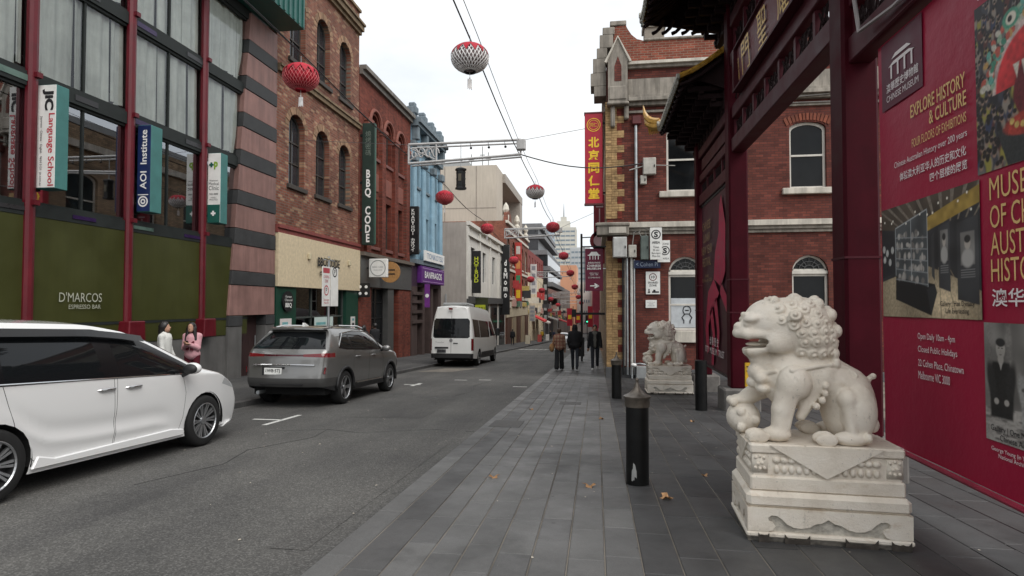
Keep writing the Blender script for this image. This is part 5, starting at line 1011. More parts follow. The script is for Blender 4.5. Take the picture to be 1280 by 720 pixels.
# dark banner with a magenta horse figure in the far bay
b2 = thing('dark_banner', 'dark plum banner with a magenta galloping figure between the far gate columns', 'banner', (GX, 14, .1))
X2 = GX-.06; MB().grid(lambda u, v: (X2+.02*math.sin(u*3.1)*math.sin(v*3.1), 12.5+3.3*u, .02+3.98*v), 8, 10).build('cloth', mat('plum_cloth', (.060, .012, .022), .5, var=.4, scale=1.2), b2, smooth=True)
MG = mat('magenta_print', (.40, .014, .062), .5, var=.25, scale=5)
for pts in ([(13.3,3.9),(12.9,3.2),(12.95,2.2),(13.4,1.9),(14.2,2.1),(14.0,2.7),(13.6,3.1),(13.5,3.7)], [(13.4,2.0),(12.85,1.7),(12.8,1.3),(13.1,1.5),(13.5,1.75)], [(14.2,2.1),(14.9,1.8),(15.3,.9),(15.1,.3),(14.8,.4),(14.9,1.0),(14.4,1.4),(13.6,1.75)], [(14.4,1.5),(14.1,.8),(14.3,.1),(14.55,.1),(14.4,.8),(14.7,1.3)], [(13.9,1.7),(13.6,.9),(13.75,.35),(13.95,.4),(13.85,.9),(14.2,1.5)]):
    MB().poly([(X2-.03, y, z) for y, z in pts]).build('figure', MG, b2)
for s_, z, w, h in (('CHINESE\nLUNAR\nNEW YEAR\nFESTIVAL', 3.0, 1.3, 1.1), ('Sunday\n22 February 2026', 2.15, 1.2, .22)): text(s_, mat('dull_gold', (.30, .20, .08), .5), b2, (X2-.035, 15.0, z), (0,-1,0), (0,0,1), w, h)
text('澳 華 歷 史\nCITY  MUSEUM  TRUST', BANW, b2, (X2-.035, 14.2, .55), (0,-1,0), (0,0,1), 2.2, .4)
MB().tube([(X2, 12.46, 4.03), (X2, 15.86, 4.03)], .03).build('top_rod', BLACK, b2); MB().tube([(X2, 12.46, .0), (X2, 15.86, .0)], .03).build('bottom_rod', BLACK, b2)
ys = thing('safety_sign', 'small yellow safety board behind the near lion at the second gate column', 'sign', ground_at(2.6, 11.4)); MB().box(2.74, 2.93, 11.55, 11.6, -.02, .42).build('board', mat('safety_yellow', (.60, .36, .02), .5), ys); MB().box(2.76, 2.91, 11.545, 11.551, .34, .36).box(2.76, 2.91, 11.545, 11.551, .26, .28).build('print', INK, ys); MB().tube([(2.78, 11.6, -.02), (2.78, 11.62, GZ(11.6))], .03).build('post', STEEL, ys)
# ---------------------------------------------------------------- sculpting by signed distance fields
class SDF:
    def __init__(s, lo, hi, h):
        s.h = h; s.lo = np.array(lo, float); n = np.ceil((np.array(hi)-s.lo)/h).astype(int)+1
        s.ax = [s.lo[i]+h*np.arange(n[i]) for i in range(3)]; s.D = np.full(n, 1., np.float32)
    def put(s, f, lo, hi, k=.02, sub=False):
        pad = k+2.5*s.h; sl = []
        for i in range(3):
            a = max(0, int((lo[i]-pad-s.lo[i])/s.h)); b = min(s.D.shape[i], int((hi[i]+pad-s.lo[i])/s.h)+2)
            if b <= a: return s
            sl.append(slice(a, b))
        g = np.meshgrid(*[s.ax[i][sl[i]] for i in range(3)], indexing='ij', sparse=True)
        d = f(*g); o = s.D[tuple(sl)]
        if sub: t = np.clip(.5-.5*(o+d)/k, 0, 1); s.D[tuple(sl)] = o*(1-t)-d*t+k*t*(1-t)
        else: t = np.clip(.5+.5*(o-d)/k, 0, 1); s.D[tuple(sl)] = o*(1-t)+d*t-k*t*(1-t)
        return s
    def ell(s, c, r, k=.03, rot=0, sub=False, axis='y'):
        r = (r,)*3 if isinstance(r, (int, float)) else r; m = max(r); ca, sa = math.cos(rot), math.sin(rot)
        def f(x, y, z):
            x, y, z = x-c[0], y-c[1], z-c[2]
            if rot:
                if axis == 'y': x, z = x*ca+z*sa, -x*sa+z*ca
                elif axis == 'z': x, y = x*ca+y*sa, -x*sa+y*ca
                else: y, z = y*ca+z*sa, -y*sa+z*ca
            k0 = np.sqrt((x/r[0])**2+(y/r[1])**2+(z/r[2])**2); k1 = np.sqrt((x/r[0]**2)**2+(y/r[1]**2)**2+(z/r[2]**2)**2)
            return k0*(k0-1)/np.maximum(k1, 1e-6)
        mm = (m,)*3 if rot else r
        return s.put(f, [c[i]-mm[i] for i in range(3)], [c[i]+mm[i] for i in range(3)], k, sub)
    def cap(s, a, b, ra, rb=None, k=.03, sub=False):
        rb = ra if rb is None else rb; ba = [b[i]-a[i] for i in range(3)]; bb = sum(q*q for q in ba)+1e-9; m = max(ra, rb)
        def f(x, y, z):
            h = np.clip(((x-a[0])*ba[0]+(y-a[1])*ba[1]+(z-a[2])*ba[2])/bb, 0, 1)
            return np.sqrt((x-a[0]-ba[0]*h)**2+(y-a[1]-ba[1]*h)**2+(z-a[2]-ba[2]*h)**2)-(ra+(rb-ra)*h)
        return s.put(f, [min(a[i], b[i])-m for i in range(3)], [max(a[i], b[i])+m for i in range(3)], k, sub)
    def path(s, pts, rs, k=.03):
        rs = rs if isinstance(rs, (list, tuple)) else [rs]*len(pts)
        for i in range(len(pts)-1): s.cap(pts[i], pts[i+1], rs[i], rs[i+1], k)
        return s
    def surf_y(s, x, z):          # first surface met coming from -y
        i = int(round((x-s.lo[0])/s.h)); k = int(round((z-s.lo[2])/s.h)); w = np.nonzero(s.D[i, :, k] < 0)[0]
        return s.ax[1][w[0]] if len(w) else None
    def mesh(s, name, mat_, parent=None, smooth=True):
        D = s.D; I = D < 0; nx, ny, nz = D.shape; C = np.zeros((nx-1, ny-1, nz-1), np.int8)
        off = [(a, b, c) for a in (0, 1) for b in (0, 1) for c in (0, 1)]
        for a, b, c in off: C += I[a:nx-1+a, b:ny-1+b, c:nz-1+c]
        cell = np.argwhere((C > 0) & (C < 8)); idx = np.full(C.shape, -1, np.int64); idx[tuple(cell.T)] = np.arange(len(cell))
        V = {o: D[cell[:, 0]+o[0], cell[:, 1]+o[1], cell[:, 2]+o[2]].astype(float) for o in off}
        acc = np.zeros((len(cell), 3)); cnt = np.zeros(len(cell))
        for o in off:
            for ax in range(3):
                if o[ax]: continue
                q = list(o); q[ax] = 1; d0, d1 = V[o], V[tuple(q)]; m = (d0 < 0) != (d1 < 0)
                t = np.where(m, d0/np.where(m, d0-d1, 1), 0); p = np.tile(np.array(o, float), (len(cell), 1)); p[:, ax] += t
                acc[m] += p[m]; cnt[m] += 1
        P = s.lo+s.h*(cell+acc/np.maximum(cnt, 1)[:, None]); F = []
        for ax in range(3):
            u, v = [(1, 2), (2, 0), (0, 1)][ax]; n = list(D.shape); A = [slice(None)]*3; B = [slice(None)]*3
            A[ax] = slice(0, n[ax]-1); B[ax] = slice(1, n[ax]); e = np.argwhere(I[tuple(A)] != I[tuple(B)])
            e = e[(e[:, u] > 0) & (e[:, v] > 0) & (e[:, u] < n[u]-1) & (e[:, v] < n[v]-1)]
            ins = I[tuple(e.T)]; q = []
            for du, dv in ((-1, -1), (0, -1), (0, 0), (-1, 0)):
                c = e.copy(); c[:, u] += du; c[:, v] += dv; q.append(idx[tuple(c.T)])
            q = np.stack(q, 1); q[~ins] = q[~ins][:, ::-1]; F.append(q)
        F = np.concatenate(F); F = F[(F >= 0).all(1)]
        me = bpy.data.meshes.new(name); me.from_pydata(P.tolist(), [], F.tolist()); me.materials.append(mat_)
        if smooth: me.polygons.foreach_set('use_smooth', [True]*len(me.polygons))
        return link(name, me, parent)
# ---------------------------------------------------------------- stone guardian lions
def marble():
    m, t, b, Lk = nodes('weathered_marble'); setp(b, .62, 0, .3); p = opos(t); c = (.76, .69, .59)
    col = ramp(t, noise(t, p, 3.5, 7, .62), [(.28, (.60, .53, .44)), (.5, c), (.75, (.82, .765, .68))])
    col = mix(t, col, (.46, .33, .20), ramp(t, noise(t, mapv(t, p, (1, 1, 1.8)), 4.2, 6, .6), [(.60, (0,)*3), (.74, (.55,)*3)]))
    col = mix(t, col, (.17, .155, .14), ramp(t, noise(t, mapv(t, p, (1.6, 1.6, .8)), 6.5, 8, .78), [(.28, (.65,)*3), (.40, (0,)*3)]))
    col = mix(t, col, (.22, .17, .12), ramp(t, noise(t, mapv(t, p, (4, 4, .5)), 3, 6, .7), [(.26, (.6,)*3), (.36, (0,)*3)]))
    col = mix(t, col, (.12, .115, .11), ramp(t, noise(t, p, 55, 3, .6), [(.27, (.5,)*3), (.32, (0,)*3)]))
    Lk(col, b.inputs['Base Color']); bumpn(t, b, noise(t, p, 38, 8, .8), .012, .7); return m
MARB = marble(); MARBR = mat('carved_ground', (.46, .43, .375), .9, 0, .2, .3, 20, bump=.02, bs=70, obj=True); GRIME = mat('chipped_base', (.16, .145, .125), .95, 0, .2, .5, 14, bump=.03, bs=25, obj=True)
def lion_body(h):
    s = SDF((-.66, -.38, -.01), (.66, .38, 1.16), h)
    s.ell((.34, 0, .25), (.25, .20, .26)).cap((.0, 0, .52), (.34, 0, .36), .19, .19, .06).ell((-.14, 0, .46), (.21, .19, .24), .06)
    s.ell((-.09, 0, .85), (.29, .225, .235), .04).ell((.02, 0, .75), (.20, .215, .19), .05).ell((-.27, 0, .89), (.20, .17, .18), .05)
    for y in (-1, 1):
        s.ell((-.42, y*.085, .915), (.07, .075, .038), .02, .2).ell((-.245, y*.14, .74), (.10, .06, .085), .04)
        s.cap((-.515, y*.02, .80), (-.46, y*.095, .795), .038, .036, .02).cap((-.46, y*.095, .795), (-.30, y*.135, .80), .036, .03, .02)
        s.cap((-.44, y*.07, .665), (-.27, y*.125, .70), .03, .035, .02).ell((-.15, y*.225, .93), (.06, .03, .05), .02, .5)
    s.ell((-.42, 0, .835), (.11, .11, .065), .03).ell((-.50, 0, .85), (.045, .06, .038), .015).ell((-.38, 0, .655), (.10, .10, .05), .03).cap((-.36, 0, .60), (-.24, 0, .50), .07, .12, .04)
    s.ell((-.385, 0, .728), (.12, .20, .034), .012, sub=True, rot=.25).ell((-.34, 0, .72), (.10, .14, .05), .012, sub=True)
    s.ell((-.37, 0, .715), (.09, .05, .018), .01)
    for y in (-1, 1):
        s.ell((-.455, y*.083, .872), (.034, .036, .026), .008)
        for i in range(5): s.ell((-.46+.035*i, y*(.06+.02*i), .945-.006*i), .022, .012)
    for y in (-.15,):                      # near foreleg, standing
        s.ell((-.15, y-.03, .44), (.12, .085, .13), .012).path([(-.19, y-.01, .38), (-.235, y-.015, .24), (-.25, y-.02, .10)], [.088, .072, .066], .02).ell((-.28, y-.02, .058), (.105, .085, .055), .02)
        for i in range(4): s.ell((-.415, y-.088+i*.045, .043), (.075, .0185, .043), .002)
        for i in range(3): s.cap((-.49, y-.063+i*.043, .07), (-.38, y-.063+i*.043, .085), .008, .006, .006, sub=True)
        for i in range(4): s.ell((-.475, y-.083+i*.043, .022), (.016, .012, .016), .004)
        s.cap((.09, y+.02, .52), (-.10, y+.01, .19), .06, .035, .05).cap((-.155, y-.055, .33), (-.205, y-.055, .12), .016, .012, .03)
        for x, z in ((.065, .425), (.06, .37), (.035, .32), (-.005, .275)): s.ell((x, y-.045, z), .027, .008)
    y = .15                                # far foreleg on the ball
    s.path([(-.20, y, .44), (-.30, y, .36), (-.42, y-.02, .285)], [.095, .078, .066], .03).ell((-.475, y-.03, .265), (.09, .075, .042), .02)
    for i in range(4): s.ell((-.545, y-.09+i*.042, .25), (.034, .024, .034), .01)
    s.ell((-.46, y-.03, .125), .128, .008); s.cap((-.18, y, .36), (-.16, y, .05), .07, .06, .04)
    for a in range(3): s.ell((-.46+.07*math.cos(a*2.1), y-.145, .125+.07*math.sin(a*2.1)), (.035, .02, .035), .008)
    for sg in (-1, 1):                     # haunches and hind feet
        s.ell((.36, sg*.165, .24), (.165, .10, .20), .012).ell((.25, sg*.195, .335), (.085, .07, .075), .02).cap((.25, sg*.20, .32), (.28, sg*.215, .10), .065, .05, .02)
        s.ell((.27, sg*.21, .05), (.155, .078, .052), .012).ell((.405, sg*.25, .065), .036, .01)
        for i in range(4): s.ell((.06-.012*(i % 2), sg*(.150+i*.043), .045), (.085, .018, .046), .002)
        for i in range(3): s.cap((-.01, sg*(.175+i*.04), .075), (.09, sg*(.175+i*.04), .09), .008, .006, .006, sub=True)
    s.cap((.47, 0, .40), (.54, -.01, .47), .035, .022, .02).ell((.565, -.02, .485), (.03, .022, .024), .01).ell((.56, 0, .12), .06, .02)
    # strap and breast ornament
    pts = []
    for x, z in ((-.33, .50), (-.27, .52), (-.18, .535), (-.08, .55), (.02, .57), (.12, .578), (.22, .57), (.30, .545), (.36, .50)):
        yy = s.surf_y(x, z)
        if yy is not None: pts.append((x, yy-.004, z))
    for i in range(len(pts)-1):
        if abs(pts[i][1]-pts[i+1][1]) < .09: s.cap(pts[i], pts[i+1], .017, .017, .004); s.cap((pts[i][0], -pts[i][1], pts[i][2]), (pts[i+1][0], -pts[i+1][1], pts[i+1][2]), .017, .017, .004)
    s.ell((-.385, 0, .50), (.06, .09, .07), .02).ell((-.41, 0, .42), (.045, .05, .045), .012).ell((-.36, -.08, .46), (.05, .05, .05), .02).ell((-.35, -.06, .38), (.05, .07, .04), .02)
    # mane of curls: each a whorl with a hollow ring
    curls = [(232,75),(278,62),(330,66),(372,92),(305,98),(250,112),(345,115),(395,132),(302,138),(258,158),(345,168),(432,168),(390,172),(300,180),(330,212),(378,212),(425,206),(460,205),(345,252),(388,250),(428,248),(468,245),(500,250),(338,300),(380,305),(420,303),(458,298),(492,295),(515,280)]
    for px_, py_ in curls:
        x, z = (px_-390)/579, (685-py_)/579; yy = s.surf_y(x, z)
        if yy is None: continue
        for sg in (1, -1):
            yc = sg*(yy+.004); n = np.array([x+.06, yc*1.4, z-.82]); n /= np.linalg.norm(n); c = np.array([x, yc, z])-n*.012
            s.ell(tuple(c), .047, .004)
            def ringf(X, Y, Z, c=c+n*.038, n=n):
                px, py, pz = X-c[0], Y-c[1], Z-c[2]; d = px*n[0]+py*n[1]+pz*n[2]; r = np.sqrt(np.maximum(px*px+py*py+pz*pz-d*d, 0)); return np.sqrt((r-.025)**2+d*d)-.011
            s.put(ringf, c-.06, c+.06, .005, True)
    for a in range(5):                     # crown and nape curls on the centre line
        for yo in (-.09, 0, .09):
            t = R(50+a*32); s.ell((-.06-.27*math.cos(t), yo, .84+.225*math.sin(t)-abs(yo)*.25), .05, .006)
    for i in range(4):
        for yo in (-.13, -.045, .045, .13): s.ell((.150+.008*i, yo, .80-.07*i), .05, .006)
    return s
def lion(label, cx, cy, rz, body_me=None):
    t = thing('stone_lion', label, 'statue', (cx, cy, GZ(cy)), 'pair of stone guardian lions', (0, 0, rz), local=True)
    if body_me is None:
        b = lion_body(.0068).mesh('body', MARB, t); a = np.zeros(len(b.data.vertices)*3); b.data.vertices.foreach_get('co', a); a = a.reshape(-1, 3)
        a[:, 0] = np.where(a[:, 0] > .05, .05+(a[:, 0]-.05)*.76, a[:, 0])-.025; b.data.vertices.foreach_set('co', a.ravel()); b.data.update()
    else: b = link('body', body_me, t)
    b.location = (.0, 0, .70); return t, b.data
def pedestal(cx, cy, rz, label):
    t = thing('lion_pedestal', label, 'pedestal', (cx, cy, GZ(cy)), 'carved stone lion pedestals', (0, 0, rz), local=True); t.scale = (1.05, 1.09, 1)
    mb = MB(); r = random.Random(5)
    def ring(z, a, b, n=20, j=.012): return [(-a+2*a*i/n, -b+r.uniform(0, j), z) for i in range(n)]+[(a-r.uniform(0, j), -b+2*b*i/n, z) for i in range(n)]+[(a-2*a*i/n, b, z) for i in range(n)]+[(-a+r.uniform(0, j), b-2*b*i/n, z) for i in range(n)]
    q = [ring(-.05, .50, .285), ring(.02, .515, .30), ring(.06, .52, .305, j=.006)]
    for k in range(2): mb.add(q[k]+q[k+1], [(i, (i+1) % 80, 80+(i+1) % 80, 80+i) for i in range(80)])
    mb.poly(q[2]); ft = mb.build('footing', GRIME, t)
    MB().box(-.525, .525, -.31, .31, .045, .085).build('base_moulding', MARB, t, bevel=.012)
    lp = MB().box(-.495, .495, -.28, .28, .085, .255).build('lower_block', MARBR, t); MB().box(-.52, .52, -.305, .305, .25, .368).build('lower_cap', MARB, t, bevel=.03)
    half = [(-.50,.09),(-.38,.085),(-.345,.10),(-.325,.135),(-.34,.165),(-.365,.175),(-.372,.205),(-.35,.228),(-.315,.225),(-.285,.20),(-.255,.16),(-.215,.135),(-.165,.13),(-.115,.145),(-.08,.175),(-.04,.185),(0,.218)]
    half = [(x, .09+(z-.09)*.83) for x, z in half]; c = half+[(-x, z) for x, z in half[::-1][1:]]
    for sg in (-1, 1): MB().prism([(x*1.03, sg*.281, z) for x, z in c]+[(.515, sg*.281, .255), (-.515, sg*.281, .255)], (0, sg*.022, 0)).build('apron', MARB, lp, fix=True)
    for sg in (-1, 1): MB().prism([(sg*.496, x*.585, z) for x, z in c]+[(sg*.496, .30, .255), (sg*.496, -.30, .255)], (sg*.022, 0, 0)).build('apron', MARB, lp, fix=True)
    up = MB().box(-.475, .475, -.262, .262, .36, .64).build('upper_block', MARB, t, bevel=.01); MB().box(-.49, .49, -.277, .277, .368, .475).box(-.49, .49, -.277, .277, .635, .705).build('ledge', MARB, t, bevel=.012)
    for sg in (-1, 1):
        MB().prism([(-.36, sg*.264, .70), (.36, sg*.264, .70), (0, sg*.264, .478)], (0, sg*.026, 0)).build('cloth_triangle', MARB, up, fix=True)
        cv = MB()
        for i in range(14):
            x = -.315+.63*i/13; cv.ball((x, sg*.262, .525), (.023, .02, .033), 8, 5)
            if abs(x) > .12: cv.ball((x, sg*.262, .592), (.03, .022, .026), 8, 5)
        for e in (-1, 1):
            cv.box(e*.425-.05, e*.425+.05, sg*.262-.006, sg*.262+.006, .497, .628)
            for dx, dz in ((-.028, .045), (0, .055), (.028, .045), (-.03, -.03), (0, -.035), (.03, -.03), (-.012, 0), (.014, .005)): cv.ball((e*.425+dx, sg*.268, .562+dz), (.013, .012, .013), 6, 4)
        cv.build('carving', MARB, up, smooth=True)
        MB().prism([(sg*.477, -.2, .70), (sg*.477, .2, .70), (sg*.477, 0, .52)], (sg*.022, 0, 0)).build('cloth_triangle', MARB, up, fix=True)
        cv = MB()
        for i in range(9): cv.ball((sg*.476, -.21+.42*i/8, .535), (.02, .022, .035), 8, 5); cv.ball((sg*.476, -.21+.42*i/8, .60), (.02, .024, .024), 8, 5)
        cv.build('carving', MARB, up, smooth=True)
    for x0, x1, dz in ((-.28, -.12, .035), (.10, .30, .045), (.38, .50, .03), (-.45, -.38, .025)):
        n = 7; MB().prism([(x0+(x1-x0)*i/n, -.312, .082-(dz if 0 < i < n else 0)*r.uniform(.5, 1)) for i in range(n+1)]+[(x1, -.312, .0), (x0, -.312, .0)], (0, -.006, 0)).build('chip', mat('chip_dark', (.05, .042, .035), .95, var=.5, scale=30, obj=True), ft, fix=True)
    return t
LA, LB = (1.64, 4.84, R(-3)), (1.76, 15.1, R(1))
ped1 = pedestal(*LA, 'carved pale stone pedestal with a chipped base under the near lion')
l1, lm = lion('near white stone guardian lion seated beside the crimson museum banner', *LA)
c = copy_tree(ped1); c.location = (LB[0], LB[1], GZ(LB[1])); c.rotation_euler = (0, 0, LB[2]); c['label'] = 'carved cream stone pedestal under the far lion by the brick wall'
l2, _ = lion('far white stone guardian lion seated in front of the brick wall', *LB, lm)
# ---------------------------------------------------------------- vehicles (local frame: x forward, y left, z up)
def cr(*k):
    xs = np.array([a for a, _ in k], float); ys = np.array([b for _, b in k], float); d = np.diff(ys)/np.diff(xs); m = np.zeros(len(xs)); m[0], m[-1] = d[0], d[-1]
    for i in range(1, len(xs)-1): m[i] = 0 if d[i-1]*d[i] <= 0 else 2*d[i-1]*d[i]/(d[i-1]+d[i])
    def f(x):
        x = min(max(x, xs[0]), xs[-1]); i = min(int(np.searchsorted(xs, x, 'right'))-1, len(xs)-2); h = xs[i+1]-xs[i]; t = (x-xs[i])/h
        return ys[i]*(1+2*t)*(1-t)**2+m[i]*h*t*(1-t)**2+ys[i+1]*t*t*(3-2*t)+m[i+1]*h*t*t*(t-1)
    return f
AX = {'y': (0, 2), 'x': (1, 2), 'z': (0, 1)}
class Shell:
    def __init__(s, L, w, zb, zw, zt, xr, xf, wmap=None, tum=.35, crown=.05, rc=.14, bulge=.06, fb=.08, dx=.055, NL=12, NU=12, NT=14, shoulder=0, disp=None):
        ends = [0, .004, .014, .03, .05, .075, .105, .14, .18]; xs = ends+list(np.arange(.23, L-.2, dx))+[L-e for e in ends[::-1]]
        bm = bmesh.new(); s.bm = bm; side = {}
        def pt(x, j):
            W_ = w*(wmap(x) if wmap else 1); d = min(x, L-x); rnd = 0
            if d < rc: rnd = .92*rc*(1-math.sqrt(max(0, 1-(1-d/rc)**2)))
            b, v, t = zb(x), zw(x), zt(x); v = min(v, t-.02)
            if j <= NL: p = j/NL; z = b+(v-b)*p; y = W_*(1-.045*(1-p)**2.2-.022*p**3)+shoulder*math.exp(-((z-v+.12)/.07)**2)
            else:
                q = (j-NL)/NU; z = v+(t-v)*q; yb = W_*.978; yr = yb-tum*(t-v)-.035; y = yb-(yb-yr)*(q**1.25)-.03*q**7; 
            if disp: y += disp(x, z)
            xx = x
            if x < .9: xx += xr(z)*(1-x/.9)**2
            if x > L-.9: xx -= xf(z)*(1-(L-x)/.9)**2
            return xx, -(y-rnd), z
        n = NL+NU+1; P = [[pt(x, j) for j in range(n)] for x in xs]
        def face(q):
            vs = [bm.verts.new(p) for p in q]
            try: bm.faces.new(vs)
            except ValueError: pass
        for i in range(len(xs)-1):
            for j in range(n-1):
                a, b_, c, d = P[i][j], P[i+1][j], P[i+1][j+1], P[i][j+1]; face((a, b_, c, d)); face([(p[0], -p[1], p[2]) for p in (d, c, b_, a)])
            for k in range(NT):
                def tp(i, k):
                    x, y, z = P[i][n-1]; t_ = -1+2*k/NT; e = min(1, min(xs[i], L-xs[i])/.3); bl = (bulge if xs[i] < L/2 else fb)*(1-abs(t_)**2.5)*max(0, 1-min(xs[i], L-xs[i])/.5)**2
                    return x+(-bl if xs[i] < L/2 else bl), -y*t_, z+crown*(1-t_*t_)
                face((tp(i, k), tp(i+1, k), tp(i+1, k+1), tp(i, k+1)))
        for i, sg, bb in ((0, -1, bulge), (len(xs)-1, 1, fb)):
            def ep(j, k):
                x, y, z = P[i][j]; t_ = -1+2*k/NT; return x+sg*bb*(1-abs(t_)**2.5), -y*t_, z+crown*(1-t_*t_)*(j/(n-1))**8
            for j in range(n-1):
                for k in range(NT):
                    q = (ep(j, k), ep(j, k+1), ep(j+1, k+1), ep(j+1, k)); face(q if sg > 0 else q[::-1])
        bmesh.ops.remove_doubles(bm, verts=bm.verts, dist=2e-4); bmesh.ops.recalc_face_normals(bm, faces=bm.faces)
        s.lay = bm.faces.layers.int.new('part'); s.names = ['body']
    def cut(s, axis, poly, pred, name, off=0, only=None):
        """slice the shell along a convex outline seen along an axis; the faces inside become their own part"""
        bm = s.bm; a, b = AX[axis]; P = list(poly); area = sum(P[i][0]*P[(i+1) % len(P)][1]-P[(i+1) % len(P)][0]*P[i][1] for i in range(len(P)))
        if area < 0: P = P[::-1]
        lo = [min(p[i] for p in P)-.03 for i in (0, 1)]; hi = [max(p[i] for p in P)+.03 for i in (0, 1)]
        pl = []
        for i in range(len(P)):
            p, q = P[i], P[(i+1) % len(P)]; d = (q[0]-p[0], q[1]-p[1]); l = math.hypot(*d); nrm = (d[1]/l, -d[0]/l); pl.append(((p[0]+nrm[0]*off, p[1]+nrm[1]*off), nrm))
        def near(f):
            c = f.calc_center_median(); r = .12
            return pred(c, f.normal) and lo[0]-r < c[a] < hi[0]+r and lo[1]-r < c[b] < hi[1]+r
        for p, nr in pl:
            fs = [f for f in bm.faces if near(f)]; g = list({v for f in fs for v in f.verts})+list({e for f in fs for e in f.edges})+fs
            co = [0, 0, 0]; no = [0, 0, 0]; co[a], co[b] = p; no[a], no[b] = nr
            bmesh.ops.bisect_plane(bm, geom=g, dist=1e-5, plane_co=co, plane_no=no)
        if name and name not in s.names: s.names.append(name)
        out = []
        for f in bm.faces:
            c = f.calc_center_median()
            if pred(c, f.normal) and all((c[a]-p[0])*nr[0]+(c[b]-p[1])*nr[1] < 1e-5 for p, nr in pl) and (only is None or s.names[f[s.lay]] in only):
                out.append(f)
                if name: f[s.lay] = s.names.index(name)
        if not name: bmesh.ops.delete(bm, geom=out, context='FACES')
        return s
    def arch(s, cx, cz, r): return s.cut('y', [(cx+r*math.cos(R(15*i)), cz+r*math.sin(R(15*i))) for i in range(24)], lambda c, n: abs(n.y) > .3, None)
    def build(s, parent, spec):
        out = {}
        for nm, (part, m, par, skip) in spec.items():
            if nm not in s.names: continue
            k = s.names.index(nm); fs = [f for f in s.bm.faces if f[s.lay] == k]
            if not fs: continue
            groups = {'': fs} if not skip else {'r': [f for f in fs if f.calc_center_median().y < 0], 'l': [f for f in fs if f.calc_center_median().y >= 0]}
            for gk, gf in groups.items():
                if not gf: continue
                vi = {}; vs = []; ff = []
                for f in gf:
                    row = []
                    for v in f.verts:
                        if v.index not in vi or True:
                            key = v
                            if key not in vi: vi[key] = len(vs); vs.append(tuple(v.co))
                            row.append(vi[key])
                    ff.append(row)
                me = bpy.data.meshes.new(part); me.from_pydata(vs, [], ff); me.materials.append(m); me.polygons.foreach_set('use_smooth', [True]*len(ff)); me.set_sharp_from_angle(angle=R(38))
                out[nm+gk] = link(part, me, out.get(par+gk, out.get(par, parent)) if par else parent)
        return out
RIGHT = lambda c, n: c.y < 0 and n.y < -.3
BOTH = lambda c, n: abs(n.y) > .3
REAR = lambda c, n: n.x < -.25 and c.x < 1.6
TYRE = mat('tyre_rubber', (.016, .016, .016), .8, 0, .3, .2, 30); ALLOY = mat('alloy', (.42, .43, .44), .32, .85, .5, .1); ALLOYD = mat('alloy_dark', (.06, .06, .062), .4, .6, .5, .1); CHROME = mat('chrome', (.70, .70, .70), .12, 1, .5, 0)
TRIM = mat('black_trim', (.018, .018, .019), .5, 0, .4, .15); CGL = mat('car_glass', (.008, .009, .010), .03, 0, .32, 0); PILLAR = mat('pillar_black', (.008, .008, .009), .18, 0, .3, 0); SEAM = mat('panel_gap', (.01, .01, .01), .8, var=0); LINER = mat('arch_liner', (.01, .01, .01), .9, var=0); TAIL = mat('tail_lamp', (.15, .006, .010), .15, 0, .5, .1, coat=.5); LENS = mat('clear_lens', (.55, .57, .58), .12, .3, .6, .05, coat=.5)
def wheel(parent, x, y, z, r, w, spokes, style, sg):
    """tyre with its rim, facing outwards along sg*y"""
    p = [(r*.70, -w*.5), (r*.90, -w*.52), (r*.975, -w*.42), (r, -w*.25), (r, w*.25), (r*.975, w*.42), (r*.90, w*.52), (r*.70, w*.5), (r*.66, w*.36)]
    t = MB().lathe(p, (x, y, z), 40, 'y', cap=False).build('tyre', TYRE, parent, smooth=50, fix=True)
    rm = MB(); o = sg*w*.40; rm.lathe([(r*.71, sg*w*.50), (r*.66, sg*w*.46), (r*.64, sg*w*.10), (r*.1, sg*w*.04)], (x, y, z), 40, 'y', cap=False)
    rim = rm.build('rim', ALLOYD, t, smooth=40); sp = MB()
    for i in range(spokes):
        for da in ((-.10, .10) if style == 2 else (0,)):
            a = 2*math.pi*i/spokes+da; ca, sa = math.cos(a), math.sin(a); wd = r*(.03 if style == 2 and spokes > 6 else .042 if style == 2 else .07)
            q = []
            for rr, ww, oo in ((.13*r, wd*.8, o*.86), (.67*r, wd*1.25, o*1.06)): q += [(x+rr*ca-ww*sa, y+oo, z+rr*sa+ww*ca), (x+rr*ca+ww*sa, y+oo, z+rr*sa-ww*ca), (x+rr*ca+ww*sa, y+oo-sg*.025, z+rr*sa-ww*ca), (x+rr*ca-ww*sa, y+oo-sg*.025, z+rr*sa+ww*ca)]
            sp.add(q, [(0,1,5,4),(1,2,6,5),(3,0,4,7),(4,5,6,7),(0,3,2,1)])
    sp.lathe([(r*.16, o*.7), (r*.15, o*1.0), (r*.02, o*1.04)], (x, y, z), 16, 'y'); sp.lathe([(r*.70, sg*w*.49), (r*.67, sg*w*.515), (r*.645, sg*w*.46)], (x, y, z), 40, 'y', cap=False)
    sp.build('spokes', ALLOY, rim); return t
def chassis(parent, x0, x1, w, z0, z1, wheels, r):
    MB().box(x0, x1, -w, w, z0, z1).build('underbody', LINER, parent)
    for x, y, z in wheels:
        sg = -1 if y < 0 else 1
        MB().grid(lambda u, v: (x+(r+.052)*math.cos(math.pi*(1.12*u-.06)), y+sg*(.10-.42*v), z+(r+.052)*math.sin(math.pi*(1.12*u-.06))), 16, 2).build('arch_liner', LINER, parent)
def door_seam(sh, poly, nm):
    sh.cut('y', poly, BOTH, 'seam', .003, only=('body',)); sh.cut('y', poly, BOTH, nm, -.003, only=('seam',))
    return sh
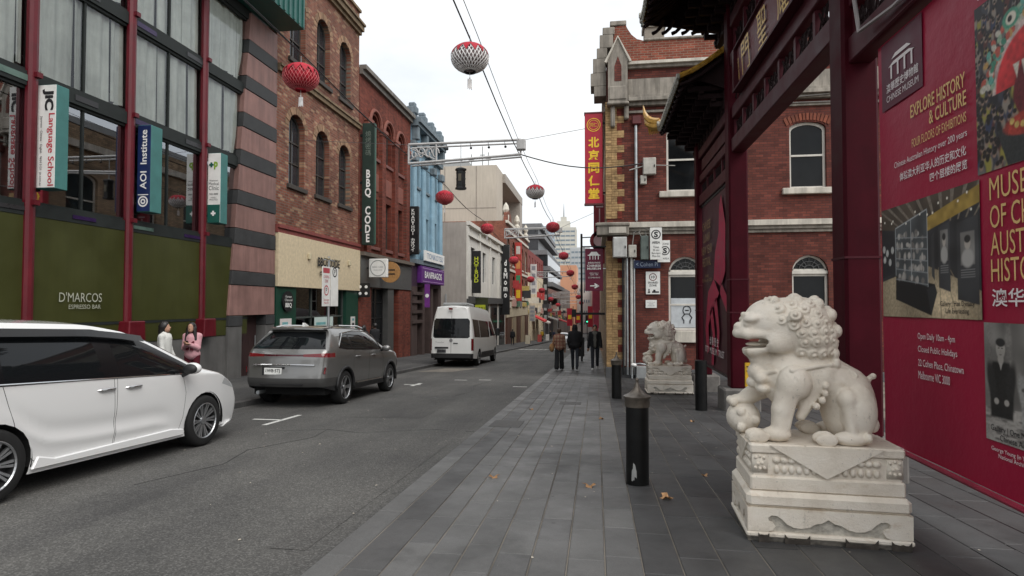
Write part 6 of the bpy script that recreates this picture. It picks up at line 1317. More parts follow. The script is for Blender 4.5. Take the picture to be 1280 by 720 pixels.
# ---- white people carrier
PWHITE = mat('pearl_white_paint', (.72, .72, .715), .25, 0, .5, 0, 2, coat=1, obj=True)
def minivan():
    t = thing('white_minivan', 'white people carrier parked at the left, nearest the camera, cut off by the frame', 'car', (-6.11, 3.51, GZ(3.51)+RD), 'vehicles along the left kerb', (0, PA, R(90)), True)
    t.rotation_euler = (R(0), 0, 0); t.matrix_world = Matrix.Translation((-6.13, 3.50, GZ(3.50)+RD)) @ Matrix.Rotation(-PA, 4, 'X') @ Matrix.Rotation(R(90), 4, 'Z')
    zt = cr((0,1.534),(.4,1.583),(1.2,1.610),(2.0,1.605),(2.6,1.534),(3.0,1.418),(3.4,1.245),(3.78,1.067),(4.05,1.000),(4.35,.940),(4.6,.850),(4.75,.770),(4.8,.700))
    zw = cr((0,1.06),(1.5,1.03),(2.6,.995),(3.5,.965),(4.1,.95),(4.45,.86),(4.7,.74),(4.8,.66)); zb = cr((0,.32),(.6,.24),(1.5,.20),(3.5,.19),(4.4,.22),(4.8,.24))
    wm = cr((0,.96),(.7,.995),(2.2,1),(3.6,.995),(4.2,.965),(4.8,.86))
    zc = cr((1.0,.92),(1.15,.78),(1.35,.60),(1.6,.50),(2.2,.465),(2.9,.46),(3.12,.43),(3.3,.34))
    def crease(x, z):
        if not 1.0 < x < 3.32: return 0
        m = min(1, (x-1.0)/.3, (3.32-x)/.25); d = z-zc(x); return m*(.011*math.exp(-((d+.035)/.045)**2)-.012*math.exp(-((d-.085)/.075)**2))
    sh = Shell(4.8, .91, zb, zw, zt, cr((.2,.06),(.6,0),(1.0,.04),(1.58,.34)), cr((.2,.05),(.5,0),(.75,.10),(1.2,.3)), wm, .36, .045, .16, .06, .16, dx=.05, NL=30, disp=crease)
    WX = (1.0, 3.86); r = .338
    for x in WX: sh.arch(x, r-.005, r+.045)
    sh.cut('y', [(.25,1.107),(.9,1.040),(3.72,.990),(3.55,1.107),(2.95,1.387),(2.65,1.495),(2.2,1.555),(.7,1.560),(.35,1.485)], BOTH, 'trim')
    for i, p in enumerate(([(.45,1.125),(.92,1.067),(1.02,1.500),(.75,1.500),(.5,1.409)], [(1.08,1.058),(2.18,1.040),(2.12,1.500),(1.10,1.505)], [(2.40,1.036),(3.30,1.013),(3.27,1.116),(2.82,1.356),(2.58,1.432),(2.36,1.445)], [(3.36,1.009),(3.62,1.004),(3.45,1.089),(3.34,1.133)])): sh.cut('y', p, BOTH, 'glass%d' % i, only=('trim',))
    door_seam(sh, [(1.02,.66),(1.02,.80),(.86,1.05),(.88,1.058),(2.30,1.02),(2.33,.5),(2.33,.27),(1.32,.27),(1.26,.45)], 'slide_door'); door_seam(sh, [(2.35,.27),(2.345,1.018),(3.40,.985),(3.46,.75),(3.43,.45),(3.36,.27)], 'front_door')
    sh.cut('z', [(2.55,-.62),(3.72,-.78),(3.80,0),(3.72,.78),(2.55,.62),(2.45,0)], lambda c, n: n.z > .25 and c.z > 1.0, 'windscreen', only=('body',))
    sh.cut('x', [(-.70,1.089),(.70,1.089),(.60,1.498),(-.60,1.498)], REAR, 'rear_glass', only=('body',)); sh.cut('y', [(4.25,.800),(4.72,.680),(4.72,.780),(4.35,.900)], BOTH, 'headlight', only=('body',))
    o = sh.build(t, {'body': ('body', PWHITE, None, 0), 'seam': ('panel_gap', SEAM, None, 0), 'slide_door': ('sliding_door', PWHITE, None, 1), 'front_door': ('door', PWHITE, None, 1), 'trim': ('window_surround', PILLAR, None, 1), 'glass0': ('side_window', CGL, 'trim', 1), 'glass1': ('side_window', CGL, 'trim', 1), 'glass2': ('side_window', CGL, 'trim', 1), 'glass3': ('side_window', CGL, 'trim', 1), 'windscreen': ('windscreen', CGL, None, 0), 'rear_glass': ('rear_window', CGL, None, 0), 'headlight': ('headlight', LENS, None, 1)})
    dr = {'slide_door': o['slide_doorr'], 'front_door': o['front_doorr']}
    for nm, x in (('slide_door', 2.08), ('front_door', 2.46)):
        h = MB().tube([(x-.02, -.872, .90), (x+.05, -.912, .905), (x+.2, -.912, .91), (x+.27, -.872, .91)], [.012, .017, .017, .012], 8).build('handle', CHROME, dr[nm], smooth=True)
        MB().ball((x+.12, -.868, .90), (.10, .012, .045), 12, 6).build('handle_recess', mat('recess', (.35, .35, .35), .4), dr[nm], smooth=True)
    MB().tube([(.9, -.893, 1.058), (2.3, -.889, 1.022), (3.4, -.88, .992)], .009, 6).build('belt_chrome', CHROME, t)
    MB().grid(lambda u, v: (.5+2.35*u, -.735-.05*v+.05*max(0,u-.6), 1.552-.070*v-.10*max(0, u-.62)**1.5*3), 20, 2).build('rain_visor', mat('smoked_visor', (.012, .012, .013), .15, 0, .3, 0), t)
    s = MB(); s.prism([(1.36, -.886, .24), (3.42, -.886, .22), (3.42, -.886, .30), (3.2, -.886, .33), (1.6, -.886, .31), (1.42, -.886, .36)], (0, -.035, 0)); s.build('sill_skirt', PWHITE, t, bevel=.012, fix=True)
    m = MB(); m.ball((3.40, -1.02, 1.065), (.075, .115, .075), 14, 9); mir = m.build('mirror', PWHITE, t, smooth=True); MB().ball((3.345, -1.02, 1.06), (.05, .10, .064), 12, 8).build('mirror_glass', TRIM, mir, smooth=True); MB().tube([(3.40, -.87, .97), (3.38, -.98, 1.01)], [.03, .022], 6).build('mirror_arm', TRIM, mir)
    MB().prism([(4.30, -.80, .19), (4.62, -.72, .20), (4.68, -.66, .26), (4.5, -.78, .25)], (0, -.06, 0)).build('chin_spoiler', PWHITE, t); MB().box(4.35, 4.66, -.80, -.74, .22, .235).build('chin_chrome', CHROME, t)
    ws = [(x, y, r) for x in WX for y in (-.79, .79)]
    for x, y, z in ws: wheel(t, x, y, z, r, .225, 10, 2, -1 if y < 0 else 1)
    chassis(t, .3, 4.5, .74, .2, .5, ws, r)
    MB().box(.8, 3.4, -.62, .62, .5, 1.0).build('cabin', LINER, t)
minivan()
# ---- grey sport utility
PGREY = mat('grey_metal_paint', (.21, .207, .20), .3, .6, .5, 0, 2, coat=.8, obj=True)
def plate_on(t, x, y, z, s, w=.37, h=.13, m=None):
    p = MB().box(x-.012, x, y-w/2, y+w/2, z-h/2, z+h/2).build('number_plate', WFACE if m is None else m, t); text(s, INK, p, (x-.012, y, z), (0,-1,0), (0,0,1), w*.82, h*.62, bold=.02); return p
def suv():
    t = thing('grey_suv', 'grey metallic sport utility car with full width red tail lamp parked at the left kerb', 'car', (-6.22, 11.14, 0), 'vehicles along the left kerb', None, True)
    t.matrix_world = Matrix.Translation((-6.23, 11.14, GZ(11.14)+RD)) @ Matrix.Rotation(-PA, 4, 'X') @ Matrix.Rotation(R(90), 4, 'Z')
    zt = cr((0,1.550),(.35,1.582),(1.0,1.613),(1.8,1.627),(2.4,1.586),(2.9,1.424),(3.3,1.226),(3.6,1.113),(4.0,1.060),(4.35,.99),(4.58,.88),(4.65,.80))
    zw = cr((0,1.14),(.8,1.13),(2,1.075),(3.2,1.02),(3.7,1.02),(4.2,.98),(4.5,.86),(4.65,.76)); zb = cr((0,.42),(.4,.33),(1,.27),(3.6,.27),(4.4,.30),(4.65,.36)); wm = cr((0,.93),(.6,.985),(2.3,.985),(3.6,1),(4.2,.96),(4.65,.84))
    sh = Shell(4.65, .93, zb, zw, zt, cr((.3,.12),(.55,0),(.85,.04),(1.05,.06),(1.15,.12),(1.56,.66)), cr((.3,.06),(.6,0),(.9,.08),(1.2,.2)), wm, .42, .045, .17, .10, .14, dx=.055, shoulder=.012)
    WX = (.95, 3.69); r = .352
    for x in WX: sh.arch(x, r-.005, r+.055)
    sh.cut('y', [(.62,1.190),(1.0,1.149),(3.2,1.085),(2.95,1.280),(2.55,1.460),(2.25,1.527),(1.55,1.550),(.95,1.500)], BOTH, 'trim')
    for i, p in enumerate(([(.78,1.222),(1.25,1.177),(1.28,1.505),(1.0,1.469)], [(1.36,1.167),(2.22,1.141),(2.16,1.505),(1.38,1.514)], [(2.30,1.136),(3.02,1.118),(2.85,1.289),(2.5,1.438),(2.26,1.491)])): sh.cut('y', p, BOTH, 'glass%d' % i, only=('trim',))
    door_seam(sh, [(1.30,.60),(1.36,.85),(1.33,1.135),(2.26,1.105),(2.27,.36),(1.42,.36)], 'rear_door'); door_seam(sh, [(2.29,.36),(2.28,1.10),(3.1,1.06),(3.16,.80),(3.12,.36)], 'front_door')
    sh.cut('z', [(2.55,-.60),(3.32,-.76),(3.42,0),(3.32,.76),(2.55,.60),(2.45,0)], lambda c, n: n.z > .25 and c.z > 1.05, 'windscreen', only=('body',))
    sh.cut('x', [(-.80,1.177),(.80,1.177),(.72,1.334),(.60,1.523),(-.60,1.523),(-.72,1.334)], REAR, 'rear_glass', only=('body',))
    sh.cut('x', [(-.5,1.072),(.5,1.072),(.5,1.035),(-.5,1.035)], lambda c, n: c.x < .4, 'lamp_bar', only=('body',))
    for sg in (-1, 1): sh.cut('x', [(sg*.42,1.078),(sg*.98,1.105),(sg*.98,1.012),(sg*.42,1.028)], lambda c, n: c.x < .43 and n.z < .8, 'tail_side', only=('body', 'lamp_bar'))
    sh.cut('x', [(-1.1,.60),(1.1,.60),(1.1,.2),(-1.1,.2)], lambda c, n: c.x < .60, 'rear_bumper', only=('body',)); sh.cut('x', [(-1.1,.43),(1.1,.43),(1.1,.2),(-1.1,.2)], lambda c, n: c.x < .60, 'cladding', only=('body', 'rear_bumper'))
    sh.cut('y', [(.55,.40),(4.4,.40),(4.4,.2),(.55,.2)], BOTH, 'cladding', only=('body', 'rear_bumper', 'rear_door', 'front_door', 'seam')); sh.cut('y', [(4.0,.94),(4.55,.82),(4.55,.92),(4.1,1.0)], BOTH, 'headlight', only=('body',))
    DKGREY = mat('dark_bumper', (.075, .074, .072), .4, .3, .5, .05, coat=.3, obj=True)
    o = sh.build(t, {'body': ('body', PGREY, None, 0), 'seam': ('panel_gap', SEAM, None, 0), 'rear_door': ('door', PGREY, None, 1), 'front_door': ('door', PGREY, None, 1), 'trim': ('window_surround', PILLAR, None, 1), 'glass0': ('side_window', CGL, 'trim', 1), 'glass1': ('side_window', CGL, 'trim', 1), 'glass2': ('side_window', CGL, 'trim', 1), 'windscreen': ('windscreen', CGL, None, 0), 'rear_glass': ('rear_window', CGL, None, 0), 'lamp_bar': ('tail_lamp_bar', mat('tail_bar', (.055, .004, .008), .15, 0, .5, .1, coat=.4), None, 0), 'tail_side': ('tail_lamp', TAIL, None, 1), 'rear_bumper': ('bumper', DKGREY, None, 0), 'cladding': ('cladding', TRIM, None, 0), 'headlight': ('headlight', LENS, None, 1)})
    for nm, x in (('rear_doorr', 1.45), ('front_doorr', 2.40)): MB().tube([(x, -.905, .99), (x+.04, -.935, .995), (x+.2, -.935, .99), (x+.24, -.905, .985)], .016, 8).build('handle', PGREY, o[nm], smooth=True)
    MB().tube([(.66, -.86, 1.21), (.92, -.80, 1.50), (1.5, -.775, 1.555), (2.25, -.78, 1.535), (2.6, -.80, 1.455), (3.2, -.87, 1.09)], .011, 6).build('window_chrome', CHROME, t)
    MB().tube([(1.45, -.935, .415), (3.1, -.935, .405)], .012, 6).build('sill_chrome', CHROME, t)
    for sg in (-1, 1):
        for x in WX: MB().tube([(x+(r+.075)*math.cos(R(a)), sg*.912, r+(r+.075)*math.sin(R(a))) for a in range(-8, 190, 11)], .034, 6).build('arch_trim', TRIM, t, smooth=True)
        MB().tube([(.75, sg*.62, 1.625), (1.1, sg*.63, 1.665), (2.1, sg*.63, 1.665), (2.45, sg*.62, 1.615)], .018, 6).build('roof_rail', CHROME, t)
    MB().tube([(-.012, -.66, .86), (-.055, -.45, .865), (-.085, -.2, .868), (-.092, 0, .868), (-.085, .2, .868), (-.055, .45, .865), (-.012, .66, .86)], .016, 6).build('tailgate_chrome', CHROME, t)
    MB().prism([(.80, -.64, 1.60), (.80, .64, 1.60), (.46, .60, 1.57), (.38, 0, 1.58), (.46, -.60, 1.57)], (0, 0, .035)).build('roof_spoiler', PGREY, t)
    plate_on(t, -.075, .18, .74, '1WB·5TJ'); MB().box(-.07, .0, -.06, .42, .655, .825).build('plate_recess', TRIM, t)
    MB().box(-.085, -.02, -.45, .45, .47, .49).build('reflector_strip', TRIM, t)
    for sg in (-1, 1): MB().prism([(.07, sg*.83, .70), (.09, sg*.85, .68), (.11, sg*.86, .80), (.09, sg*.85, .82)], (-.03, 0, 0)).build('reflector', TAIL, t, fix=True)
    MB().prism([(.75, -.02, 1.64), (1.0, -.02, 1.65), (.80, -.02, 1.72), (.76, -.02, 1.72)], (0, .04, 0)).build('shark_fin', WHITE, t)
    m = MB().ball((3.02, -1.04, 1.13), (.07, .11, .075), 14, 9).build('mirror', PGREY, t, smooth=True); MB().tube([(3.05, -.88, 1.07), (3.03, -.98, 1.09)], .025, 6).build('mirror_arm', TRIM, m)
    ws = [(x, y, r) for x in WX for y in (-.80, .80)]
    for x, y, z in ws: wheel(t, x, y, z, r, .225, 5, 2, -1 if y < 0 else 1)
    chassis(t, .25, 4.4, .76, .25, .55, ws, r); MB().box(.7, 3.2, -.62, .62, .5, 1.1).build('cabin', LINER, t)
    MB().tube([(.02, .55, .3), (.25, .55, .3)], .04, 8).build('exhaust', STEEL, t)
suv()
# ---- white van
PVAN = mat('van_white_paint', (.76, .76, .74), .35, 0, .5, .05, 1.5, coat=.5, obj=True)
def van():
    t = thing('white_van', 'white high roofed passenger van with dark rear windows parked beyond the grey car', 'van', (-6.25, 25.2, 0), 'vehicles along the left kerb', None, True)
    t.matrix_world = Matrix.Translation((-6.27, 25.2, GZ(25.2)+RD)) @ Matrix.Rotation(-PA, 4, 'X') @ Matrix.Rotation(R(90), 4, 'Z')
    zt = cr((0,2.58),(.3,2.64),(2,2.68),(4.6,2.62),(5.0,2.50),(5.4,2.15),(5.9,1.62),(6.15,1.42),(6.5,1.30),(6.8,1.12),(6.9,1.0)); zw = cr((0,1.36),(5.2,1.34),(5.9,1.30),(6.4,1.2),(6.9,.95)); zb = cr((0,.40),(1,.34),(5.5,.34),(6.9,.36)); wm = cr((0,.98),(1,1),(5.6,1),(6.3,.95),(6.9,.82))
    sh = Shell(6.9, .985, zb, zw, zt, cr((.3,.0),(1.3,0),(2.6,.14)), cr((.3,.0),(.9,.02),(1.4,.1)), wm, .135, .06, .16, .05, .14, dx=.08)
    WX = (1.5, 5.75); r = .36
    for x in WX: sh.arch(x, r, r+.07)
    sh.cut('x', [(-.82,1.32),(-.74,1.26),(.74,1.26),(.82,1.32),(.80,2.02),(.72,2.12),(-.72,2.12),(-.80,2.02)], REAR, 'rear_glass')
    sh.cut('y', [(.35,1.30),(1.6,1.28),(1.6,2.08),(.35,2.10)], BOTH, 'g0'); sh.cut('y', [(1.66,1.28),(4.0,1.28),(4.0,2.06),(1.66,2.08)], BOTH, 'g1'); sh.cut('y', [(4.2,1.34),(5.65,1.34),(5.1,1.95),(4.85,2.08),(4.2,2.08)], BOTH, 'g2')
    sh.cut('y', [(-.1,.60),(.25,.58),(.25,.3),(-.1,.3)], lambda c, n: c.x < .3, 'bumper', only=('body',)); sh.cut('y', [(1.95,.62),(5.3,.62),(5.3,.3),(1.95,.3)], BOTH, 'clad', only=('body',)); sh.cut('x', [(-.99,.55),(.99,.55),(.99,.3),(-.99,.3)], REAR, 'bumper', only=('body',))
    sh.cut('x', [(-.985,.72),(-.88,.72),(-.88,1.24),(-.985,1.24)], lambda c, n: c.x < .25 and c.y < 0, 'lampr', only=('body',)); sh.cut('x', [(.88,.72),(.985,.72),(.985,1.24),(.88,1.24)], lambda c, n: c.x < .25 and c.y > 0, 'lampl', only=('body',))
    sh.cut('x', [(-.006,.55),(.006,.55),(.006,2.45),(-.006,2.45)], REAR, 'seam', only=('body', 'rear_glass'))
    o = sh.build(t, {'body': ('body', PVAN, None, 0), 'rear_glass': ('rear_window', CGL, None, 1), 'g0': ('side_window', CGL, None, 1), 'g1': ('side_window', CGL, None, 1), 'g2': ('side_window', CGL, None, 1), 'bumper': ('bumper', TRIM, None, 0), 'clad': ('cladding', TRIM, None, 0), 'lampr': ('tail_lamp', TAIL, None, 0), 'lampl': ('tail_lamp', TAIL, None, 0), 'seam': ('panel_gap', SEAM, None, 0)})
    plate_on(t, -.06, .42, .70, 'BXV 02V', .40, .14, mat('dark_plate', (.05, .05, .055), .5)); MB().box(-.055, 0, .12, .72, .80, .88).build('plate_lamp', TRIM, t)
    MB().lathe([(.075, -.01), (.075, .01)], (-.058, .0, 1.17), 16, 'x').build('badge', CHROME, t); MB().box(-.07, -.02, -.30, -.10, 1.02, 1.06).build('handle', TRIM, t); text('Transfer', GREYP, t, (-.056, .5, 1.08), (0,-1,0), (0,0,1), .4, .06)
    MB().box(-.06, .0, -.05, .12, 2.50, 2.58).build('brake_lamp', TAIL, t)
    MB().box(.5, 2.2, -.55, .55, 2.70, 2.84).build('roof_unit', GREYP, t, bevel=.05)
    m = MB().box(5.32, 5.45, -1.25, -1.05, 1.35, 1.75).build('mirror', TRIM, t, bevel=.04); MB().tube([(5.4, -.95, 1.4), (5.4, -1.1, 1.45)], .03).build('mirror_arm', TRIM, m)
    ws = [(x, y, r) for x in WX for y in (-.84, .84)]
    for x, y, z in ws: wheel(t, x, y, z, r, .22, 6, 1, -1 if y < 0 else 1)
    chassis(t, .2, 6.6, .80, .3, .6, ws, r)
van()
# ---- small car far down the street
def small_car(label, x, y, paint, rev=False):
    t = thing('far_car', label, 'car', (x, y, 0), None, None, True); t.matrix_world = Matrix.Translation((x, y, GZ(y)+RD)) @ Matrix.Rotation(-PA, 4, 'X') @ Matrix.Rotation(R(-90 if rev else 90), 4, 'Z')
    zt = cr((0,.95),(.3,1.1),(.9,1.42),(2.0,1.46),(2.7,1.30),(3.3,.98),(4.0,.86),(4.3,.7)); zw = cr((0,.88),(2,.92),(3.4,.9),(4.3,.66))
    sh = Shell(4.3, .88, lambda q: .25, zw, zt, cr((.2,.05),(1.4,.1)), cr((.2,.05),(1.4,.1)), None, .4, .04, .15, .08, .12, dx=.16, NL=6, NU=6, NT=8)
    for q in (.85, 3.4): sh.arch(q, .3, .36)
    sh.cut('y', [(.7,1.0),(3.0,.98),(2.6,1.3),(1.0,1.36)], BOTH, 'glass'); sh.cut('z', [(2.6,-.6),(3.2,-.7),(3.2,.7),(2.6,.6)], lambda c, n: n.z > .2 and c.z > .95, 'screen', only=('body',))
    sh.cut('x', [(-.62,1.12),(.62,1.12),(.55,1.38),(-.55,1.38)], lambda c, n: n.x < -.2, 'back', only=('body',))
    sh.build(t, {'body': ('body', paint, None, 0), 'glass': ('side_window', CGL, None, 1), 'screen': ('windscreen', CGL, None, 0), 'back': ('rear_window', CGL, None, 0)})
    for q in (.85, 3.4):
        for yy in (-.78, .78): wheel(t, q, yy, .3, .3, .2, 5, 1, -1 if yy < 0 else 1)
    for sg in (-1, 1): MB().box(4.22, 4.30, sg*.62-.12, sg*.62+.12, .62, .74).build('headlight', LENS, t); MB().box(-.02, .06, sg*.66-.1, sg*.66+.1, .72, .86).build('tail_lamp', TAIL, t)
small_car('white saloon car waiting far down the street', -4.2, 78, PWHITE, True); small_car('dark hatchback following far down the street', -5.4, 96, PGREY)
# ---------------------------------------------------------------- people
SKIN = mat('skin', (.42, .24, .165), .55, 0, .35, .08, 8, obj=True); HAIRB = mat('black_hair', (.012, .010, .010), .4, 0, .5, .3, 40, obj=True); HAIRD = mat('brown_hair', (.07, .04, .025), .5, 0, .4, .3, 40, obj=True)
SHW = mat('white_shoe', (.62, .62, .60), .5, obj=True); SHB = mat('black_shoe', (.015, .015, .016), .45, obj=True)
def cloth(n, c, var=.25, sc=14): return mat('cloth_'+n, c, .85, 0, .2, var, sc, bump=.012, bs=22, obj=True)
def plaid(n, a, b):
    m, t, bs, Lk = nodes(n); setp(bs, .9, 0, .15); p = opos(t); s = t.nodes.new('ShaderNodeSeparateXYZ'); Lk(p, s.inputs[0]); col = a
    for ax, f in (('X', 52), ('Z', 46)):
        q = t.nodes.new('ShaderNodeMath'); q.operation = 'MULTIPLY'; q.inputs[1].default_value = f; Lk(s.outputs[ax], q.inputs[0]); w = t.nodes.new('ShaderNodeMath'); w.operation = 'SINE'; Lk(q.outputs[0], w.inputs[0])
        col = mix(t, col, b, ramp(t, w.outputs[0], [(.45, (0,)*3), (.7, (.75,)*3)]))
    Lk(mix(t, col, ramp(t, noise(t, p, 18, 4), [(.3, (.75,)*3), (.7, (1.15,)*3)]), 1, 'MULTIPLY'), bs.inputs['Base Color']); return m
def person(label, x, y, face, H, legs, arms, top, legm, shoe, hair, style='short', base=0, h=.0125, hood=False, loose=0, wide=0, tilt=0, group=None, undershirt=None, skirt=False, name='person', sw=.165):
    s = H/1.72; t = thing(name, label, 'person', (x, y, GZ(y)+base), group, (0, 0, face), True)
    J = {}
    for i, sg in ((0, 1), (1, -1)):                  # 0 is the right side (x > 0 when facing +y)
        a, k = legs[i]; hip = Vector((sg*.09, 0, .92)); kn = hip+.44*Vector((0, math.sin(a), -math.cos(a))); an = kn+.42*Vector((0, math.sin(a-k), -math.cos(a-k)))
        p, b, e = arms[i][:3]; inn = arms[i][3] if len(arms[i]) > 3 else 0
        sh = Vector((sg*sw, 0, 1.39)); d = Vector((sg*math.sin(b), math.sin(p)*math.cos(b), -math.cos(p)*math.cos(b))); el = sh+.285*d
        f = Vector((sg*math.sin(b)-sg*inn, math.sin(p+e), -math.cos(p+e))).normalized(); wr = el+.25*f; J[i] = (hip, kn, an, sh, el, wr, f)
    dz = -min(J[0][2].z, J[1][2].z)+.075
    def up(v): return (v[0]*s, v[1]*s, (v[2]+dz)*s)
    def new(): return SDF((-.62*s, -.75*s, -.02), (.62*s, .75*s, 1.85*s+.03), h)
    lean = Vector((0, math.sin(tilt)*.10, -.02*abs(tilt)))
    hc = Vector((0, .03, 1.60))+lean
    b = new()
    b.cap(up((0, 0, .98)), up((0, 0, 1.32)), .10*s, .125*s).cap(up((0, 0, 1.42)), up(hc-Vector((0, .02, .06))), .052*s, .048*s)
    b.ell(up(hc), (.074*s, .092*s, .112*s), .02, -tilt, axis='x').ell(up(hc+Vector((0, .055, -.06))), (.05*s, .045*s, .05*s), .03).ell(up(hc+Vector((0, .103, -.012))), (.014*s, .02*s, .024*s), .012).ell(up(hc+Vector((0, .093, -.058))), (.024*s, .010*s, .010*s), .006)
    for sg in (-1, 1): b.ell(up(hc+Vector((sg*.03, .088, .018))), (.014*s, .012*s, .009*s), .006, sub=True).ell(up(hc+Vector((sg*.076, -.005, -.005))), (.012*s, .022*s, .032*s), .008)
    for i, sg in ((0, 1), (1, -1)):
        hip, kn, an, sh, el, wr, f = J[i]
        b.cap(up(hip), up(kn), .07*s, .05*s).cap(up(kn), up(an), .048*s, .036*s).cap(up(sh), up(el), .045*s, .037*s).cap(up(el), up(wr), .036*s, .026*s).cap(up(Vector((0, 0, 1.38))), up(sh), .06*s, .05*s)
        side = Vector((1, 0, 0)) if abs(f.x) < .8 else Vector((0, 1, 0)); nrm = f.cross(side).normalized(); side = nrm.cross(f).normalized()
        b.cap(up(wr), up(wr+f*.075), .028*s, .034*s, .015)
        for q in range(4):
            o = side*(q-1.5)*.021; l = (.065, .078, .074, .056)[q]; a0 = wr+f*.085+o; a1 = a0+f*l*.55+nrm*.008*sg; b.path([up(a0), up(a1), up(a1+f*l*.35+nrm*.02*sg)], [.0105*s, .0100*s, .009*s], .004)
        b.path([up(wr+f*.03-side*.03*sg), up(wr+f*.06-side*.055*sg), up(wr+f*.09-side*.06*sg)], [.013*s, .012*s, .010*s], .008)
    body = b.mesh('body', SKIN, t)
    if True:
        c = new(); L = loose
        c.cap(up((0, 0, .96)), up((0, 0, 1.34)), (.135+L)*s, (.15+L*.6)*s, .05).ell(up((0, 0, 1.24)), ((.165+L)*s, (.12+L)*s, .20*s), .05).ell(up((0, -.01, .96)), ((.165+L)*s, (.12+L)*s, .10*s), .05).cap(up((0, 0, 1.455)), up((-sw, 0, 1.39)), .05*s, .058*s, .03).cap(up((0, 0, 1.455)), up((sw, 0, 1.39)), .05*s, .058*s, .03)
        for i in (0, 1):
            hip, kn, an, sh, el, wr, f = J[i]; c.cap(up(sh), up(el), (.066+L*.6)*s, (.055+L*.6)*s, .04).cap(up(el), up(wr), (.054+L*.6)*s, (.042+L*.4)*s, .03)
            for q in range(3): pp_ = el.lerp(wr, .15+.25*q); c.ell(up(pp_+Vector((0, -.01, 0))), (.05+L*.5)*s, .012)
        if hood: c.ell(up(hc+Vector((0, -.035, .01))), (.105*s, .115*s, .135*s), .04).cap(up((0, -.03, 1.44)), up(hc-Vector((0, .03, .06))), .10*s, .10*s, .04).ell(up(hc+Vector((0, .085, -.02))), (.07*s, .07*s, .10*s), .02, sub=True)
        else: c.ell(up((0, -.01, 1.485)), (.075*s, .075*s, .035*s), .02).cap(up((0, .01, 1.44)), up((0, .02, 1.62)), .055*s, .06*s, .01, sub=True)
        if undershirt:
            cc = new(); cc.cap(up((0, .01, .96)), up((0, .02, 1.36)), .128*s, .14*s, .05).ell(up((0, .03, 1.2)), (.13*s, .125*s, .24*s), .05); cc.mesh('shirt', undershirt, t)
            c.put(lambda X, Y, Z: np.maximum(np.abs(X)-(.035+.05*np.clip(1.2*s-Z*1.0+dz*s, 0, 1))*s, .02*s-Y)+0*Z, [-.14*s, 0, .8*s], [.14*s, .4*s, 1.6*s], .012, True)
        c.mesh('jacket' if not skirt else 'top', top, t)
    c = new(); wd = wide
    c.ell(up((0, 0, .93)), (.155*s, .115*s, .10*s), .05)
    for i in (0, 1):
        hip, kn, an, *_ = J[i]; c.cap(up(hip), up(kn), .087*s, (.066+wd*.5)*s, .035).cap(up(kn), up(an+Vector((0, 0, .03))), (.062+wd*.5)*s, (.052+wd)*s, .02)
        for q in range(3): c.ell(up(kn.lerp(an, .2+.3*q)), (.058+wd*.8)*s, .012)
    c.mesh('trousers', legm, t)
    for i in (0, 1):
        an = J[i][2]; a, k = legs[i]; ft = -max(-.5, min(.5, (a-k)))*.6
        c = new(); c.cap(up(an+Vector((0, -.035, -.035))), up(an+Vector((0, .15, -.045-.12*ft*0))), .04*s, .034*s, .02).cap(up(an), up(an+Vector((0, .03, -.03))), .042*s, .045*s, .02)
        c.put(lambda X, Y, Z: Z-.001+0*X+0*Y, [-.6, -.75, -.1], [.6, .75, .0], .001, True); c.mesh('shoe', shoe, t)
    if not hood:
        c = new(); c.ell(up(hc+Vector((0, -.022, .022))), (.090*s, .104*s, .116*s), .02)
        if style == 'bob': c.cap(up(hc+Vector((0, -.05, 0))), up(hc+Vector((0, -.06, -.13))), .088*s, .085*s, .03)
        elif style == 'long': c.cap(up(hc+Vector((0, -.05, 0))), up(hc+Vector((0, -.09, -.34))), .088*s, .075*s, .03).cap(up(hc+Vector((.07, .0, -.02))), up(hc+Vector((.10, .02, -.28))), .045*s, .04*s, .02).cap(up(hc+Vector((-.07, .0, -.02))), up(hc+Vector((-.10, .02, -.28))), .045*s, .04*s, .02)
        elif style == 'bun': c.ell(up(hc+Vector((0, -.08, .06))), (.05*s, .045*s, .045*s), .02)
        c.ell(up(hc+Vector((0, .105, -.035))), (.068*s, .075*s, .105*s), .012, sub=True)
        c.mesh('hair', hair, t)
    return t, J, up
BLK = cloth('black', (.021, .021, .023)); DEN = cloth('dark_denim', (.034, .037, .045)); GREYT = cloth('grey_tee', (.16, .155, .14)); PINKJ = cloth('pink', (.55, .30, .33), .12); WHT = cloth('white_top', (.60, .60, .57), .08); MARO = cloth('maroon', (.10, .015, .025))
PLD = plaid('plaid_jacket', (.34, .23, .16), (.20, .06, .05))
GP = 'pedestrians on the right pavement'
w1, J1, u1 = person('person seen from behind in a beige plaid jacket, wide black trousers and white shoes', -1.45, 23.4, 0, 1.64, ((.24, .06), (-.26, .16)), ((.05, .10, .25), (-.05, .22, .5)), PLD, BLK, SHW, HAIRD, 'bun', loose=.03, wide=.045, group=GP)
w2, _, _ = person('person seen from behind in a black hooded top and black jeans', -.84, 23.5, 0, 1.80, ((-.34, .26), (.28, .05)), ((.15, .18, .5, .3), (-.1, .18, .5, .3)), BLK, DEN, SHB, HAIRB, hood=True, loose=.045, group=GP)
w3, _, _ = person('person walking towards the camera in an open black jacket and grey tee', -.06, 24.0, math.pi, 1.80, ((.28, .08), (-.24, .22)), ((-.05, .16, .15), (.12, .14, .25)), BLK, DEN, SHW, HAIRB, loose=.02, undershirt=GREYT, group=GP)
bag = thing('shoulder_bag', 'tan shoulder bag hanging at the left side of the plaid jacket', 'bag', (-1.74, 23.35, GZ(23.35)), None, (0, 0, 0), True)
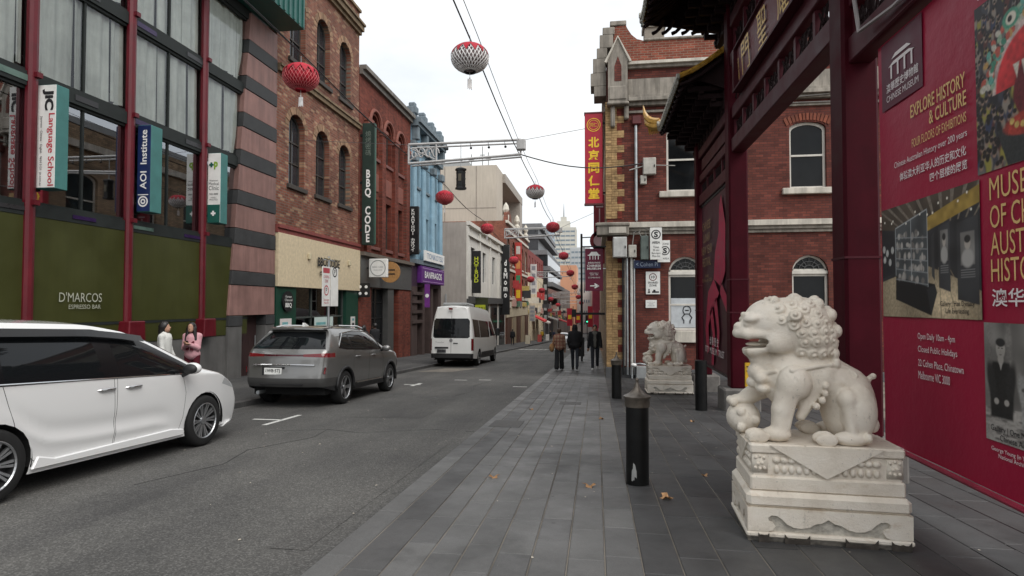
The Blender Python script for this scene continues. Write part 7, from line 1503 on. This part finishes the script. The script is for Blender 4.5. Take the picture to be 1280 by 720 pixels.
c = SDF((-.25, -.25, .4), (.25, .25, 1.5), .014); c.ell((0, 0, .88), (.10, .14, .17), .02); c.mesh('pouch', cloth('tan', (.36, .20, .09)), bag); MB().tube([(0, -.09, 1.0), (.10, -.05, 1.2), (.13, 0, 1.37), (.10, .05, 1.2), (0, .09, 1.0)], .012, 5).build('strap', cloth('tan', (.36, .20, .09)), bag)
# two women by the olive boards
wa, _, _ = person('woman with a black bob and white top looking right by the olive boards', -8.85, 11.15, R(-78), 1.60, ((.02, .02), (-.02, .02)), ((.1, .10, .3), (.1, .10, .3)), WHT, BLK, SHB, HAIRB, 'bob', LP, h=.011, loose=-.01, tilt=-.25, sw=.145, group='women standing on the left footpath')
wb, Jb, ub = person('woman in a pink jacket with long black hair looking down at a phone', -8.85, 12.0, R(196), 1.60, ((.02, .02), (-.02, .02)), ((.25, .0, 1.75, .55), (.25, .0, 1.75, .55)), PINKJ, MARO, SHB, HAIRB, 'long', LP, h=.011, loose=.012, tilt=.45, sw=.145, group='women standing on the left footpath')
wr = Jb[0][5].lerp(Jb[1][5], .5)+Vector((0, .06, .03))
ph = thing('phone', 'dark phone held by the woman in pink', 'phone', wb.location, None, (0, 0, R(196)), True); MB().cbox(ub(wr), (.036, 0, 0), (0, .035, .06), (0, -.004, .003)).build('case', BLACK, ph); MB().cbox(Vector(ub(wr))+Vector((0, -.006, .005)), (.032, 0, 0), (0, .032, .055), (0, -.0005, .0005)).build('screen', DARKGLASS, ph)
sc_ = SDF((-.3, -.3, 1.0), (.3, .4, 1.6), .012); s_ = 1.6/1.72
for a, b in (((-.09, .02, 1.42), (-.05, .17, 1.20)), ((.09, .02, 1.42), (.05, .17, 1.20)), ((-.05, .17, 1.2), (-.05, .17, 1.05)), ((.05, .17, 1.2), (.05, .17, 1.05))): sc_.cap([q*s_ for q in a], [q*s_ for q in b], .035, .03, .02)
sc_.mesh('scarf', MARO, wb)
# couple in the shop doorway behind the grey car, and walkers far off
person('taller person in black waiting in the doorway beyond the grey car', -9.5, 24.6, R(60), 1.76, ((.05, .05), (-.1, .1)), ((.2, .1, .6), (.1, .1, .4)), BLK, BLK, SHB, HAIRB, 'short', LP, group='couple beyond the grey car', loose=.03)
person('shorter person in dark clothes leaning close beside the doorway', -9.75, 23.95, R(-20), 1.66, ((.05, .05), (-.1, .1)), ((.2, .1, .8), (.1, .1, .4)), cloth('charcoal', (.02, .02, .024)), BLK, SHB, HAIRB, 'long', LP, group='couple beyond the grey car', loose=.03)
for i, (x, y, f, tp, lb) in enumerate(((-8.9, 63, 0, BLK, 'lone dark figure walking past the gabled brick building'), (-8.6, 112, 3, BLK, 'far dark figure by the cream building, left of its companion'), (-8.0, 112.6, 3, cloth('navy', (.03, .035, .06)), 'far navy figure by the cream building, right of its companion'), (-7.9, 128, 0, cloth('hi_vis', (.45, .55, .05)), 'far figure in a yellow green vest'), (-8.2, 90, .3, cloth('mustard', (.40, .25, .03)), 'far figure in mustard by the brick building'))):
    person(lb, x, y, f, 1.72, ((.2, .1), (-.2, .2)), ((.2, .12, .3), (-.2, .12, .3)), tp, BLK, SHB, HAIRB, 'short', LP, h=.03, loose=.04, group='far pedestrians')
# ---------------------------------------------------------------- bollards
BOL = mat('bollard_black', (.006, .006, .006), .42, 0, .25, .35, 6); CAPM = mat('bollard_cap', (.135, .115, .095), .38, .55, .5, .3, 14)
def bollard(label, x, y, cap, chip=False):
    t = thing('bollard', label, 'bollard', ground_at(x, y), 'black bollards along the pavement'); g = GZ(y); r = .112
    top = .80 if cap else .96
    MB().lathe([(r, g-.05), (r, g+top), (r*.9, g+top+.008)], (x, y, 0), 28).build('post', BOL, t, smooth=40)
    if cap:
        MB().lathe([(r*1.10, g+.765), (r*1.12, g+.78), (r*1.12, g+.845), (r*1.2, g+.855), (r*1.2, g+.868), (r*.95, g+.880), (r*.66, g+.900), (r*.40, g+.930), (r*.24, g+.965), (r*.15, g+.995), (r*.11, g+1.01), (r*.16, g+1.022), (r*.16, g+1.035), (r*.03, g+1.05)], (x, y, 0), 28).build('finial_cap', CAPM, t, smooth=50)
    if chip:
        pr = [(-.35, .0), (-.32, .09), (-.22, .115), (-.18, .17), (-.02, .15), (.1, .09), (.12, .02), (-.05, .035), (-.1, .0)]
        MB().poly([(x+(r+.0015)*math.sin(a-.25), y-(r+.0015)*math.cos(a-.25), g+.06+z) for a, z in pr]).build('bare_patch', mat('bare_metal', (.30, .30, .29), .6), t)
        MB().poly([(x+(r+.0015)*math.sin(a-.6), y-(r+.0015)*math.cos(a-.6), g+.05+z) for a, z in ((0, 0), (.05, .08), (.1, .1), (.13, 0))]).build('bare_patch', mat('bare_metal', (.30, .30, .29)), t)
bollard('black bollard with a pointed bronze cap and scraped paint, nearest the camera', .40, 6.06, True, True); bollard('black capped bollard in front of the yellow quoined corner', .45, 13.76, True); bollard('black flat topped bollard between the two lions', 2.01, 11.96, False)
# ---------------------------------------------------------------- lanterns on two cable lines
LRD = mat('lantern_red', (.40, .012, .028), .6, 0, .3, .25, 12, obj=True); LWH = mat('lantern_white', (.80, .78, .77), .6, 0, .3, .2, 12, obj=True); LDK = mat('lantern_core', (.26, .20, .20), .8, 0, .2, .4, 10, obj=True)
def lantern_parts(kind):
    rx, rz = .40, .30
    def e(a, t, k=1): return (k*rx*math.sin(t)*math.cos(a), k*rx*math.sin(t)*math.sin(a), -k*rz*math.cos(t))
    lat = MB(); n = 30
    for sg in (-1, 1):
        for i in range(n):
            lat.tube([e(2*math.pi*i/n+sg*1.1*j/11, .32+(math.pi-.64)*j/11) for j in range(12)], .012 if kind == 'white' else .006, 4, False)
    core = MB().grid(lambda u, v: e(2*math.pi*u, .3+(math.pi-.6)*v, .93), 28, 12)
    cap = MB()
    for i in range(14):
        a = 2*math.pi*i/14; da = math.pi/14
        cap.grid(lambda u, v: e(a+(2*u-1)*da*min(1, 2.2*(1-v)+.02), math.pi-.3-1.2*v, 1.055), 4, 7)
    ring = MB().lathe([(.13, -.31), (.13, -.27), (.10, -.26)], (0,0,0), 16, cap=False).lathe([(.10, .27), (.13, .28), (.13, .31)], (0,0,0), 16, cap=False); hook = MB().tube([(0,0,.28), (0,0,.50)], .008, 5)
    tas = MB().tube([(0,0,-.29), (0,0,-.42)], .006, 4).prism([(-.05, 0, -.45), (.05, 0, -.45), (.055, 0, -.68), (.02, 0, -.64), (0, 0, -.68), (-.02, 0, -.64), (-.055, 0, -.68)], (0, .012, 0)).ball((0, 0, -.43), .02, 6, 4)
    red = kind == 'red'
    return [(core.build('core', LRD if red else LDK), ), (lat.build('lattice', mat('lantern_net_red', (.62, .16, .17), .6, obj=True) if red else LWH), ), (cap.build('petal_cap', LRD), ), (ring.build('ring', LRD if red else BLACK), ), (hook.build('hook', STEEL), ), (tas.build('tag', LWH), )]
PROTO = {k: [p[0].data for p in lantern_parts(k)] for k in ('red', 'white')}
for o in [o for o in sc.objects if o.name.split('.')[0] in ('core', 'lattice', 'petal_cap', 'ring', 'hook', 'tag') and o.parent is None]: bpy.data.objects.remove(o)
LN = [(-6.57, 12.4, 6.62, 'red', 'big red lattice lantern in front of the brown brick building'), (-2.62, 12.1, 6.70, 'white', 'big white lattice lantern with a red petal cap against the sky'),
      (-6.52, 25, 6.17, 'red', 'red lantern beside the pale blue building'), (-2.56, 25, 6.31, 'white', 'second white lantern, hanging right of the concrete block'), (-6.31, 34, 5.95, 'red', 'red lantern before the red gabled building top'), (-2.46, 34, 5.97, 'red', 'red lantern before the distant cream tower'),
      (-2.5, 46, 5.3, 'red', 'red lantern below the cream tower, fourth on the right line'), (-6.4, 46, 5.0, 'red', 'red lantern on the left line over the shop signs'), (-2.5, 58, 4.6, 'red', 'red lantern, fifth on the right line'), (-6.4, 58, 4.0, 'red', 'red lantern, fifth on the left line'), (-2.5, 70, 3.6, 'red', 'red lantern, sixth on the right line'), (-6.4, 70, 3.2, 'red', 'red lantern, sixth on the left line'), (-2.5, 84, 2.6, 'red', 'red lantern, seventh on the right line'), (-6.4, 84, 2.3, 'red', 'red lantern, seventh on the left line'), (-2.5, 100, 1.8, 'red', 'farthest red lantern on the right line'), (-6.4, 100, 1.5, 'red', 'farthest red lantern on the left line')]
for i, (x, y, z, k, lb) in enumerate(LN):
    t = thing('lantern', lb, 'lantern', (x, y, z), 'lanterns strung over the street', (0, 0, i*.7), True); t.scale = (.98,)*3
    for nm, me in zip(('core', 'lattice', 'petal_cap', 'ring', 'hook', 'tag'), PROTO[k]): link(nm, me, t)
WIRE = mat('black_cable', (.02, .02, .022), .6); WIRE2 = mat('steel_wire', (.16, .16, .165), .5, .5)
def cable(label, pts, r, m=WIRE, nm='cable'): return tag(MB().tube(pts, r, 5).build(nm, m), label, 'cable', 'overhead cables')
def line(x, dz, r, lb, off=0):
    p = [(x+off, -2, 8.3+dz)]
    for yy, zz in ((12.2, 7.12), (25, 6.72), (34, 6.42), (46, 5.85), (58, 5.0), (70, 4.1), (84, 3.1), (100, 2.3), (130, 1.6)): p.append((x+off, yy, zz+dz))
    q = []
    for a, b in zip(p, p[1:]): q += [tuple(a[k]+(b[k]-a[k])*t-(.18*math.sin(math.pi*t) if k == 2 else 0) for k in range(3)) for t in (0, .25, .5, .75)]
    cable(lb, q, r)
line(-2.62, 0, .016, 'thick black cable carrying the right line of lanterns'); line(-2.62, .12, .008, 'thin wire beside the thick cable of the right line', .14); line(-6.5, 0, .014, 'black cable carrying the left line of lanterns'); line(-6.5, .16, .007, 'thin wire above the left line of lanterns', -.2)
cable('black sagging cable from the first street frame to the brick wall', [(-2.44+(3.95*t), 19.0+1.0*t, 6.40-.28*math.sin(math.pi*t)-.2*t) for t in [i/10 for i in range(11)]], .02)
cable('thin stay wire from the first street frame up to the red blade sign', [(-2.44, 19, 6.85), (-.3, 20.3, 7.55)], .009, WIRE2); cable('thin stay wire from the second street frame to the right', [(-2.4, 40, 6.7), (.4, 38, 7.6)], .012, WIRE2); cable('thin stay wire from the left wall to the first street frame', [(-10.7, 20.5, 7.6), (-6.17, 19, 6.85)], .008, WIRE2)
# white street frames carried by the cables
FRM = mat('frame_white', (.48, .47, .46), .5, var=.12, streak=.15)
def street_frame(label, y, dz, s=1):
    t = thing('street_frame', label, 'frame', (-4.3, y, 6.3+dz), 'white frames hung across the street'); x0, x1, z0, z1 = -6.2, -2.42, 6.22+dz, 6.86+dz
    for a, b, nm in (((x0, z1), (x1, z1+.02), 'top_rail'), ((x0, z0), (x1, z0+.18), 'bottom_rail')): MB().tube([(a[0], y, a[1]), (b[0], y, b[1])], .045, 6).build(nm, FRM, t)
    for x in (x0, -5.25, x1): MB().tube([(x, y, z0+.18*(x-x0)/(x1-x0)), (x, y, z1)], .035, 6).build('upright', FRM, t)
    MB().tube([(x0, y+.35, z1-.02), (x1, y+.35, z1)], .03, 6).tube([(x0, y+.35, z0), (x1, y+.35, z0+.18)], .03, 6).build('back_rail', FRM, t)
    o = MB()
    for i in range(4):
        cx = -6.0+i*.24; o.tube([(cx+.13*math.cos(a*.6)*(1-a*.06), y, (z0+z1)/2+.22*math.sin(a*.6)*(1-a*.06)) for a in range(13)], .022, 4)
    o.tube([(x0, y, z0+.1), (-5.3, y, z1-.1)], .02, 4).tube([(x0, y, z1-.1), (-5.3, y, z0+.12)], .02, 4); o.build('scroll_panel', FRM, t)
    MB().box(x1-.12, x1+.16, y-.12, y+.12, z1-.32, z1+.02).build('control_box', FRM, t, bevel=.02)
    for x in (-4.9, -4.1, -3.5, -2.95): MB().tube([(x, y, z1), (x+.02, y, z1-.16)], .008, 4).ball((x+.03, y, z1-.19), .045, 6, 4).build('spot_lamp', BLACK, t)
street_frame('nearest white metal frame hung across the street, left of the sky', 19, 0)
for i, (y, dz) in enumerate(((40, -.15), (62, -1.9), (84, -3.7), (104, -4.6))): street_frame(('second white frame over the street by the gabled brick building', 'third white frame over the street', 'fourth white frame over the street', 'farthest white frame over the street')[i], y, dz)
t = thing('hanging_lantern', 'black hexagonal lamp hanging from the nearest white frame', 'lantern', (-4.41, 19, 5.3))
MB().lathe([(.14, 5.30), (.19, 5.31), (.19, 5.37), (.155, 5.38), (.155, 5.92), (.19, 5.93), (.19, 5.99), (.08, 6.03)], (-4.41, 19, 0), 6).build('body', BLACK, t); MB().tube([(-4.41, 19, 6.02), (-4.41, 19, 6.8)], .012).build('chain', STEEL, t)
for i in range(3): MB().lathe([(.165, 5.44+i*.2), (.165, 5.47+i*.2)], (-4.41, 19, 0), 6).build('band', DKFRAME, t)
MB().box(-4.46, -4.36, 18.838, 18.846, 5.56, 5.80).build('panel', mat('dim_gold', (.10, .085, .06), .6), t)
# parking sign pole on the left footpath
px_, py__ = -7.45, 15.75; g = GZ(py__)+LP
t = thing('parking_sign_pole', 'steel pole with two white parking signs and small cameras behind the grey car', 'sign', (px_, py__, g))
MB().tube([(px_, py__, g), (px_, py__, 2.86)], .034, 8).build('pole', STEEL, t); MB().tube([(px_, py__-.35, 2.74), (px_, py__, 2.78), (px_, py__+.35, 2.74)], .018, 5).build('crossbar', STEEL, t)
for y in (-.33, .33): MB().tube([(px_+.02, py__+y, 2.80), (px_+.18, py__+y, 2.76)], .035, 6).build('camera', mat('camera_body', (.35, .30, .2), .5), t)
for y0, y1, pk, lb in ((-.50, -.02, True, 'pink and white plate'), (.02, .50, False, 'white plate')):
    p = MB().box(px_+.04, px_+.055, py__+y0, py__+y1, 1.46, 2.56).build('plate', WFACE, t, bevel=.004); cy = py__+(y0+y1)/2
    PK = mat('sign_pink', (.48, .08, .10), .5); MB().add([(px_+.058, cy+r*math.cos(a*math.pi/10), (1.9 if pk else 2.43)+r*math.sin(a*math.pi/10)) for r in (.11, .145) for a in range(20)], [(i, (i+1) % 20, 20+(i+1) % 20, 20+i) for i in range(20)]).build('ring', PK if pk else INK, p)
    text('P', INK, p, (px_+.056, cy, 1.9 if pk else 2.43), (0,1,0), (0,0,1), .09, .14)
    if pk: MB().box(px_+.056, px_+.058, cy-.2, cy+.2, 2.38, 2.52).build('band', PK, p); text('LOADING\nZONE', PK, p, (px_+.057, cy, 2.22), (0,1,0), (0,0,1), .34, .2); text('7am-6pm\nMon-Fri', PK, p, (px_+.057, cy, 1.60), (0,1,0), (0,0,1), .34, .14)
# black pole and box further along the right pavement
t = thing('street_pole', 'thin black street pole with a dark box standing beyond the walkers', 'pole', ground_at(-.75, 31)); MB().tube([(-.75, 31, GZ(31)), (-.75, 31, 5.2)], .055, 8).build('pole', BLACK, t); MB().box(-.95, -.62, 30.85, 31.15, GZ(31)+.25, GZ(31)+1.25).build('box', BLACK, t, bevel=.03); MB().tube([(-.75, 31, 5.0), (.42, 31, 5.05)], .03).build('arm', BLACK, t)
t = thing('arm_bracket', 'black bracket arm jutting over the right pavement below the museum sign', 'bracket', (0, 27, 1.2)); MB().box(-1.1, .4, 27, 27.08, 1.05, 1.15).build('arm', BLACK, t); MB().box(-1.1, -.9, 26.95, 27.1, .95, 1.3).build('end_box', BLACK, t)
# bench-like pipe work by the corner
t = thing('water_valve', 'white water valve and grey cabinet at the foot of the brick corner', 'valve', ground_at(1.3, 19.9)); MB().box(1.28, 1.8, 19.75, 20.04, GZ(19.9), GZ(19.9)+.40).build('cabinet', GREYP, t, bevel=.02); MB().tube([(1.15, 19.8, GZ(20)), (1.15, 19.8, -.45), (1.4, 19.8, -.42), (1.62, 19.8, -.45), (1.62, 19.8, GZ(20)+.4)], .03, 8).build('pipe', STEEL, t); MB().ball((1.2, 19.72, -.46), (.10, .07, .06), 10, 6).build('valve_head', WHITE, t, smooth=True)
# far street dressing: traffic signals, awnings, banners, shop signs
GLOW = mat('green_signal', (.05, .9, .45), .4, var=0, emit=1.2)
for x, y, lb in ((-3.4, 105, 'left of the two far traffic signals showing green'), (-1.6, 105, 'right of the two far traffic signals showing green')):
    t = thing('traffic_signal', lb, 'traffic light', ground_at(x, y)); g = GZ(y); MB().tube([(x, y, g), (x, y, g+4.4)], .07, 6).build('pole', BLACK, t); MB().box(x-.3, x+.3, y-.2, y, g+3.0, g+4.5).build('head', BLACK, t); MB().lathe([(.13, -.02), (.13, .0)], (x, y-.21, g+3.35), 10, 'y').build('lamp', GLOW, t)
for i, (x0, x1, y, z, c, lb) in enumerate(((-10.4, -8.4, 97, -1.1, (.5, .03, .03), 'red awning over the far left footpath'), (-10.4, -8.2, 103, -1.6, (.5, .46, .42), 'pale awning beyond the red one'), (-11, -8.0, 124, -1.6, (.28, .26, .24), 'grey awning under the dark modern building'), (-10.5, -8.0, 163, -3.2, (.45, .04, .04), 'farthest red awning on the left'))):
    t = thing('awning', lb, 'awning', (x0, y, z)); MB().prism([(x0, y, z+.9), (x1, y, z), (x1, y, z-.25), (x0, y, z+.7)], (0, 5, 0)).build('canvas', mat('awning%d' % i, c, .7), t); MB().tube([(x1, y+.1, z-.2), (x1, y+.1, GZ(y))], .04).build('post', GREYP, t)
for i, (x, y, z0, z1, lb) in enumerate(((-3.9, 88, -1.6, 1.0, 'left hanging red street banner near the signals'), (-2.9, 96, -1.4, .2, 'square red sign over the far junction'), (-.9, 92, -1.9, 1.3, 'right hanging red street banner near the signals'))):
    t = thing('street_banner', lb, 'banner', (x, y, z0)); MB().box(x-.4, x+.4, y, y+.08, z0, z1).build('cloth', REDSIGN, t); MB().tube([(x+.5, y+.04, GZ(y)), (x+.5, y+.04, z1+.3)], .06).build('pole', BLACK, t); MB().box(x-.25, x+.25, y-.01, y, (z0+z1)/2-.3, (z0+z1)/2+.3).build('print', YELLOW, t)
for i, (x, y, z0, z1, w, c, lb) in enumerate(((-10.0, 76, 2.0, 9.6, .9, (.45, .05, .04), 'tall colourful vertical sign with red lettering on the gabled brick building'), (-9.9, 94, 3.2, 8.0, 1.0, (.62, .60, .58), 'white vertical sign on the cream building'), (-9.9, 116, -2.0, 6.0, .9, (.012, .012, .012), 'tall black vertical sign below the dark modern building'), (-9.7, 90, -1.0, 1.4, .9, (.40, .38, .34), 'small pale hanging sign by the cream building'))):
    t = thing('blade_sign', lb, 'sign', (x, y, z0)); MB().box(x-w/2, x+w/2, y, y+.25, z0, z1).build('casing', mat('fsign%d' % i, c, .5), t)
    for k in range(4): MB().box(x-w*.3, x+w*.3, y-.02, y, z0+(z1-z0)*(k+.2)/4, z0+(z1-z0)*(k+.75)/4).build('print', [YELLOW, mat('fp_g', (.05, .25, .12), .5), mat('fp_o', (.6, .25, .08), .5), mat('fp_w', (.6, .55, .5), .5)][(k+i) % 4] if i == 0 else (mat('fp_b', (.25, .25, .28), .6) if i != 2 else GREYP), t)
# shop signs and goods down the far left footpath
for i, (y, c, lb) in enumerate(((71, (.45, .40, .3), 'menu board on the footpath at the gabled brick building'), (86, (.35, .05, .04), 'red menu board on the far left footpath'), (100, (.5, .48, .45), 'white menu board on the far left footpath'))):
    t = thing('menu_board', lb, 'sign', ground_at(-8.2, y, LP)); MB().prism([(-8.5, y, GZ(y)+LP), (-7.9, y, GZ(y)+LP), (-7.9, y+.25, GZ(y)+1.1), (-8.5, y+.25, GZ(y)+1.1)], (0, .04, 0)).build('front_board', mat('mb%d' % i, c, .6), t); MB().prism([(-8.5, y+.5, GZ(y)+LP), (-7.9, y+.5, GZ(y)+LP), (-7.9, y+.3, GZ(y)+1.1), (-8.5, y+.3, GZ(y)+1.1)], (0, .04, 0)).build('back_board', BLACK, t)
